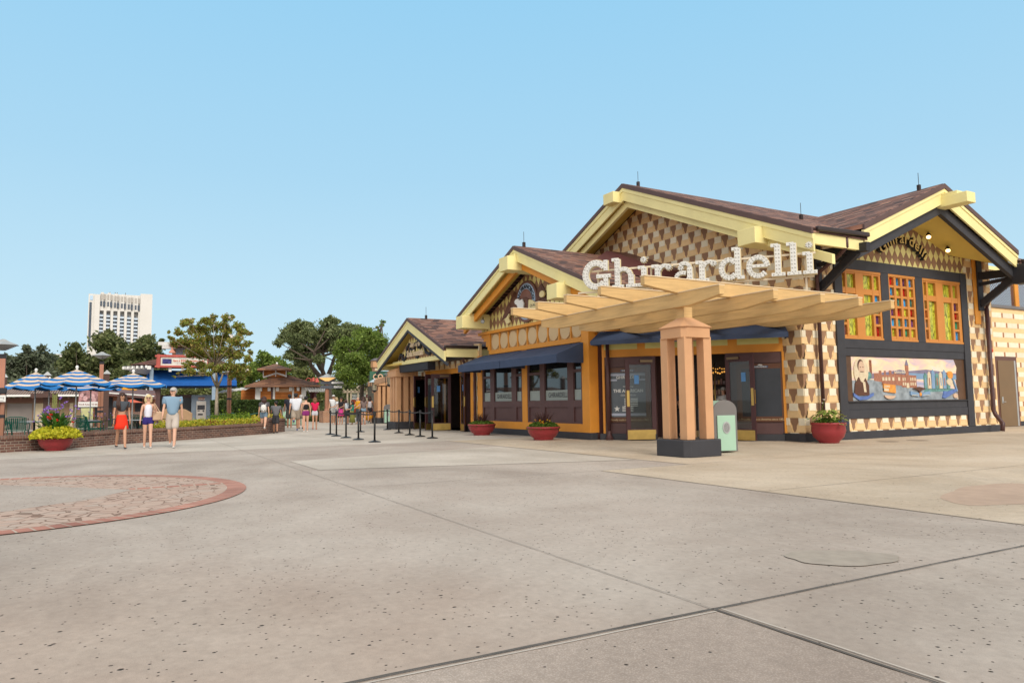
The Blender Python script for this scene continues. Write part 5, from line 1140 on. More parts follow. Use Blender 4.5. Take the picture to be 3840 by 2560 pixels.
def bedstuff(name,label,pts,dens,hgt,cols,size,nm,z=.35):
    V=[];
    P=[]
    xs=[p[0] for p in pts]; ys=[p[1] for p in pts]
    while len(P)<dens:
        x=random.uniform(min(xs),max(xs)); y=random.uniform(min(ys),max(ys))
        ins=False; j=len(pts)-1
        for i in range(len(pts)):
            if (pts[i][1]>y)!=(pts[j][1]>y) and x<(pts[j][0]-pts[i][0])*(y-pts[i][1])/(pts[j][1]-pts[i][1])+pts[i][0]: ins=not ins
            j=i
        if ins: P.append((x,y))
    C=[]
    for x,y in P:
        h=hgt*random.uniform(.6,1.1); k=34; q=rng.normal(size=(k,3))*np.array([.12,.12,h*.3])+np.array([x,y,z+h*.55]); C.append(q)
    C=np.concatenate(C); o=leaves(name,leafmesh(C,size,1.3),leafmat(nm,cols,.6,.3)); tag(o,label,'bedding plants',None,'stuff'); return o
bedstuff('bedding_plants','yellow green coleus bedding filling the front of the brick bed',[(-29.0,1.5),(-29.9,1.9),(-33.6,5.6),(-35.5,6.0),(-36.8,4.6),(-33,1.9)],330,.26,[(.30,.36,.03),(.48,.46,.03),(.58,.44,.05),(.34,.36,.03),(.22,.30,.03)],.035,'coleus_yellow')
bedstuff('bedding_plants','dark red coleus clumps dotted through the brick bed',[(-30.4,2.9),(-31.2,2.9),(-34.2,6.0),(-35.0,6.0),(-32,3)],20,.25,[(.16,.02,.02),(.28,.04,.03),(.30,.16,.04),(.12,.03,.02)],.035,'coleus_red')
bedstuff('bedding_plants','bright green plants round the foot of the timber lamp post',[(-37,4.4),(-40,4.6),(-40.5,6.2),(-37.6,6.2)],60,.45,[(.16,.27,.02),(.25,.35,.04),(.12,.2,.02)],.05,'lime_bedding')
bedstuff('bedding_plants','yellow flowers beneath the hedge beside the walkers',[(-38.5,7.0),(-48,10.2),(-49,9.5),(-40,6.4)],90,.32,[(.55,.42,.03),(.6,.5,.05),(.2,.3,.03)],.05,'yellow_bedding')
hd=thing('hedge','clipped dark green hedge in front of the orange pavilion','hedge',(-52,9,0))
hp=[at(790,1560,58),at(1000,1560,58),at(1170,1550,58)]
a_=Vector((hp[0].x,hp[0].y,0)); c_=Vector((hp[2].x,hp[2].y,0)); hdv=(c_-a_).normalized(); hnv=Vector((-hdv.y,hdv.x,0)); Lh=(c_-a_).length
m=MB(); m.beam(a_+Vector((0,0,.75)),c_+Vector((0,0,.75)),.9,1.45); m.build('core',SOIL,hd)
k=15000; q=np.zeros((k,3)); s_=rng.random(k)*Lh; w_=rng.uniform(-.62,.62,k); z_=rng.random(k)*1.62; face=rng.random(k); w_=np.where(face<.55,np.sign((np.array(hnv)[:2]@(-np.array(a_)[:2])))*(.5+rng.random(k)*.14),w_); z_=np.where(face>=.55,1.5+rng.random(k)*.16,z_)
q[:,0]=a_.x+hdv.x*s_+hnv.x*w_; q[:,1]=a_.y+hdv.y*s_+hnv.y*w_; q[:,2]=z_
leaves('foliage',leafmesh(q,.055),HEDL,hd)
def bush(lab,x,y,d,r,n=2200,lm=None,size=.05):
    p=at(x,y,d); B=[(p.x+random.uniform(-.4,.4)*r*2,p.y+random.uniform(-.4,.4)*r*2,r*.6,r) for _ in range(4)]; tree('shrub',lab,(p.x,p.y,0),B,n,size,lm or BRL,r0=.04,cat='shrub',limbs=False)
bush('low green shrub beside the brick pier of the finger post',1205,1560,56,.7,lm=DKL)
bush('green shrub behind the brick pier under the oak',1170,1560,58,.7,lm=BRL)

# ================================================================ planters
def planter(lab,c,r,h,sh,group=None,foot=True):
    t=thing('flower_planter',lab,'planter',(c[0],c[1],0),group); m=MB()
    if sh=='low': pr=[(r*.56,0.),(r*.6,.02),(r*.58,.05),(r*.78,h*.3),(r*.93,h*.62),(r*.955,h*.86),(r*1.0,h*.87),(r*1.02,h*.93),(r*1.0,h),(r*.9,h),(r*.86,h*.85),(0.01,h*.85)]
    else: pr=[(r*.55,0.),(r*.58,.02),(r*.6,.05),(r*.86,h*.3),(r*.98,h*.6),(r*.94,h*.86),(r*1.0,h*.9),(r*1.02,h*.96),(r*1.0,h),(r*.9,h),(r*.86,h*.85),(0.01,h*.85)]
    m.lathe((c[0],c[1],.004),pr,40); m.build('bowl',POT,t,smooth=True); m=MB(); m.lathe((c[0],c[1],h*.86),[(r*.87,0),(r*.3,.03),(.01,.03)],16); m.build('soil',SOIL,t); return t
def grassy(t,c,h,r,n,lm,L=.5,w=.012,droop=.8,up=1.):
    m=MB()
    for i in range(n):
        a=random.uniform(0,2*PI); x,y=c[0]+random.uniform(0,r)*math.cos(a),c[1]+random.uniform(0,r)*math.sin(a); l=L*random.uniform(.6,1.1); o_=random.uniform(.15,.7)*l
        p0=Vector((x,y,h)); dv=Vector((math.cos(a),math.sin(a),0)); side=Vector((-dv.y,dv.x,0)); pts=[]
        for k in range(6):
            s=k/5; pts.append(p0+dv*o_*s**1.4+Vector((0,0,l*(s*up-droop*.5*s**2.6))))
        V=[]
        for k,p in enumerate(pts): ww=w*(1-k/5.5); V+=[p-side*ww,p+side*ww]
        m.add(V,[(2*k,2*k+1,2*k+3,2*k+2) for k in range(5)])
    return m.build('grass_blades',lm,t)
PURG=leafmat('purple_grass',[(.030,.012,.014),(.06,.022,.022),(.10,.05,.035)],.5,.1)
FOLG=leafmat('marigold_foliage',[(.06,.11,.012),(.09,.16,.02),(.14,.22,.03)])
def dome(t,c,r,h,z,n,size,lm,nm='foliage',elong=1.5):
    q=rng.normal(size=(n,3)); q/=np.linalg.norm(q,axis=1)[:,None]; q[:,2]=np.abs(q[:,2]); q*=rng.uniform(.75,1.05,(n,1)); P=q*np.array([r,r,h])+np.array([c[0],c[1],z]); return leaves(nm,leafmesh(P,size,elong),lm,t)
def flowers(t,pts,size,m,nm='flowers'):
    g=MB()
    for p in pts:
        for k in range(6):
            a=k*PI/3+random.random(); d=Vector((math.cos(a),math.sin(a),random.uniform(.1,.6))).normalized(); s_=Vector((-math.sin(a),math.cos(a),0)); p=Vector(p)
            g.add([p,p+d*size*.6+s_*size*.35,p+d*size,p+d*size*.6-s_*size*.35],[(0,1,2,3)])
        g.ell(p,size*.45,size*.45,size*.4,6,4)
    return g.build(nm,m,t)
YF=mat('marigold_yellow',(.80,.45,.02),.6,.2,20); OF=mat('marigold_orange',(.75,.22,.01),.6)
GPL='red bowl planters along the shop front'
P1=(-24.75,12.45); P2=(-20.1,12.35)
t=planter('red bowl planter with few yellow flowers below the far awning window',P1,.53,.42,'low',GPL); dome(t,P1,.5,.2,.36,2600,.022,FOLG); grassy(t,P1,.45,.3,110,PURG,.62)
flowers(t,[(P1[0]+random.uniform(-.35,.35),P1[1]+random.uniform(-.4,.1),.56) for _ in range(4)],.045,YF)
t=planter('red bowl planter full of yellow and orange marigolds below the near awning window',P2,.54,.43,'low',GPL); dome(t,P2,.52,.24,.36,3000,.022,FOLG); grassy(t,P2,.5,.3,90,PURG,.66)
flowers(t,[(P2[0]+random.uniform(-.45,.45),P2[1]-random.uniform(-.1,.42),.42+random.uniform(.06,.24)) for _ in range(16)],.045,YF); flowers(t,[(P2[0]+random.uniform(-.1,.45),P2[1]-random.uniform(0,.4),.45+random.uniform(.05,.2)) for _ in range(5)],.045,OF)
P3=(-13.25,17.35)
t=planter('tall crimson pot of variegated hosta in front of the downspout',P3,.46,.56,'tall')
HOS=leafmat('hosta_leaves',[(.10,.17,.02),(.16,.25,.03),(.24,.33,.06)]); HOE=leafmat('hosta_pale_edges',[(.5,.52,.16),(.6,.6,.25)])
m=MB(); m2=MB()
for i in range(150):
    a=random.uniform(0,2*PI); e=random.uniform(-.1,1.2); rr=random.uniform(.3,.58); c=Vector((P3[0]+rr*math.cos(a)*math.cos(e)*1.0,P3[1]+rr*math.sin(a)*math.cos(e),.58+.34*math.sin(e)+random.uniform(-.06,.03)))
    d=Vector((math.cos(a),math.sin(a),random.uniform(-.9,.3))).normalized(); s_=d.cross(Vector((0,0,1))).normalized(); n_=s_.cross(d).normalized(); L=random.uniform(.10,.17); W=L*.36
    for g,k,o_ in ((m2,1.0,0),(m,.74,.004)):
        V=[c-d*L*.5*k,c-d*L*.1+s_*W*k,c+d*L*.25+s_*W*.75*k,c+d*L*.6*k,c+d*L*.25-s_*W*.75*k,c-d*L*.1-s_*W*k]; g.add([v+n_*(o_ if n_.z>0 else -o_) for v in V],[tuple(range(6))])
m2.build('leaf_edges',HOE,t); m.build('leaves',HOS,t); dome(t,P3,.34,.12,.56,500,.03,FOLG,'filler_foliage')
flowers(t,[(P3[0]+.35+random.uniform(0,.1),P3[1]+random.uniform(-.25,.3),.56+random.uniform(-.03,.05)) for _ in range(12)],.02,mat('blue_lobelia',(.12,.14,.55),.6))
m=MB(); m.tube([(P3[0]-.1,P3[1]-.05,.7),(P3[0]-.1,P3[1]-.06,1.0),(P3[0]-.05,P3[1]-.05,1.18)],.006,4); m.tube([(P3[0]+.1,P3[1]+.3,.7),(P3[0]+.12,P3[1]+.3,1.1)],.005,4); m.build('flower_stalk',HOS,t)
flowers(t,[(P3[0]-.05,P3[1]-.05,1.19),(P3[0]-.1,P3[1]-.06,1.1)],.05,mat('pale_flower',(.7,.65,.6),.6))
# big planter at the brick wall
q=at(208,1680,25.0); P4=(q.x,q.y)
t=planter('wide crimson bowl at the brick wall overflowing with lime leaves, canna and purple flowers',P4,.46,.36,'low')
LIME=leafmat('lime_coleus',[(.40,.42,.02),(.58,.54,.03),(.66,.60,.06),(.30,.36,.02)],.6,.3)
q_=rng.normal(size=(3600,3)); q_/=np.linalg.norm(q_,axis=1)[:,None]; q_[:,2]=np.abs(q_[:,2])*.9-.15; q_*=rng.uniform(.8,1.08,(3600,1)); leaves('lime_foliage',leafmesh(q_*np.array([.60,.60,.34])+np.array([*P4,.44]),.040,1.5),LIME,t)
CAN=leafmat('canna_leaves',[(.035,.10,.015),(.06,.16,.025),(.10,.22,.03)],.4,.3)
m=MB()
for i in range(80):
    a=random.uniform(0,2*PI); r_=random.uniform(0,.34); p=Vector((P4[0]+r_*math.cos(a),P4[1]+r_*math.sin(a),.55+random.uniform(0,.32))); d=Vector((math.cos(a)*.6,math.sin(a)*.6,random.uniform(.5,1.1))).normalized(); s_=d.cross(Vector((0,0,1))).normalized(); L=random.uniform(.24,.44); W=L*.12
    m.add([p,p+d*L*.35+s_*W,p+d*L*.7+s_*W*.8,p+d*L+Vector((0,0,-.05)),p+d*L*.7-s_*W*.8,p+d*L*.35-s_*W],[tuple(range(6))])
m.build('canna_leaves',CAN,t)
rt=Vector(cr); rt.z=0; rt.normalize()
def pp(dx,z,dd=0):
    dx*=.78; v=Vector((P4[0],P4[1],0))+rt*dx; fw=Vector((P4[0],P4[1],0)).normalized(); v=v+fw*dd; v.z=z; return v
flowers(t,[pp(-.24+random.uniform(-.1,.12),1.0+random.uniform(-.08,.06),random.uniform(-.3,-.1)) for _ in range(9)]+[pp(.0,.9,-.25),pp(.03,.87,-.3),pp(-.03,.88,-.2)]+[pp(.62,.82,-.1),pp(.58,.83,-.1)],.055,mat('canna_red',(.70,.02,.01),.5,.2,20),'red_flowers')
VI=mat('ruellia_violet',(.36,.20,.62),.6,.15,20)
fl=[]; st=MB()
for (dx,z) in [(-.5,1.12),(-.44,1.17),(-.38,1.22),(-.3,1.28),(-.27,1.22),(-.35,1.12),(-.2,1.2),(.1,1.5),(.28,1.38),(.22,1.3),(.05,1.12),(-.02,1.2),(.12,1.22),(.5,1.18),(.52,1.0),(.62,.92),(.7,1.28),(-.7,1.02),(-.62,.95),(-.85,.85),(.8,1.2),(-.05,.72),(.1,.66),(.45,.6),(-.58,1.06),(.35,.98)]:
    p=pp(dx,z,random.uniform(-.2,.2)); fl.append(p); st.tube([pp(dx*.4,.5),pp(dx*.75,(z+.5)/2+.1),p],.006,4)
flowers(t,fl+[p+Vector((random.uniform(-.06,.06),random.uniform(-.06,.06),random.uniform(-.05,.05))) for p in fl[:16]],.062,VI,'violet_flowers'); st.build('flower_stems',CAN,t)
m=MB()
for i in range(14):
    z=1.0+i*.045; 
    for s_ in (-1,1): m.add([pp(-.1,z),pp(-.1+s_*.09,z+.09),pp(-.1+s_*.1,z+.075),pp(-.1,z-.02)],[(0,1,2,3)])
m.tube([pp(-.1,.6),pp(-.1,1.62)],.008,4); m.build('tall_grass_stem',leafmat('pale_stem',[(.25,.3,.08),(.35,.38,.12)]),t)

# ================================================================ queue barrier
GQ='queue barrier posts before the shop doors'
SP=[(-22.72,7.55),(-24.69,7.62),(-26.4,7.68),(-28.13,7.8),(-29.77,8.0),(-31.57,9.84),(-33.26,11.68),(-29.14,10.74),(-26.86,10.35),(-25.27,10.15),(-23.71,9.98)]
lbs=['nearest black belt post, at the near end of the front row','second black belt post from the near end of the front row','middle black belt post of the front row','fourth black belt post from the near end of the front row','farthest black belt post of the front row','black belt post between the front row and the doors, before the crowd','black belt post beside the dark base of the far tan column','leftmost leaning black belt post of the row by the doors','second leaning black belt post of the row by the doors','third leaning black belt post of the row by the doors','nearest leaning black belt post of the row by the doors']
t0=thing('stanchion',lbs[0],'belt post',(0,0,0),GQ)
m=MB(); m.lathe((0,0,.004),[(.20,0),(.20,.018),(.15,.035),(.05,.055),(.038,.07)],24); m.build('base',PLASBLK,t0,smooth=False)
m=MB(); m.lathe((0,0,.06),[(.032,0),(.032,.80)],16); m.build('pole',PLASBLK,t0,smooth=True)
m=MB(); m.lathe((0,0,.86),[(.036,0),(.045,.01),(.045,.11),(.03,.125),(.01,.128)],16); m.build('belt_head',PLASBLK,t0)
sts=[]
for i,(x,y) in enumerate(SP):
    o=t0 if i==0 else copy_tree(t0,label=lbs[i]); o.location=(x,y,.0); sts.append(o)
    lean=0 if i<7 else .075
    if lean: v=Vector((-.75,-.35,0)); o.rotation_euler=(-v.y*lean*-1,v.x*lean,0)
def belt(i,j,lab):
    a=Vector((*SP[i],.915));b_=Vector((*SP[j],.915)); 
    if i>=7: a+=Vector((-.06,-.03,0))
    if j>=7: b_+=Vector((-.06,-.03,0))
    m=MB(); k=8; d=(b_-a).normalized(); a+=d*.045; b_-=d*.045; L1=[];
    for q in range(k+1):
        t=q/k; p=a.lerp(b_,t); p.z-=.035*4*t*(1-t); L1.append(p)
    n_=Vector((-d.y,d.x,0))*.0015
    for q in range(k): m.hexa([L1[q]-n_-Vector((0,0,.024)),L1[q]+n_-Vector((0,0,.024)),L1[q+1]+n_-Vector((0,0,.024)),L1[q+1]-n_-Vector((0,0,.024)),L1[q]-n_+Vector((0,0,.024)),L1[q]+n_+Vector((0,0,.024)),L1[q+1]+n_+Vector((0,0,.024)),L1[q+1]-n_+Vector((0,0,.024))])
    o=m.build('queue_belt',mat('belt_webbing',(.035,.033,.036),.7)); tag(o,lab,'belt','queue barrier belts')
for i,j,l in ((0,1,'belt between the two nearest posts of the front row'),(1,2,'belt from the second to the middle post of the front row'),(2,3,'belt from the middle to the fourth post of the front row'),(3,4,'belt at the far end of the front row'),(2,5,'belt rising behind the front row towards the crowd'),(5,6,'long belt in front of the crowd ending at the far tan column'),(6,7,'belt from the far tan column to the leftmost leaning post'),(7,8,'belt between the two leftmost leaning posts'),(8,9,'belt between the middle leaning posts'),(9,10,'belt between the two nearest leaning posts')): belt(i,j,l)

# ================================================================ litter bin(s)
def bin_(lab,c,dz,grp=None,s=1.):
    c=Vector(c); D=az(dz); U=Vector((D.y,-D.x,0)); F=frame(c,U,-D); t=thing('litter_bin',lab,'bin',c,grp); w_=.29*s; h=1.2*s; k=12
    prof=[(-w_,.03)]+[(w_*math.cos(PI-PI*i/k),h-w_*.8+w_*.8*math.sin(PI-PI*i/k)) for i in range(k+1)]+[(w_,.03)]
    m=MB(); m.prism(F,prof,-.68*s,-.05*s); m.build('body',MINT,t,bevel=.01)
    for n0,n1 in ((-.05,0.),(-.73,-.68)): 
        m=MB(); pr=[(x*1.03,z*1.01) for x,z in prof]; m.prism(F,pr,n0*s,n1*s); m.build('end_rim',GREYM,t,bevel=.008)
    m=MB(); m.fb(F,-w_*.78,w_*.82,.05,.86*s,0,.03*s); f=m.build('door',MINT,t,bevel=.01)
    m=MB(); m.prism(F,disc(F,0,.58*s,.1*s,24,.14*s),.03*s,.042*s); f2=m.build('oval_badge',GALV,f,bevel=.004); 
    m=MB(); m.prism(F,disc(F,0,.58*s,.074*s,20,.108*s),.042*s,.045*s); f3=m.build('badge_relief',mat('badge_relief_grey',(.25,.25,.25),.5,.6,40),f)
    return t
p=gnd(2180+1425/2.6134,1150+1432/2.6134)
bin_('mint green litter bin with an oval badge behind the tan column base',(p.x,p.y,0.004),-14)
GB='mint green bins among the far walkers'
for i,(x,y,d,lb) in enumerate(((1075,1590,46.5,'far mint green bin half hidden by the man in the dark shirt'),(1108,1590,46.8,'far mint green bin seen between the legs of the man in the white polo'))):
    q=at(x,y,d); bin_(lb,(q.x,q.y,.004),0,GB)
q=at(1455,1560,46.5); bin_('dark green bin between the two far tan columns',(q.x,q.y,.004),10)

# ================================================================ far tan columns
def column(lab,c,s,h,group):
    t=thing('timber_column',lab,'column',(c[0],c[1],0),group)
    m=MB(); m.box(c[0]-s,c[0]+s,c[1]-s,c[1]+s,.004,.36); m.build('column_base',BLK,t,bevel=.02)
    for a in (-1,0,1):
        for b_ in (-1,0,1):
            if a==0 and b_==0 or (a==0 and b_==1) or (a==0 and b_==0): continue
            m=MB(); x,y=c[0]+a*s*.62,c[1]+b_*s*.62; w_=s*.2; m.box(x-w_,x+w_,y-w_,y+w_,.36,h-.25); m.build('column_post',TANP,t,bevel=.01)
    m=MB(); m.box(c[0]-s*.98,c[0]+s*.98,c[1]-s*.98,c[1]+s*.98,h-.3,h); r_=s*1.02
    m.add([(c[0]-r_,c[1]-r_,h),(c[0]+r_,c[1]-r_,h),(c[0]+r_,c[1]+r_,h),(c[0]-r_,c[1]+r_,h),(c[0]-.1,c[1]-.1,h+.25),(c[0]+.1,c[1]-.1,h+.25),(c[0]+.1,c[1]+.1,h+.25),(c[0]-.1,c[1]+.1,h+.25)],[(0,3,2,1),(0,1,5,4),(1,2,6,5),(2,3,7,6),(3,0,4,7),(4,5,6,7)])
    m.build('column_cap',TANP,t,bevel=.008); return t
GCOL='tan timber columns of the arcade'
column('large tan timber column on a dark base under the lowest gable',(-34.05,12.75),.60,2.85,GCOL)
c2_=column('farther, thinner tan timber column with a lantern on its left side',(-45.05,15.45),.5,2.72,GCOL)
m=MB(); m.beam((-46,14.9,2.55),(-34.6,13.0,2.7),.16,.3); tag(m.build('tie_beam',TANP),'tan beam with a rounded end joining the two far timber columns','beam')
def lantern(c,lab):
    t=thing('wall_lantern',lab,'lantern',c,'lanterns on the tan columns'); c=Vector(c); m=MB(); m.lathe(c,[(.36,.0),(.34,.02),(.08,.18),(.02,.22)],8); m.build('shade',mat('pale_blue_metal',(.48,.58,.62),.4,metal=.3),t)
    m=MB(); m.lathe(c+Vector((0,0,-.5)),[(.13,0),(.17,.48)],4); m.build('lamp_glass',mat('cream_lamp_glass',(.60,.52,.36),.3),t)
    m=MB(); [m.tube([c+Vector((.2*a,.2*b_,0)),c+Vector((.15*a,.15*b_,-.52))],.02,4) for a in (-1,1) for b_ in (-1,1)]; m.lathe(c+Vector((0,0,-.62)),[(.05,0),(.17,.1),(.17,.13)],8); m.build('cage',BLK,t)
p=at(1404,1433,46); lantern(p,'pale blue lantern on the farther tan column'); p=at(1462,1405,37.5); lantern(p,'pale blue lantern on the large tan column')
# neighbouring shop behind the columns
nb=thing('neighbour_shop','dark shop with a green sign board beyond the tan columns','building',(-45,18,0))
m=MB(); m.box(-50,-33.35,16.1,26,0,3.3); m.build('wall',brickmat('grey_green_siding',(.20,.20,.16),(.17,.17,.14),(.08,.08,.07),8,.16,.01),nb)
m=MB(); m.box(-43.5,-41.2,16.0,16.08,0,2.3); m.box(-38.6,-36.5,16.0,16.08,0,2.3); m.build('doorway',BLK2,nb)
mat('dark_green_board',(.035,.12,.075),.6)
p=at(1415,1370,49); d_=Vector((p.x,p.y,0)).normalized(); FN=frame(p,Vector((d_.y,-d_.x,0)),-d_)
m=MB(); m.fb(FN,-.5,1.3,-1.05,-.38,-.3,-.1); m.build('sign_board',MATS['dark_green_board'],nb)
m=MB(); text(m,FN,'MARKETPLACE',.42,-.33,.2,.05,.0,bold=.008,sx=.85); m.build('upper_lettering',mat('ivory_letters',(.75,.68,.5),.5),nb)
m=MB(); text(m,FN,'CO-OP',.42,-.92,.5,.08,.0,bold=.012,sx=.9); m.build('large_lettering',mat('copper_cream_letters',(.72,.45,.30),.5),nb)
p=at(1409,1372,50); m=MB(); m.box(p.x-.2,p.x+.2,p.y-.2,p.y+.2,2,p.z-.1); m.build('brick_chimney',BRICKO,nb); m=MB(); m.box(p.x-.27,p.x+.27,p.y-.27,p.y+.27,p.z-.1,p.z+.35); m.build('chimney_box',TANP,nb)
m=MB(); m.lathe((p.x,p.y,p.z+.35),[(.5,0),(.15,.18)],4,a0=PI/4); m.build('chimney_cap',mat('slate_cap',(.12,.11,.12),.5),nb)

# ================================================================ finger post lamp on its brick pier
sp_=thing('sign_post','lamp post with two dark finger signs standing on an orange brick pier','lamp post',(-50.6,13.35,0))
c=Vector((-50.6,13.35,0)); m=MB(); m.box(c.x-.55,c.x+.55,c.y-.4,c.y+.4,0,.82); m.build('brick_pier',BRICKO,sp_); 
m=MB(); m.lathe(c+Vector((0,0,.82)),[(.2,0),(.17,.1),(.15,.15),(.14,1.55),(.17,1.6),(.12,1.65),(.1,2.2)],8); m.build('pole',COPPER,sp_)
def lampcap(t,c,r,lit=True,z=0.):
    m=MB(); m.lathe(c,[(r,0),(r,.015),(r*.5,r*.22),(.06,r*.42),(.02,r*.44)],6); m.build('lamp_shade',GALV,t)
    m=MB(); m.lathe(c+Vector((0,0,-r*.36)),[(r*.18,0),(r*.86,r*.34),(r*.86,r*.35)],6); m.build('lamp_bowl',emis('lit_bowl',(1,.55,.2),.9) if lit else GALV,t)
lampcap(sp_,c+Vector((0,0,3.12)),.66)
d_=Vector((c.x,c.y,0)).normalized(); FP=frame(c,Vector((d_.y,-d_.x,0)),-d_)
for z,w_,tx in ((2.66,1.15,'Marketplace'),(2.36,1.05,'Restrooms')):
    m=MB(); m.fb(FP,-.45,w_,z,z+.22,.16,.2); f=m.build('finger_sign',mat('slate_sign',(.07,.08,.10),.5),sp_)
    m=MB(); m.fb(FP,w_-.85+(.25 if z<2.5 else 0),w_-.04,z+.05,z+.17,.2,.205); m.build('sign_strip',WHITE,f)
    m=MB(); text(m,FP,tx,w_-.42,z+.07,.13,.003,.206); m.build('sign_lettering',BLK,f)

# ================================================================ orange pavilion
pd=66; pc,U_,n_,XX,ZZ=screen_plane(1050,pd); FPV=frame(pc,U_,n_)
pv=thing('pavilion','orange boarded pavilion with a two tier tiled roof behind the hedge','pavilion',(pc.x,pc.y,0))
ORB=brickmat('orange_boarding',(.55,.20,.055),(.52,.185,.05),(.25,.08,.02),9,.28,.012,bump=.4)
m=MB(); m.fb(FPV,XX(956),XX(1147),0,ZZ(1449),-3.5,0); m.fb(FPV,XX(900),XX(956),0,ZZ(1455),-3.5,-1.5); m.build('wall',ORB,pv)
m=MB(); m.fb(FPV,XX(1031),XX(1095),ZZ(1470),ZZ(1456),0,.02); m.build('pale_panel',mat('peach_panel',(.62,.38,.22),.6),pv)
for a,c_ in ((957,976),(1023,1031),(1095,1102),(1130,1147)):
    m=MB(); m.fb(FPV,XX(a),XX(c_),0,ZZ(1449),0,.1); m.build('white_post',WHITE,pv)
m=MB(); m.fb(FPV,XX(1016),XX(1023),0,ZZ(1449),0,.04); m.fb(FPV,XX(976),XX(990),0,1.9,0,.04); m.build('dark_recess',MAUVE,pv)
for px in (977,1009,1040,1089,1117,1148):
    m=MB(); m.fb(FPV,XX(px)-.12,XX(px)+.12,ZZ(1466),ZZ(1452),0,.5); m.build('bracket',WHITE,pv,bevel=.03)
TILEP=roofmat('pavilion_tiles',[(.16,.08,.05),(.27,.14,.085),(.36,.19,.11),(.12,.07,.055)],.5,.3)
def hip(u0,u1,n0,n1,zb,zt,tw,m_,nm='roof'):
    cu_=(u0+u1)/2; cn=(n0+n1)/2; g=MB(); P=[FPV(u0,zb,n1),FPV(u1,zb,n1),FPV(u1,zb,n0),FPV(u0,zb,n0)]; T=[FPV(cu_-tw,zt,cn+tw),FPV(cu_+tw,zt,cn+tw),FPV(cu_+tw,zt,cn-tw),FPV(cu_-tw,zt,cn-tw)]
    lo=[p-Vector((0,0,.12)) for p in P]; g.add(lo+P+T,[(3,2,1,0),(0,1,5,4),(1,2,6,5),(2,3,7,6),(3,0,4,7),(4,5,9,8),(5,6,10,9),(6,7,11,10),(7,4,8,11),(8,9,10,11)]); return g.build(nm,m_,pv)
hip(XX(918),XX(1203),-5,1.0,ZZ(1446),ZZ(1398),.15,TILEP); m=MB(); m.fb(FPV,XX(983),XX(1073),ZZ(1412),ZZ(1384),-3.1,-.9); m.build('lantern_wall',ORB,pv)
for a in (983,1030,1070): m=MB(); m.fb(FPV,XX(a),XX(a+4),ZZ(1410),ZZ(1384),-.9,-.82); m.build('white_post',WHITE,pv)
hip(XX(962),XX(1092),-4.1,.1,ZZ(1382),ZZ(1360),.05,TILEP)
m=MB(); m.beam(FPV(XX(985),ZZ(1413),-.75),FPV(XX(1036),ZZ(1397),-.9),.12,.14); m.beam(FPV(XX(1036),ZZ(1397),-.9),FPV(XX(1074),ZZ(1409),-.75),.12,.14); m.build('white_flashing',WHITE,pv)
m=MB(); m.fb(FPV,XX(962),XX(1092),ZZ(1386),ZZ(1382),-.0,.08); m.build('white_fascia',WHITE,pv)
for i in range(7): m=MB(); a=FPV(XX(1150)+i*.22,ZZ(1452),.6); m.beam(a,a+Vector(FPV(.28,-.42,.5)-FPV(0,0,0)),.18,.06); m.build('awning_slat',WHITE,pv)
for i in range(7): m=MB(); a=FPV(XX(940)-i*.35,ZZ(1449)-i*.05,.4); m.beam(a,a+Vector(FPV(-.5,-.28,.6)-FPV(0,0,0)),.22,.06); m.build('awning_slat',WHITE,pv)
m=MB(); m.ell(FPV(XX(1036),ZZ(1358),-2),.1,.1,.12); m.build('finial',WHITE,pv)
# red tub sculpture behind its roof
p=at(1175,1425,70); t=thing('roof_ornament','dark red barrel ornament with pink hoops rising behind the pavilion roof','ornament',(p.x,p.y,0))
m=MB(); m.lathe((p.x,p.y,0),[(.3,0),(.3,2.6)],8); m.lathe((p.x,p.y,2.3),[(.42,0),(.5,.6),(.35,1.1)],10); m.build('barrel',mat('oxblood_barrel',(.09,.02,.022),.5),t)
m=MB()
for k in (0,1): c_=Vector((p.x,p.y,3.3)); m.tube([c_+rt*(.45*k-.45+.3*math.cos(a))+Vector((0,0,.45*math.sin(a))) for a in np.linspace(0,PI,9)],.035,5)
m.lathe(p+rt*.35+Vector((0,0,-.2)),[(.22,0),(.06,.4)],8); m.lathe(p+rt*-.0+Vector((0,0,-.1)),[(.14,0),(.05,.35)],8); m.build('pink_hoop',mat('coral_metal',(.62,.12,.09),.45),t)

# ================================================================ kiosk with blue awning
kd=62; kc,U_,n_,XK,ZK=screen_plane(700,kd); FK=frame(kc,U_,n_)
ki=thing('kiosk','open kiosk with a bright blue awning, red framed sign board and cash machine','kiosk',(kc.x,kc.y,0))
ROY=mat('royal_blue_canvas',(.008,.11,.42),.75,.15,1.5,bump=.2); PBL=mat('powder_blue_paint',(.27,.36,.46),.6); 
m=MB(); A=[FK(XK(560),ZK(1385),-.6),FK(XK(880),ZK(1395),-.6),FK(XK(884),ZK(1432),.8),FK(XK(536),ZK(1432),.8),FK(XK(884),ZK(1447),.8),FK(XK(536),ZK(1447),.8)]
m.add(A,[(3,2,1,0),(5,4,2,3)]); m.add([A[3],A[0],A[5]],[(0,1,2)]); m.add([A[2],A[4],A[1]],[(0,1,2)]); m.build('awning',ROY,ki)
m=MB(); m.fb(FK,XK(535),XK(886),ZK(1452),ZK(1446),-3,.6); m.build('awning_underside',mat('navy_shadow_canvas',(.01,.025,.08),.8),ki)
m=MB(); P=[FK(XK(487),ZK(1371),1.0),FK(XK(880),ZK(1371),1.0),FK(XK(880),ZK(1371),-5),FK(XK(487),ZK(1371),-5),FK(XK(600),ZK(1338),-1.6),FK(XK(800),ZK(1338),-1.6)]
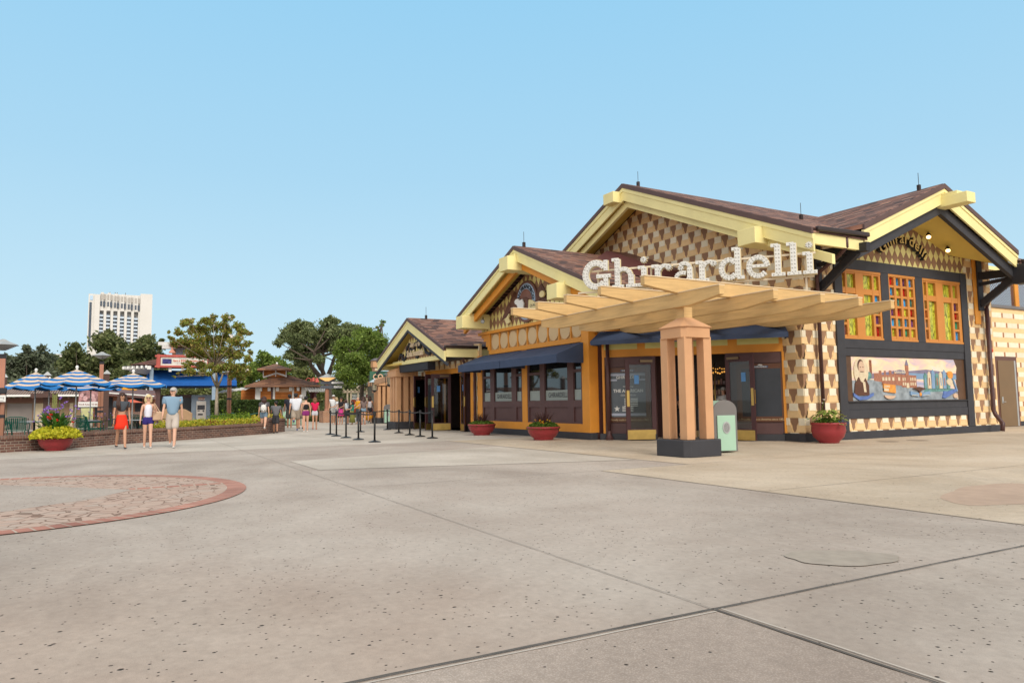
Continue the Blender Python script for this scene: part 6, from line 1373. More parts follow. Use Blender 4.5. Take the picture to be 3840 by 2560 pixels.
m.add(P,[(0,1,5,4),(1,2,5),(2,3,4,5),(3,0,4),(3,2,1,0)]); m.build('roof',roofmat('kiosk_tiles',[(.15,.06,.04),(.22,.09,.06),(.10,.045,.035)],.5,.3),ki)
m=MB(); P=[FK(XK(463),ZK(1378),.9),FK(XK(560),ZK(1376),1.0),FK(XK(575),ZK(1408),-.5),FK(XK(490),ZK(1398),.3)]; m.add(P,[(0,1,2,3)]); m.add([p+Vector((0,0,.03)) for p in P],[(3,2,1,0)]); m.build('soffit_panel',mat('grey_soffit',(.45,.46,.50),.6),ki)
for i in range(6): m=MB(); m.beam(FK(XK(462+i*17),ZK(1383-i),1.1),FK(XK(520+i*9),ZK(1388),-.6),.12,.2); m.build('rafter_tail',WHITE,ki)
m=MB(); m.fb(FK,XK(552),XK(566),ZK(1376+0),ZK(1388),.9,1.4); m.fb(FK,XK(631),XK(641),ZK(1396),ZK(1380),.9,1.3); m.fb(FK,XK(677),XK(687),ZK(1396),ZK(1380),.9,1.3); m.build('rafter_tail',WHITE,ki)
for a,c_ in ((560,574),(793,806)):
    m=MB(); m.fb(FK,XK(a),XK(c_),.9,ZK(1380),.35,.7); m.build('kiosk_post',PBL,ki)
    m=MB(); m.fb(FK,XK(a)-.03,XK(c_)+.03,0,1.15,.32,.74); m.build('post_plinth',mat('ochre_plinth',(.50,.30,.11),.6),ki)
m=MB(); m.fb(FK,XK(574),XK(600),0,ZK(1448),-1.5,.2); m.fb(FK,XK(600),XK(720),ZK(1490),ZK(1478),-2,-1.8); m.build('dark_frame',MAUVE,ki)
m=MB(); m.fb(FK,XK(600),XK(720),0,ZK(1490),-2,-1.9); m.build('shutter',mat('slate_shutter',(.07,.075,.085),.5),ki)
m=MB(); m.fb(FK,XK(718),XK(795),0,ZK(1480),-1.7,-.6); m.build('cash_machine_wall',mat('slate_blue_wall',(.16,.20,.25),.7),ki)
m=MB(); m.fb(FK,XK(737),XK(774),.1,ZK(1504),-.6,-.4); am=m.build('cash_machine',mat('steel_beige',(.42,.39,.36),.4,metal=.3),ki,bevel=.02)
m=MB(); m.fb(FK,XK(741),XK(769),ZK(1536),ZK(1519),-.4,-.38); m.fb(FK,XK(742),XK(750),ZK(1542),ZK(1539),-.4,-.38); m.fb(FK,XK(744),XK(762),ZK(1557),ZK(1551),-.4,-.37); m.prism(FK,disc(FK,XK(764),ZK(1541),.07,10),-.4,-.38); m.build('screen',BLK2,am)
m=MB(); m.fb(FK,XK(744),XK(768),ZK(1500),ZK(1489),-.6,-.57); sg=m.build('service_sign',mat('sign_red_brown',(.25,.10,.06),.5),ki); m=MB(); text(m,FK,'CASH 24',XK(756),ZK(1498),.14,.003,-.57); m.build('sign_lettering',WHITE,sg)
# sign board
m=MB(); m.fb(FK,XK(585),XK(775),ZK(1382),ZK(1335),1.3,1.4); sb=m.build('sign_board',mat('coral_red_frame',(.45,.09,.07),.6),ki)
m=MB(); m.fb(FK,XK(585)-.1,XK(775)+.1,ZK(1344),ZK(1337),1.4,1.5); m.fb(FK,XK(585)-.1,XK(775)+.1,ZK(1381),ZK(1374),1.4,1.5); m.fb(FK,XK(588),XK(599),ZK(1383),ZK(1334),1.4,1.52); m.build('sign_frame',MATS['coral_red_frame'],sb,bevel=.02)
m=MB(); m.fb(FK,XK(601),XK(772),ZK(1374),ZK(1344),1.4,1.42); m.build('sign_panel',mat('sign_cream',(.68,.65,.58),.5),sb)
m=MB(); m.fb(FK,XK(607),XK(641),ZK(1368),ZK(1350),1.42,1.43); m.build('card_picture',mat('card_navy',(.035,.035,.16),.4,.9,6),sb)
m=MB(); text(m,FK,'Earn a $200 statement credit',XK(705),ZK(1359.5),.20,.004,1.42,bold=.007,sx=.93); m.build('red_lettering',mat('sign_red',(.50,.07,.02),.5),sb)
m=MB(); text(m,FK,'Premier Rewards Card',XK(698),ZK(1353),.12,.004,1.42); text(m,FK,'after your first purchase. Take advantage today',XK(698),ZK(1368),.075,.004,1.42); m.fb(FK,XK(650),XK(765),ZK(1363.2),ZK(1362.4),1.42,1.424); m.build('dark_lettering',GREYM,sb)
# cupola
m=MB(); m.fb(FK,XK(640),XK(745),ZK(1340),ZK(1295),-2.6,-.9); m.build('cupola_wall',mat('tan_brown_wall',(.36,.20,.10),.6),ki)
for a in (654,695):
    m=MB()
    for i in range(9): m.beam(FK(XK(a),ZK(1330)+.07*i,-.84),FK(XK(a+35),ZK(1330)+.07*i,-.84),.05,.035)
    m.build('louvre',PBL,ki)
m=MB(); P=[FK(XK(600),ZK(1298),-.1),FK(XK(785),ZK(1298),-.1),FK(XK(785),ZK(1298),-3.4),FK(XK(600),ZK(1298),-3.4),FK(XK(692),ZK(1262),-1.7)]; m.add(P,[(0,1,4),(1,2,4),(2,3,4),(3,0,4),(3,2,1,0)]); m.build('cupola_roof',MATS['kiosk_tiles'],ki)
for a,z0 in ((590,1290),(605,1303)): m=MB(); m.beam(FK(XK(a),ZK(z0),.1),FK(XK(a+45),ZK(z0-3),-.6),.2,.26); m.build('rafter_tail',WHITE,ki)
m=MB(); m.lathe(FK(XK(641),ZK(1325),.3),[(.26,0),(.2,.12),(.06,.3),(.04,.9)],8); m.build('roof_bell',mat('copper_pink',(.60,.25,.17),.4,metal=.2),ki)
# covered cart in front of the kiosk
p=at(690,1560,52); d_=Vector((p.x,p.y,0)).normalized(); FT=frame((p.x,p.y,0),Vector((d_.y,-d_.x,0)),-d_)
t=thing('covered_cart','cart under a tan canvas cover between the blue shirted man and the cash machine','covered cart',(p.x,p.y,0)); m=MB(); m.prism(FT,[(-.7,0),(.5,0),(.5,.80),(.1,1.05),(-.2,1.12),(-.7,.7)],-1.0,.2); m.build('cover',mat('tan_tarpaulin',(.36,.23,.13),.8,.1,2,bump=.4,bscale=8),t,bevel=.05)
m=MB(); m.prism(FT,[(-1.4,0),(-.65,0),(-.5,1.0),(-.9,1.25),(-1.3,.95)],-1.2,-.1); m.build('cover_flap',MATS['tan_tarpaulin'],t,bevel=.05)
# green pipe railing
t=thing('railing','dark green pipe handrail rising over the flower bed','railing',(*gnd(800,1600)[:2],0)); m=MB()
pa=[at(785,1557,42),at(850,1551,43),at(874,1548,44),at(882,1556,44)]; m.tube(pa,.028,6); pa=[at(882,1563,43),at(925,1556,43.5),at(975,1547,44),at(1000,1543,44.5)]; m.tube(pa,.028,6); pa=[at(890,1568,43),at(930,1567,43.5),at(1000,1556,44.5)]; m.tube(pa,.028,6)
for x,y in ((918,1558),(800,1556)): q=at(x,y,43.3); m.tube([q,(q.x,q.y,.3)],.028,6)
m.build('rail',mat('dark_green_pipe',(.03,.11,.085),.4),t,smooth=True)

# ================================================================ tall timber lamp posts
def lamppost(lab,c,ztop,r,w_,bands,grp='timber lamp posts of the square',lit=False,zb=0.):
    c=Vector(c); t=thing('timber_lamp_post',lab,'lamp post',(c.x,c.y,zb),grp)
    zm=ztop-.75*r
    m=MB()
    for a in (-1,1):
        for b_ in (-1,1): m.box(c.x+a*w_*.3-w_*.21,c.x+a*w_*.3+w_*.21,c.y+b_*w_*.3-w_*.21,c.y+b_*w_*.3+w_*.21,zb,zm-1.1)
    m.box(c.x-w_*.3,c.x+w_*.3,c.y-w_*.3,c.y+w_*.3,zb,zm-1.1); m.build('lower_shaft',COPPER,t)
    m=MB(); m.box(c.x-w_*.38,c.x+w_*.38,c.y-w_*.38,c.y+w_*.38,zm-1.1,zm-.1); m.build('upper_shaft',mat('salmon_post',(.45,.20,.13),.5),t)
    m=MB(); m.box(c.x-w_*.62,c.x+w_*.62,c.y-w_*.62,c.y+w_*.62,zm-1.2,zm-1.05); m.box(c.x-w_*.42,c.x+w_*.42,c.y-w_*.42,c.y+w_*.42,zm-.12,zm+.02)
    for z in bands: m.box(c.x-w_*.56,c.x+w_*.56,c.y-w_*.56,c.y+w_*.56,z-.05,z+.05)
    m.build('iron_band',BLK2,t); lampcap(t,Vector((c.x,c.y,zm+.3)),r,lit); return t
q=at(2,1500,28); lp=lamppost('tall timber lamp post cut by the left edge of the photo',(q.x,q.y,0),at(2,1277,28).z-.1,.46,.23,[1.75,1.0])
d_=Vector((q.x,q.y,0)).normalized(); FL=frame((q.x,q.y,0),Vector((d_.y,-d_.x,0)),-d_); m=MB(); m.fb(FL,-.4,.13,1.45,1.66,.2,.23); sg=m.build('notice_board',WHITE,lp); m=MB(); text(m,FL,'No Smoking',-.12,1.56,.085,.002,.23); text(m,FL,'Beyond This Point',-.14,1.47,.06,.002,.23); m.build('notice_lettering',BLK,sg)
q=at(377,1500,41); lp2=lamppost('timber lamp post carrying the picture banner among the striped parasols',(q.x,q.y,0),at(382,1327,41).z-.05,.45,.23,[2.2,1.05])
d_=Vector((q.x,q.y,0)).normalized(); FL=frame((q.x,q.y,0),Vector((d_.y,-d_.x,0)),-d_); k=41/FPX*COS2(377)
m=MB(); m.fb(FL,(296-377)*k,(367-377)*k,at(340,1508,41).z,at(340,1464,41).z,.1,.13); sg=m.build('banner_picture',mat('banner_photo',(.33,.17,.17),.5,.95,5),lp2)
m=MB(); m.fb(FL,(295-377)*k,(367-377)*k,at(340,1525,41).z,at(340,1506,41).z,.105,.14); m.build('banner_panel',WHITE,sg)
m=MB(); text(m,FL,'YOUR PLACE TO BE',(331-377)*k,at(340,1519,41).z,.11,.003,.14,bold=.003,sx=.8); m.build('banner_lettering',mat('banner_ink',(.25,.08,.06),.5),sg)
m=MB(); m.beam(FL(-1.0,1.25,.1),FL(.15,1.25,.1),.05,.05); m.beam(FL(-1.0,2.1,.1),FL(.15,2.1,.1),.05,.05); m.build('banner_arm',BLK2,lp2)
for i,(dx,dz,w_,h_) in enumerate(((-.8,1.85,.13,.2),(-.65,1.7,.16,.25),(-.35,1.8,.17,.25),(-.28,1.62,.14,.2))): m=MB(); m.prism(FL,disc(FL,dx,dz,w_/1.6,10,h_/2),.13,.135); m.build('banner_figure',mat('banner_pink',(.62,.38,.38),.5,.4,9),sg)
q=at(858,1560,40); lamppost('slim timber lamp post standing in the flower bed right of the crape myrtle',(q.x,q.y,.3),4.6,.4,.19,[2.25,1.6,.42],zb=.3)
def tpost(lab,x,ytop,d,w_,grp='dark timber posts behind the parasols'):
    q=at(x,ytop,d); t=thing('timber_post',lab,'post',(q.x,q.y,0),grp); m=MB(); m.box(q.x-w_,q.x+w_,q.y-w_,q.y+w_,0,q.z); m.build('shaft',DKWOOD,t); m=MB(); m.lathe((q.x,q.y,q.z),[(w_*1.9,0),(w_*1.9,.03),(.02,.22)],4,a0=PI/4); m.build('post_cap',GALV,t); return t
tpost('dark timber post with a pale cap between the first and second parasols',178,1408,46,.135); tpost('dark timber post with a pale cap right of the banner lamp post',401,1402,46,.135); tpost('short dark post at the far left behind the lamp post',18,1415,48,.1)
m=MB(); q=at(196,1482,45.5); m.beam(q-rt*1.0,q+rt*.15,.5,.22); tag(m.build('beam_end',DKWOOD),'dark square beam end beside the capped timber post','beam')

# ================================================================ low restaurant building
rd=52; rc,U_,n_,XR,ZR=screen_plane(150,rd); FR=frame(rc,U_,n_)
rb=thing('low_building','long low brown building with a shallow tiled roof behind the parasols','building',(rc.x,rc.y,0))
m=MB(); m.fb(FR,XR(-120),XR(305),0,ZR(1490),-4,0); m.build('wall',mat('ochre_brown_wall',(.26,.17,.105),.7,.12,1),rb)
m=MB(); m.fb(FR,XR(-120),XR(305),ZR(1508),ZR(1490),0,.12); m.build('timber_beam',mat('red_brown_timber',(.15,.07,.045),.6),rb)
m=MB(); P=[FR(XR(-140),ZR(1480),.9),FR(XR(312),ZR(1480),.9),FR(XR(312),ZR(1450),-3),FR(XR(-140),ZR(1450),-3)]; m.add(P+[p-Vector((0,0,.1)) for p in P],[(0,1,2,3),(7,6,5,4),(0,4,5,1),(1,5,6,2)]); m.build('roof',roofmat('weathered_tiles',[(.22,.15,.12),(.32,.23,.18),(.26,.19,.16)],.4,.13),rb)
m=MB(); m.fb(FR,XR(-140),XR(312),ZR(1487),ZR(1480),.88,.98); m.build('fascia',WHITE,rb)
for px in range(-100,310,44): m=MB(); m.fb(FR,XR(px),XR(px+6),ZR(1494),ZR(1486),0,.85); m.build('rafter',MATS['red_brown_timber'],rb)
m=MB(); m.fb(FR,XR(28),XR(122),0,ZR(1512),0,.05); m.build('shutter',mat('warm_grey_shutter',(.20,.175,.16),.6,.1),rb)
for a,c_ in ((12,25),(128,165),(262,275)): m=MB(); m.fb(FR,XR(a),XR(c_),0,ZR(1512),0,.06); m.build('cream_pier',mat('cream_stucco',(.50,.42,.28),.7),rb)
m=MB(); m.fb(FR,XR(13),XR(24),ZR(1528),ZR(1516),.06,.2); m.build('wall_light',mat('sconce_cream',(.6,.5,.3),.5),rb)
# second low building between the parasols and the kiosk
rc2=at(500,1520,54); d_=Vector((rc2.x,rc2.y,0)).normalized(); FR2=frame((rc2.x,rc2.y,0),Vector((d_.y,-d_.x,0)),-d_); k4=54/FPX
r2=thing('low_building','brown low building with a white edged roof between the parasols and the kiosk','building',(rc2.x,rc2.y,0))
m=MB(); m.fb(FR2,-2.3,1.3,0,2.1,-3,0); m.build('wall',mat('terracotta_wall',(.33,.14,.08),.7),r2)
m=MB(); P=[FR2(-2.5,2.3,1.2),FR2(1.3,1.95,1.0),FR2(1.3,2.4,-3),FR2(-2.5,2.7,-3)]; m.add(P+[p-Vector((0,0,.2)) for p in P],[(0,1,2,3),(7,6,5,4),(0,4,5,1),(1,5,6,2),(3,7,4,0)]); m.build('roof',mat('plum_fascia',(.15,.08,.075),.6),r2)
m=MB(); m.beam(FR2(-2.0,2.22,1.22),FR2(1.2,1.94,1.04),.03,.07); m.build('white_edge',WHITE,r2)
for u_ in (-.75,.72,): m=MB(); m.fb(FR2,u_,u_+.14,0,2.1,.9,1.0); m.build('white_post',WHITE,r2)
m=MB(); m.fb(FR2,-2.2,-1.2,0,1.9,0,.05); m.fb(FR2,.1,.5,0,1.9,0,.05); m.build('doorway',BLK2,r2)
m=MB(); m.fb(FR2,-.5,.9,0,.95,1.1,1.4); m.build('brick_counter',BRICK,r2)
q=at(495,1509,50); t=thing('red_parasol','small red parasol in front of the brown low building','parasol',(q.x,q.y,0)); m=MB(); m.lathe((q.x,q.y,q.z),[(.62,0),(.3,.1),(.02,.2)],8); m.build('canopy',mat('coral_canvas',(.60,.12,.06),.7),t); m=MB(); m.tube([(q.x,q.y,0),(q.x,q.y,q.z+.1)],.02,6); m.build('pole',GALV,t)
q=at(494,1460,56); d_=Vector((q.x,q.y,0)).normalized(); FY=frame(q,Vector((d_.y,-d_.x,0)),-d_); t=thing('yellow_sign','yellow box sign with a wedge shaped arm above the low brown roof','sign',(q.x,q.y,0)); m=MB(); m.fb(FY,-.25,.25,-.2,.25,-.1,.1); m.fb(FY,.28,.32,-2,.2,-.1,0); m.build('sign_box',mat('signal_yellow',(.75,.36,.02),.5),t); m=MB(); m.prism(FY,[(-.9,-.2),(-.25,-.2),(-.25,.22),(-.5,.15)],-.05,.05); m.build('sign_arm',MATS['signal_yellow'],t); m=MB(); text(m,FY,'TO GO',0,.04,.15,.004,.1,bold=.004); m.fb(FY,-.15,.15,-.15,-.02,.1,.11); m.build('sign_lettering',BLK,t)
q=at(400,1420,95); t=thing('canopy_building','distant building with a pale olive curved roof behind the parasols','building',(q.x,q.y,0)); d_=Vector((q.x,q.y,0)).normalized(); FO=frame((q.x,q.y,0),Vector((d_.y,-d_.x,0)),-d_); k=95/FPX
zt_=at(340,1396,95).z; zb_=at(450,1424,95).z
m=MB(); m.prism(FO,[(-2.4,0),(1.3,0),(1.3,zb_),(.5,zb_+.35),(-.4,zt_-.15),(-1.5,zt_),(-2.4,zt_-.5)],-6,0); m.build('roof',mat('pale_olive_roof',(.48,.48,.24),.5),t)
m=MB(); m.tube([FO(-1.4,zt_-.1,.1),FO(-1.35,zt_+1.1,.1)],.04,4); m.tube([FO(.9,zb_,.1),FO(.93,zb_+1.1,.1)],.04,4); m.build('roof_mast',WHITE,t)
# iron fence
def fence(name,lab,pts,z0,h,sp=.17):
    t=thing(name,lab,'fence',(pts[0][0],pts[0][1],z0)); m=MB(); r_=MB()
    for i in range(len(pts)-1):
        a=Vector((*pts[i],z0));b_=Vector((*pts[i+1],z0)); L=(b_-a).length; n_=int(L/sp)
        for zz in (.12,h-.1): r_.beam(a+Vector((0,0,zz)),b_+Vector((0,0,zz)),.03,.03)
        for j in range(n_):
            p=a.lerp(b_,j/n_); m.beam(p,p+Vector((0,0,h)),.018,.018); m.ell(p+Vector((0,0,h+.03)),.022,.022,.035,6,4)
    pk=m.build('pickets',PLASBLK,t); pk['kind']='stuff'; r_.build('rails',PLASBLK,t)
q0=at(-40,1590,35);q1=at(300,1590,35);q2=at(620,1590,36.5)
fence('iron_fence','black iron picket fence with ball tips behind the terrace tables',[(q0.x,q0.y),(q1.x,q1.y),(q2.x,q2.y)],.16,at(300,1566,35).z-.2)

# ================================================================ terrace furniture
BEI=mat('beige_canvas',(.60,.47,.36),.8,.06,3); BLUC=mat('cobalt_canvas',(.012,.15,.42),.75,.1,3)
GPA='striped parasols of the terrace'
def parasol(lab,px,py,d,zr,za,r=1.46,rot=0.):
    q=at(px,py,d); c=Vector((q.x,q.y,0)); t=thing('striped_parasol',lab,'parasol',(c.x,c.y,0),GPA)
    m=MB(); m.lathe(c,[(.024,.0),(.024,za-.05)],10); m.build('pole',GALV,t,smooth=True); m=MB(); m.lathe(c,[(.28,.0),(.28,.06),(.05,.1)],16); m.build('base',GREYM,t)
    m=MB(); rings=[(0,0),(.20,1),(.32,0),(.44,1),(.56,0),(.68,1),(.80,0),(.90,1),(1.0,None)]; n=8; sub=4; V=[]
    for (f,_) in rings:
        for j in range(n*sub):
            s_=(j%sub)/sub; a=2*PI*(j//sub)/n+rot; a2=a+2*PI/n; p=Vector((math.cos(a),math.sin(a),0)).lerp(Vector((math.cos(a2),math.sin(a2),0)),s_)*r*f
            sag=.055*f*4*s_*(1-s_); z=za-(za-zr)*(f**1.08)-sag*(1.6 if f==1.0 else .8) ; V.append((c.x+p.x,c.y+p.y,z))
    N=n*sub
    for i in range(len(rings)-1):
        m.mi=rings[i][1] if rings[i][1] is not None else 0
        fs=[(i*N+(j+1)%N,i*N+j,(i+1)*N+j,(i+1)*N+(j+1)%N) for j in range(N)]; o_=len(m.v); m.f+=fs; m.m+=[m.mi]*len(fs)
    m.v=[tuple(v) for v in V]; o=m.build('canopy',[BEI,BLUC],t); md=o.modifiers.new('thick','SOLIDIFY'); md.thickness=.006
    m=MB()
    for j in range(n): a=2*PI*j/n+rot; m.tube([c+Vector((math.cos(a)*r*.98,math.sin(a)*r*.98,zr+.01)),c+Vector((0,0,za-.08))],.008,4)
    m.build('ribs',GALV,t); m=MB(); m.lathe(c+Vector((0,0,za-.02)),[(.05,0),(.03,.05),(.05,.08),(.052,.11),(.03,.15),(.01,.16)],10); m.build('finial',WHITE,t,smooth=True)
for lb,px,ap,rim,d,rp,rot in (('striped parasol at the far left of the terrace',133,1395,1452,31,126,.2),('striped parasol in the middle with the highest top',287,1385,1439,28.6,146,.5),('striped parasol nearest to the kiosk',499,1399,1446,28.8,138,.3),('lower striped parasol half hidden behind the middle and right ones',341,1424,1458,35,120,.1),('striped parasol mostly hidden behind the one at the far left',185,1425,1457,37,105,.6)):
    parasol(lb,px,rim,d,at(px,rim,d).z,at(px,ap,d).z,rp*d/FPX*COS2(px),rot)
GRN=mat('dark_green_metal',(.012,.11,.075),.4,.1,3)
chair0=thing('terrace_chair','x','chair',(0,0,0),'green metal terrace chairs')
m=MB(); 
for i in range(9): m.beam((-.22+i*.055,-.22,.44),(-.22+i*.055,.22,.44),.03,.015)
m.tube([(-.25,-.23,.44),(.25,-.23,.44),(.25,.24,.44),(-.25,.24,.44),(-.25,-.23,.44)],.014,6); m.build('seat',GRN,chair0)
m=MB()
for i in range(9): m.beam((-.22+i*.055,.24,.48),(-.25+i*.062,.36,.86),.034,.012,up=(0,1,0))
m.tube([(-.27,.24,.44),(-.3,.36,.86),(-.15,.40,.9),(.15,.40,.9),(.3,.36,.86),(.27,.24,.44)],.016,6); m.build('backrest',GRN,chair0)
for sx in (-1,1):
    for sy in (-1,1): m=MB(); m.tube([(sx*.24,sy*.22,.44),(sx*.27,sy*.27,0)],.015,6); m.build('leg',GRN,chair0)
    m=MB(); m.tube([(sx*.27,.3,.66),(sx*.29,.0,.68),(sx*.28,-.2,.66),(sx*.25,-.23,.44)],.016,6); m.build('armrest',GRN,chair0)
ck=[(68,1620,29.5,200,'green metal chair at the left table, its back to the square'),(335,1612,29.0,160,'green metal chair right of the flower planter, back to the square'),(360,1605,30.2,120,'green metal chair beside the other one right of the planter'),(528,1605,29.6,170,'green metal chair seen between the two women'),(5,1610,33,90,'green metal chair cut by the left edge of the photo')]
camdir=math.atan2(cf[1],cf[0])
for i,(x,y,d,r_,lb) in enumerate(ck):
    q=at(x,y,d); o=chair0 if i==0 else copy_tree(chair0); o['label']=lb; o.location=(q.x,q.y,.06); o.rotation_euler=(0,0,camdir-PI/2+R(r_))
tb0=thing('terrace_table','x','table',(0,0,0),'round grey terrace tables'); m=MB(); m.lathe((0,0,.70),[(.45,0),(.46,.01),(.45,.025),(.01,.03)],28); m.build('tabletop',GREYM if False else mat('pale_grey_tabletop',(.42,.44,.47),.4),tb0); m=MB(); m.lathe((0,0,0),[(.04,.0),(.035,.7)],8); m.build('leg',PLASBLK,tb0); m=MB(); m.lathe((0,0,0),[(.27,0),(.26,.02),(.05,.05)],16); m.build('foot',PLASBLK,tb0)
for i,(x,y,d,lb) in enumerate(((128,1600,30.5,'round table under the far left parasol'),(320,1600,29.6,'round table right of the flower planter'),(515,1600,29.2,'round table behind the two women'))):
    q=at(x,y,d); o=tb0 if i==0 else copy_tree(tb0); o['label']=lb; o.location=(q.x,q.y,.06)
# ruellia behind the fence (loose tall flowers)
t=thing('flower_clump','loose purple flowering clump by the terrace fence','plant',(*at(400,1600,34.5)[:2],0)); fl=[];st=MB()
for i in range(26):
    q=at(random.uniform(290,470),1560+random.uniform(-22,30),33.8+random.random()); fl.append(q); st.tube([(q.x,q.y,.1),(q.x+.03,q.y,q.z)],.006,4)
flowers(t,fl,.045,VI,'violet_flowers'); st.build('stems',CAN,t)

# ================================================================ far end: pergola, map board
q,U_,n_,XE,ZE=screen_plane(1345,70); FE=frame(q,U_,n_); t=thing('far_pergola','weathered far pergola with white louvred panels beyond the crowd','pergola',(q.x,q.y,0))
PW=mat('weathered_cream_timber',(.48,.40,.29),.7,.15,3)
for a in (1300,1313,1340,1375,1400,1415): m=MB(); m.fb(FE,XE(a),XE(a+6),0,ZE(1465),0,.15); m.build('post',PW,t)
m=MB(); m.fb(FE,XE(1285),XE(1425),ZE(1472),ZE(1464),-.1,.2); m.build('lintel',PW,t)
for a in range(1288,1425,14): m=MB(); m.fb(FE,XE(a),XE(a+4),ZE(1464),ZE(1459),-2,.5); m.build('rafter',PW,t)
for a in range(1340,1415,12): m=MB(); m.beam(FE(XE(a),ZE(1455),.3),FE(XE(a+9),ZE(1446),-.3),.15,.14); m.build('roof_slat',PW,t)
m=MB()
for z in np.arange(1.2,2.4,.13): m.fb(FE,XE(1320),XE(1375),z,z+.05,.02,.06)
m.build('louvre',mat('white_louvre',(.6,.62,.63),.6),t)
m=MB(); m.fb(FE,XE(1290),XE(1380),0,1.15,-.2,-.1); m.fb(FE,XE(1380),XE(1430),0,3,-.6,-.4); m.build('back_wall',mat('dim_brown_wall',(.13,.085,.06),.7,.2,1),t)
m=MB(); P=[FE(XE(1345),ZE(1440),1),FE(XE(1440),ZE(1440),1),FE(XE(1440),ZE(1425),-3),FE(XE(1365),ZE(1425),-3)]; m.add(P+[p-Vector((0,0,.15)) for p in P],[(0,1,2,3),(7,6,5,4),(0,4,5,1),(3,7,4,0)]); m.build('roof',mat('slate_metal_roof',(.07,.07,.08),.5),t)
q=at(1392,1550,58); d_=Vector((q.x,q.y,0)).normalized(); FMB=frame((q.x,q.y,0),Vector((d_.y,-d_.x,0)),-d_); t=thing('map_board','cream directory board with a maroon header at the far end of the walk','notice board',(q.x,q.y,0))
m=MB(); m.fb(FMB,-.42,.42,.0,2.15,-.1,0); m.build('board',mat('board_cream',(.62,.52,.36),.5),t); m=MB(); m.fb(FMB,-.40,.40,1.75,2.0,0,.02); m.build('header',mat('board_maroon',(.16,.03,.03),.5),t); m=MB(); text(m,FMB,'DIRECTORY',0,1.82,.11,.003,.021); m.build('header_lettering',WHITE,t)
m=MB(); [m.fb(FMB,a,a+.13,z,z+.13,0,.01) for a in (-.3,-.05,.2) for z in (.5,.8,1.1,1.4)]; m.build('map_pictures',mat('map_prints',(.30,.2,.12),.5,.9,9),t)
q=at(1325,1550,60); m=MB(); m.box(q.x-.35,q.x+.35,q.y-.1,q.y+.1,.5,1.6); tag(m.build('poster_stand',mat('poster_red',(.42,.07,.03),.5,.6,4)),'red poster on a stand behind the man in yellow','poster stand')
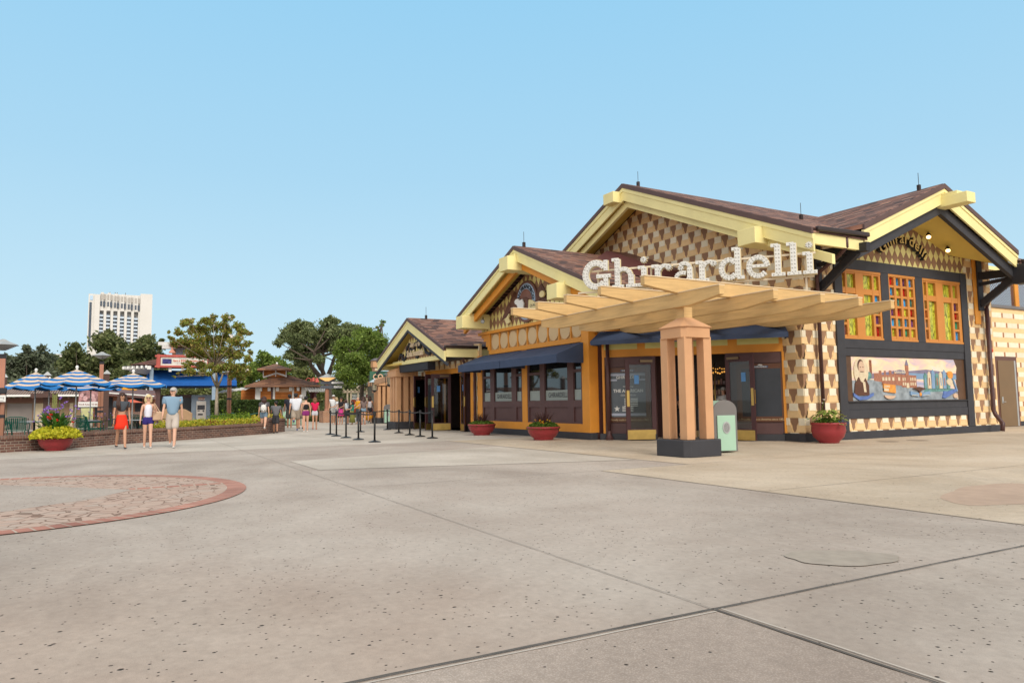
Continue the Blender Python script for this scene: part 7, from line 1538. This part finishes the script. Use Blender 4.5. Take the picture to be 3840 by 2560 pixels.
# ================================================================ people
SKIN=mat('skin_light',(.62,.36,.25),.5,.05); SKIN2=mat('skin_tan',(.50,.27,.17),.5,.05); SKIN3=mat('skin_deep',(.34,.17,.10),.5,.05)
def cloth(n,c): return mat('cloth_'+n,c,.85,.12,5,bump=.2,bscale=20)
def person(lab,loc,face,h=1.75,female=False,skin=None,lleg=(0,0),rleg=(0,0),larm=(8,10,10),rarm=(8,10,10),top=None,bottom=None,hair=None,shoes=None,headturn=0,cap=None,glasses=False,group=None,bag=None,build=1.0,lean=0,toplong=None,bare_mid=False,sleeveless=False,strap=False,child=False):
    """legs: (forward swing, knee bend) deg; arms: (side, forward, elbow bend) deg. local: +y forward, +x right"""
    skin=skin or SKIN; k=h/1.75; D=Vector((math.cos(face),math.sin(face),0)); Rr=Vector((D.y,-D.x,0)); o=Vector(loc); Up=Vector((0,0,1))
    T=lambda x,y,z: o+Rr*(x*k)+D*(y*k)+Up*(z*k)
    t=thing('person',lab,'person',loc,group); B=build*(.92 if female else 1.0)
    hip=.085; sh=.165 if female else .195; 
    pts=[];rad=[];ed=[]
    def add(p,r,par=None):
        pts.append(Vector(p)); rad.append(r if isinstance(r,tuple) else (r,r)); 
        if par is not None: ed.append((par,len(pts)-1))
        return len(pts)-1
    L=lambda y: math.tan(R(lean))*(y-.95)
    pel=add((0,0,.95),(.155*B,.115*B)); wst=add((0,L(1.1),1.1),(.125*B*(.9 if female else 1.05),.095*B),pel); che=add((0,L(1.3),1.3),(.155*B,.11*B),wst); nb_=add((0,L(1.45),1.455),(.075,.07),che); nk=add((0,L(1.5)+.01,1.52),(.052,.052),nb_)
    hd1=add((0,L(1.58)+.02,1.585),(.066,.078),nk); hd2=add((0,L(1.64)+.02,1.655),(.078,.096),hd1); hd3=add((0,L(1.7)+.012,1.715),(.06,.072),hd2)
    hc=Vector((0,L(1.64)+.02,1.645)); J={}
    for s_,lg,ar,nm in ((-1,lleg,larm,'l'),(1,rleg,rarm,'r')):
        a=R(lg[0]); b_=R(lg[1]); hp=add((s_*hip,0,.90),(.088*B,.092*B),pel)
        kn=Vector((s_*hip*.95,.44*math.sin(a),.90-.43*math.cos(a))); a2=a-b_; an=kn+Vector((0,.42*math.sin(a2),-.42*math.cos(a2)))
        th=add(Vector((s_*hip,0,.90)).lerp(kn,.5),.076*B,hp); ki=add(kn,.053*B,th); cf_=add(kn.lerp(an,.35),.054*B,ki); ai=add(an,.036,cf_)
        fd=Vector((0,math.cos(a2*.35),-math.sin(max(0,b_-R(20)))*.9 if b_>R(25) else 0)).normalized(); toe=an+fd*.15+Vector((0,0,-.035)); add(toe,.03,ai)
        J[nm+'k']=kn;J[nm+'a']=an;J[nm+'t']=toe;J[nm+'fd']=fd
        sa,fa,ea=map(R,ar); sp_=Vector((s_*sh,L(1.4),1.405)); si=add(sp_,.052*B,che)
        ad=Vector((s_*math.sin(sa),math.sin(fa)*math.cos(sa),-math.cos(fa)*math.cos(sa))).normalized(); el=sp_+ad*.27; fa2=fa+ea; fd2=Vector((s_*math.sin(sa)*.5 if ar[2]<60 else -s_*.35,math.sin(fa2),-math.cos(fa2))).normalized(); wr=el+fd2*.235
        ua=add(sp_.lerp(el,.5),.040*B,si); ei=add(el,.034*B,ua); fo=add(el.lerp(wr,.35),.034*B,ei); wi=add(wr,.022,fo); pm=wr+fd2*.06; pi_=add(pm,(.022,.03),wi)
        side=Vector((0,1,0)); side=(side-fd2*side.dot(fd2)).normalized()
        for q,(of,ln) in enumerate(((-.027,.062),(-.009,.072),(.009,.068),(.026,.055))):
            b0=pm+fd2*.03+side*of; f1=add(b0+fd2*ln*.5,.0085,pi_); add(b0+fd2*ln*.95+Vector((-s_*.012,0,0)),.007,f1)
        f1=add(wr+side*.034+fd2*.035,.010,wi); add(wr+side*.045+fd2*.07,.008,f1)
        J[nm+'s']=sp_;J[nm+'e']=el;J[nm+'w']=wr;J[nm+'h']=pm
    # head turn happens through the face features only (the skull is round)
    def mkskin(name,pts,rad,ed,m,lvl=1,root=0):
        me=bpy.data.meshes.new(name); me.from_pydata([tuple(T(*p)-Vector(loc)) for p in pts],ed,[]); me.materials.append(m)
        ob=bpy.data.objects.new(name,me); COL.objects.link(ob); ob.parent=t; md=ob.modifiers.new('skin','SKIN'); md.use_smooth_shade=True
        if not me.skin_vertices:
            bpy.context.view_layer.update()
        for i,v in enumerate(me.skin_vertices[0].data): v.radius=(rad[i][0]*k,rad[i][1]*k); v.use_root=(i==root)
        sb=ob.modifiers.new('sub','SUBSURF'); sb.levels=lvl; sb.render_levels=lvl; return ob
    mkskin('body',pts,rad,ed,skin,2)
    HT=Matrix.Rotation(-R(headturn),3,'Z')
    def H(x,y,z): v=HT@Vector((x,y,z-1.645)); return T(v.x,v.y+hc.y,v.z+1.645)
    # face: nose, ears, lips, eyes
    m=MB(); m.ell(H(0,.098,1.632),.012*k,.02*k,.022*k,6,4); m.ell(H(-.078,.0,1.635),.013*k,.02*k,.03*k,6,4); m.ell(H(.078,.0,1.635),.013*k,.02*k,.03*k,6,4); m.ell(H(0,.062,1.59),.04*k,.035*k,.035*k,8,5); m.build('face',skin,t,smooth=True)
    m=MB(); m.ell(H(0,.094,1.598),.022*k,.008*k,.007*k,8,4); m.build('lips',mat('lips',(.42,.12,.10),.5),t)
    if not glasses: m=MB(); [m.ell(H(s_*.031,.088,1.652),.013*k,.008*k,.007*k,6,4) for s_ in (-1,1)]; m.build('eyes',BLK2,t)
    else:
        m=MB(); [m.ell(H(s_*.036,.092,1.65),.03*k,.012*k,.022*k,8,4) for s_ in (-1,1)]; m.tube([H(-.08,0,1.655),H(-.07,.075,1.657),H(0,.104,1.657),H(.07,.075,1.657),H(.08,0,1.655)],.005*k,5); m.build('sunglasses',mat('sunglass_dark',(.03,.015,.015),.1,spec=.9),t)
    # hair
    if hair:
        hm,ln=hair; m=MB(); Mx=None
        c=H(0,-.018,1.675); Mr=Matrix(((Rr.x,D.x,0),(Rr.y,D.y,0),(0,0,1)))@HT
        m.ell(c,.093*k,.108*k,.090*k,14,8,Mr,-.35 if ln<.12 else -.2,1.)
        m.ell(H(0,-.045,1.655),.090*k,.085*k,.105*k,12,8,Mr)
        if ln>.1:
            for j in range(15):
                a=PI*(-.12+1.24*j/14); x=.082*math.cos(a); y=-.02-.075*math.sin(a); w_=random.uniform(.8,1.1)
                top_=H(x,y,1.69); mid=H(x*1.12*w_,y-.02,1.62-ln*.35); bot=H(x*1.05*w_+random.uniform(-.01,.01),y-.035+(.05 if abs(x)>.07 else 0),1.60-ln*w_*.98)
                m.tube([top_,mid,bot],[.03*k,.034*k,.012*k],6)
        if ln>.35:
            for s_ in (-1,1):
                for o_ in (0,.03,.055): m.tube([H(s_*(.085+o_*.3),.0,1.70),H(s_*(.105+o_*.5),.02-o_*.6,1.55),H(s_*(.11+o_),.09-o_,1.38),H(s_*(.09+o_),.13-o_,1.62-ln*1.0)],[.022*k,.026*k,.030*k,.010*k],6)
        m.build('hair',hm,t,smooth=True)
    if cap:
        m=MB(); Mr=Matrix(((Rr.x,D.x,0),(Rr.y,D.y,0),(0,0,1)))@HT; m.ell(H(0,-.005,1.68),.099*k,.112*k,.085*k,14,6,Mr,0,1.); vs=[]
        m.prism(lambda u,v,n:H(u,v,n),[(-.075,.07),(-.06,.15),(0,.18),(.06,.15),(.075,.07)],1.683,1.693); m.build('cap',cap,t,smooth=True)
    def sub(idx,grow): return
    # top garment
    if top:
        tm,sl,bot=top   # material, sleeve 0..1 of the upper arm, bottom height
        P=[(0,0,bot),(0,L((bot+1.3)/2),(bot+1.12)/2 if bot<1.05 else bot+.07),(0,L(1.3),1.3),(0,L(1.43),1.445 if not strap else 1.36)]
        fit=.030 if not female else .018
        rr=[(.155*B+fit,.115*B+fit),(.142*B+fit,.108*B+fit),(.185*B+fit,.132*B+fit),(.13,.11) if not strap else (.14*B,.10*B)]; E_=[(0,1),(1,2),(2,3)]
        if sl>0:
            for nm,s_ in (('l',-1),('r',1)):
                a_=J[nm+'s'];b2=J[nm+'e']; i0=len(P); P.append(a_+Vector((s_*.012,0,.012))); rr.append((.098*B,.098*B)); E_.append((2,i0)); P.append(a_.lerp(b2,sl)); rr.append((.078*B,.08*B)); E_.append((i0,i0+1))
        mkskin('top',P,rr,E_,tm,2,0)
        if not female and sl>0: # collar
            m=MB(); m.lathe(T(0,L(1.45),1.445),[(.078*k,0),(.07*k,.035*k)],12); m.build('collar',tm,t)
        if strap:
            m=MB(); [m.tube([T(s_*.09,-.09,1.36),T(s_*.08,-.02,1.455),T(s_*.09,.085,1.37)],.007*k,5) for s_ in (-1,1)]; m.build('straps',tm,t)
    if bottom:
        bm,kind,ln,fl=bottom  # kind 'shorts' length 0..1 of thigh, or 'skirt' bottom z
        if kind=='shorts':
            P=[(0,0,1.07),(0,0,.95)]; rr=[(.148*B,.115*B),(.178*B,.135*B)]; E_=[(0,1)]
            for nm,s_ in (('l',-1),('r',1)):
                a_=Vector((s_*hip,0,.88)); b2=J[nm+'k']; ex=b2 if ln<=1 else b2+(J[nm+'a']-b2)*(ln-1); i0=len(P); P.append(a_); rr.append((.098*B+fl*.3,.105*B+fl*.3)); E_.append((1,i0)); P.append(a_.lerp(b2,min(1,ln)) if ln<=1 else ex); rr.append((.082*B+fl,.088*B+fl)); E_.append((i0,i0+1))
            mkskin('shorts',P,rr,E_,bm,2,1)
        else:
            n=20; V=[]; zs=[(1.06,.125),(1.0,.145),(.92,.172),((.92+ln)/2,.178+fl*.5),(ln,.18+fl)]; mid=(J['lk']+J['rk'])/2
            for z,r in zs:
                f=max(0,(.92-z)/.45); 
                for j in range(n): a=2*PI*j/n; rp=r*(1+.05*math.sin(5*a)*min(1,f)); V.append(T(rp*B*math.cos(a),mid.y*f*.6+rp*B*.82*math.sin(a),z))
            m=MB(); m.add(V,[(i*n+j,i*n+(j+1)%n,(i+1)*n+(j+1)%n,(i+1)*n+j) for i in range(4) for j in range(n)]); ob=m.build('skirt',bm,t,smooth=True); sd_=ob.modifiers.new('th','SOLIDIFY'); sd_.thickness=.008
    if shoes:
        for nm in 'lr':
            a_=J[nm+'a'];to=J[nm+'t'];fd=J[nm+'fd']; P=[a_+Vector((0,-.045,-.03)) if fd.z>-.2 else a_-fd*.04+Vector((0,0,-.02)),a_+Vector((0,.04,-.045)) if fd.z>-.2 else a_+fd*.05,to+fd*.01+Vector((0,0,-.004))]
            mkskin('shoe',P,[(.042,.04),(.044,.036),(.036,.026)],[(0,1),(1,2)],shoes,1,1)
    if bag=='shoulder':
        m=MB(); c=J['rs'].lerp(J['rw'],.5); F_=lambda u,v,n:T(.23+n,.03+u,.93+v)
        F_=lambda u,v,n: T(-.24-u*.85,.11+n*1.0,.92+v); m.prism(F_,[(-.14,-.02),(.2,-.02),(.24,.26),(-.1,.28)],-.09,.07); m.build('handbag',mat('beige_leather',(.52,.35,.23),.5,.1,5),t,bevel=.03)
        m=MB(); m.tube([T(-.16,.1,1.18),T(-.17,.06,1.46),T(-.18,.0,1.47),T(-.34,.1,1.17)],.014*k,6); m.build('bag_strap',MATS['beige_leather'],t)
    if bag=='cross':
        m=MB(); F_=lambda u,v,n: T(.22+n,-.02+u,.86+v); m.prism(F_,[(-.12,-.08),(.12,-.08),(.12,.09),(-.12,.09)],-.045,.045); m.build('black_bag',BLK2,t,bevel=.015); m=MB(); m.tube([T(.21,-.03,.95),T(.17,-.10,1.2),T(.13,-.0,1.47),T(.17,.12,1.25),T(.21,.03,.95)],.008*k,5); m.build('bag_strap',BLK2,t)
    if bag in ('white_pack','black_pack'):
        bmat=cloth('pack_white',(.66,.65,.62)) if bag=='white_pack' else BLK2
        m=MB(); m.ell(T(0,-.20,1.19),.14*k,.14*k,.19*k,12,8); m.ell(T(0,-.27,1.13),.10*k,.075*k,.10*k,10,6); m.build('backpack',bmat,t,smooth=True)
        m=MB(); [m.tube([T(s_*.09,-.14,1.33),T(s_*.10,-.03,1.48),T(s_*.12,.12,1.36),T(s_*.14,.02,1.12),T(s_*.10,-.14,1.08)],.018*k,6) for s_ in (-1,1)]; m.build('backpack_strap',bmat,t)
        if bag=='white_pack':
            m=MB(); [m.ell(T(x,-.345,z),.022*k,.012*k,.035*k,6,4) for x,z in ((-.06,1.1),(.06,1.1),(0,1.17))]; m.build('backpack_buckles',BLK2,t)
    return t
brH=mat('hair_dark_brown',(.045,.018,.012),.5,.3,30); blH=mat('hair_blonde',(.62,.48,.26),.5,.25,30); gyH=mat('hair_grey',(.42,.40,.38),.6,.2,30); bkH=mat('hair_black',(.012,.010,.010),.5,.2,30); auH=mat('hair_auburn',(.17,.07,.03),.5,.25,30); bldH=mat('hair_dirty_blonde',(.38,.28,.15),.5,.2,30)
def toward(p,turn=0): return math.atan2(-p[1],-p[0])+R(turn)
def away(p,turn=0): return math.atan2(p[1],p[0])+R(turn)
GW='people walking away in the middle distance'; GCR='people gathered beyond the queue barrier'; G3='three people walking towards the camera'
q=gnd(452,1684); person('woman in a bright red skirt with long brown hair and a black bag',(q.x,q.y,.004),toward(q,8),1.66,True,SKIN2,(22,8),(-12,22),(9,-2,12),(8,4,10),(cloth('charcoal_top',(.06,.07,.085)),.55,1.15),(cloth('scarlet',(.80,.035,.01)),'skirt',.62,.03),(brH,.42),BLK2,headturn=-14,glasses=True,bag='cross',group=G3)
q=gnd(552,1679); person('blonde woman in a white sleeveless shirt and navy shorts with a beige handbag',(q.x,q.y,.004),toward(q,4),1.60,True,SKIN,(14,4),(-6,8),(24,-10,105),(10,4,14),(cloth('white_shirt',(.70,.71,.80)),0,.98),(cloth('indigo',(.030,.02,.17)),'shorts',.36,.028),(blH,.13),mat('white_sandal',(.6,.58,.56),.5),headturn=8,glasses=True,bag='shoulder',group=G3,build=1.05)
q=gnd(644,1678); person('grey haired man in a blue short sleeved shirt and pale shorts',(q.x,q.y,.004),toward(q,-6),1.80,False,SKIN,(16,4),(-12,28),(8,-14,8),(8,14,12),(cloth('chambray',(.20,.31,.42)),.62,.93),(cloth('stone',(.50,.44,.39)),'shorts',.92,.02),(gyH,.05),mat('white_trainer',(.62,.61,.60),.5),headturn=32,glasses=True,group=G3,build=1.04)
# walkers seen from behind
def W(lab,x,y,h,turn=0,grp=GW,d=None,**k):
    q=gnd(x,y) if d is None else at(x,y,d); return person(lab,(q.x,q.y,.004),(away(q,turn)),h,group=grp,**k)
W('woman with a white backpack and pink sleeved shirt seen from behind',988,1627,1.62,-4,female=True,skin=SKIN,lleg=(16,4),rleg=(-24,40),larm=(9,4,10),rarm=(10,-6,8),top=(cloth('pink_sleeve_grey',(.09,.085,.095)),.6,1.0),bottom=(cloth('denim',(.14,.21,.28)),'shorts',.42,.03),hair=(brH,.22),shoes=mat('white_trainer',(.6,.6,.6)),bag='white_pack',build=1.1)
W('boy in a grey shirt and black patterned shorts',1033,1625,1.42,0,skin=SKIN3,lleg=(14,2),rleg=(-14,14),larm=(8,14,30),rarm=(14,-8,12),top=(cloth('heather_grey',(.13,.13,.14)),.6,.93),bottom=(mat('patterned_black',(.03,.03,.035),.8,.95,30),'shorts',1.0,.03),hair=(bkH,.05),shoes=BLK2,headturn=-45,build=1.08)
W('man in a navy shirt with a green strap beside the mint bins',1085,1607,1.80,0,skin=SKIN3,lleg=(6,2),rleg=(-6,8),larm=(10,6,20),rarm=(8,0,10),top=(cloth('navy_tee',(.018,.02,.035)),.6,.92),bottom=(cloth('charcoal_short',(.05,.05,.045)),'shorts',1.0,.02),hair=(bkH,.04),shoes=mat('beige_shoe',(.40,.35,.30)),build=1.05)
W('big man in a white polo shirt, khaki shorts and a navy cap',1108,1614,1.80,0,skin=SKIN2,lleg=(-30,55),rleg=(14,0),larm=(12,-10,10),rarm=(12,10,14),top=(cloth('white_polo',(.66,.68,.74)),.62,.90),bottom=(cloth('khaki',(.34,.28,.22)),'shorts',.98,.03),hair=(bkH,.03),cap=cloth('navy_cap',(.02,.025,.05)),shoes=mat('blue_trainer',(.08,.12,.35)),build=1.28)
W('older man in a white cap and khaki shirt next to the man in the polo',1128,1607,1.76,3,skin=SKIN,lleg=(8,2),rleg=(-8,10),larm=(8,4,10),rarm=(8,0,10),top=(cloth('sand_shirt',(.36,.29,.20)),.6,.92),bottom=(cloth('olive_short',(.16,.14,.10)),'shorts',1.0,.02),hair=(gyH,.04),cap=cloth('white_cap',(.6,.6,.58)),shoes=BLK2)
W('woman in a black strappy top and magenta shorts',1146,1618,1.64,0,female=True,skin=SKIN,lleg=(-4,4),rleg=(6,2),larm=(9,8,14),rarm=(8,0,8),top=(cloth('black_cami',(.015,.012,.015)),0,1.06),bottom=(cloth('magenta',(.23,.025,.16)),'shorts',.3,.025),hair=(bkH,.08),shoes=mat('white_trainer',(.6,.6,.6)),strap=True,build=1.1)
W('girl with auburn hair, a raspberry shirt and white shorts',1180,1610,1.60,-3,female=True,skin=SKIN2,lleg=(-10,18),rleg=(8,2),larm=(10,6,10),rarm=(8,10,40),top=(cloth('raspberry',(.62,.01,.075)),.4,.98),bottom=(cloth('white_short',(.6,.6,.66)),'shorts',.36,.03),hair=(auH,.3),shoes=mat('coral_sandal',(.45,.1,.06)))
# crowd beyond the barrier
def Cc(lab,x,y,h,turn=0,tw=False,**k):
    q=gnd(x,y); return person(lab,(q.x,q.y,.004),(toward(q,turn) if tw else away(q,turn)),h,group=GCR,**k)
Cc('smiling man in a white shirt and white cap by the finger post',1250,1590,1.84,-10,True,skin=SKIN2,top=(cloth('white_tee',(.64,.65,.66)),.6,.93),bottom=(cloth('pale_short',(.5,.5,.48)),'shorts',.95,.02),cap=MATS['cloth_white_cap'],hair=(bkH,.03),shoes=MATS['white_trainer'])
Cc('blonde woman in a white t-shirt looking down',1264,1591,1.69,-75,True,female=True,skin=SKIN2,top=(MATS['cloth_white_tee'],.5,.97),bottom=(MATS['cloth_denim'],'shorts',.4,.02),hair=(bldH,.16),glasses=True,rarm=(6,20,60),larm=(6,20,60),shoes=MATS['coral_sandal'],lean=5)
Cc('woman in a black top and pink shorts partly hidden behind a belt post',1279,1591,1.68,-20,True,female=True,skin=SKIN2,top=(MATS['cloth_black_cami'],.3,.97),bottom=(cloth('hot_pink',(.6,.05,.25)),'skirt',.55,.03),hair=(brH,.1),glasses=True)
Cc('person bending forward with a black backpack',1304,1591,1.55,60,False,female=True,skin=SKIN2,top=(cloth('white_blouse',(.5,.55,.6)),.4,.97),bottom=(BLK2,'shorts',.8,.02),hair=(brH,.12),bag='black_pack',lean=14,rarm=(8,45,30),larm=(8,50,20),shoes=cloth('denim_shoe',(.15,.2,.3)))
Cc('girl in a green top and long olive skirt',1321,1592,1.42,-85,True,female=True,skin=SKIN2,top=(cloth('sea_green',(.03,.2,.15)),.4,.97),bottom=(cloth('olive_skirt',(.17,.17,.035)),'skirt',.16,.10),hair=(bkH,.12),rarm=(8,30,60),larm=(8,30,50),shoes=BLK2)
Cc('bald man in a golden yellow shirt',1343,1588,1.70,-60,True,skin=SKIN,top=(cloth('golden_yellow',(.75,.36,.02)),.6,.95),bottom=(cloth('grey_trouser',(.1,.1,.11)),'shorts',1.8,.0),rarm=(8,30,60),larm=(8,20,50),shoes=BLK2,build=1.1)
Cc('woman with very long dark hair and denim shorts',1363,1591,1.71,5,False,female=True,skin=SKIN,lleg=(8,0),rleg=(-8,0),top=(cloth('taupe_lace',(.18,.13,.12)),.4,.97),bottom=(cloth('light_denim',(.22,.32,.42)),'shorts',.35,.03),hair=(brH,.55),shoes=MATS['coral_sandal'])
Cc('woman in a white shirt with black sleeves and black shorts holding a pushchair',1386,1587,1.76,0,False,female=True,skin=SKIN2,lleg=(-18,20),rleg=(10,0),top=(cloth('white_raglan',(.62,.62,.68)),0,.97),bottom=(BLK2,'shorts',.35,.03),hair=(brH,.26),shoes=BLK2,rarm=(14,30,20))
q=gnd(1382,1588); t=thing('pushchair','pushchair with a yellow cover in front of the woman in the white shirt','pushchair',(q.x,q.y,.004)); m=MB(); f_=Vector((q.x,q.y,0)).normalized(); c=Vector((q.x,q.y,0))+f_*.9
m.ell(c+Vector((0,0,.45)),.33,.33,.28,10,6); m.build('cover',MATS['cloth_golden_yellow'],t,smooth=True)
for s_ in (-1,1): m=MB(); m.tube([c+rt*.28*s_+Vector((0,0,.09)),c+rt*(.28*s_+.03)+Vector((0,0,.09))],.09,12); m.build('wheel',PLASBLK,t); m=MB(); m.tube([c+rt*.28*s_+Vector((0,0,.1)),c+rt*.26*s_-f_*.55+Vector((0,0,1.0))],.015,6); m.build('handle_bar',mat('crimson_tube',(.3,.02,.03),.4),t)
m=MB(); m.beam(c+rt*.24+Vector((0,0,.8)),c-rt*.24+Vector((0,0,.8)),.2,.14); m.build('red_tray',MATS['crimson_tube'],t)
# shop assistant inside the entrance
p=FC(1.25,0,-1.5); person('shop assistant in a white cap and dark apron inside the corner entrance',(p.x,p.y,.003),toward(p),1.62,True,SKIN,top=(MATS['cloth_white_tee'],.6,.95),bottom=(BLK2,'shorts',1.8,0),hair=(gyH,.08),cap=MATS['cloth_white_cap'],shoes=BLK2)
p=FC(-.2,0,-2.0); person('dark haired customer inside the corner entrance',(p.x,p.y,.003),toward(p,60),1.66,True,SKIN2,top=(cloth('navy_tee2',(.02,.025,.05)),.6,.95),bottom=(BLK2,'shorts',1.8,0),hair=(brH,.2),shoes=BLK2)
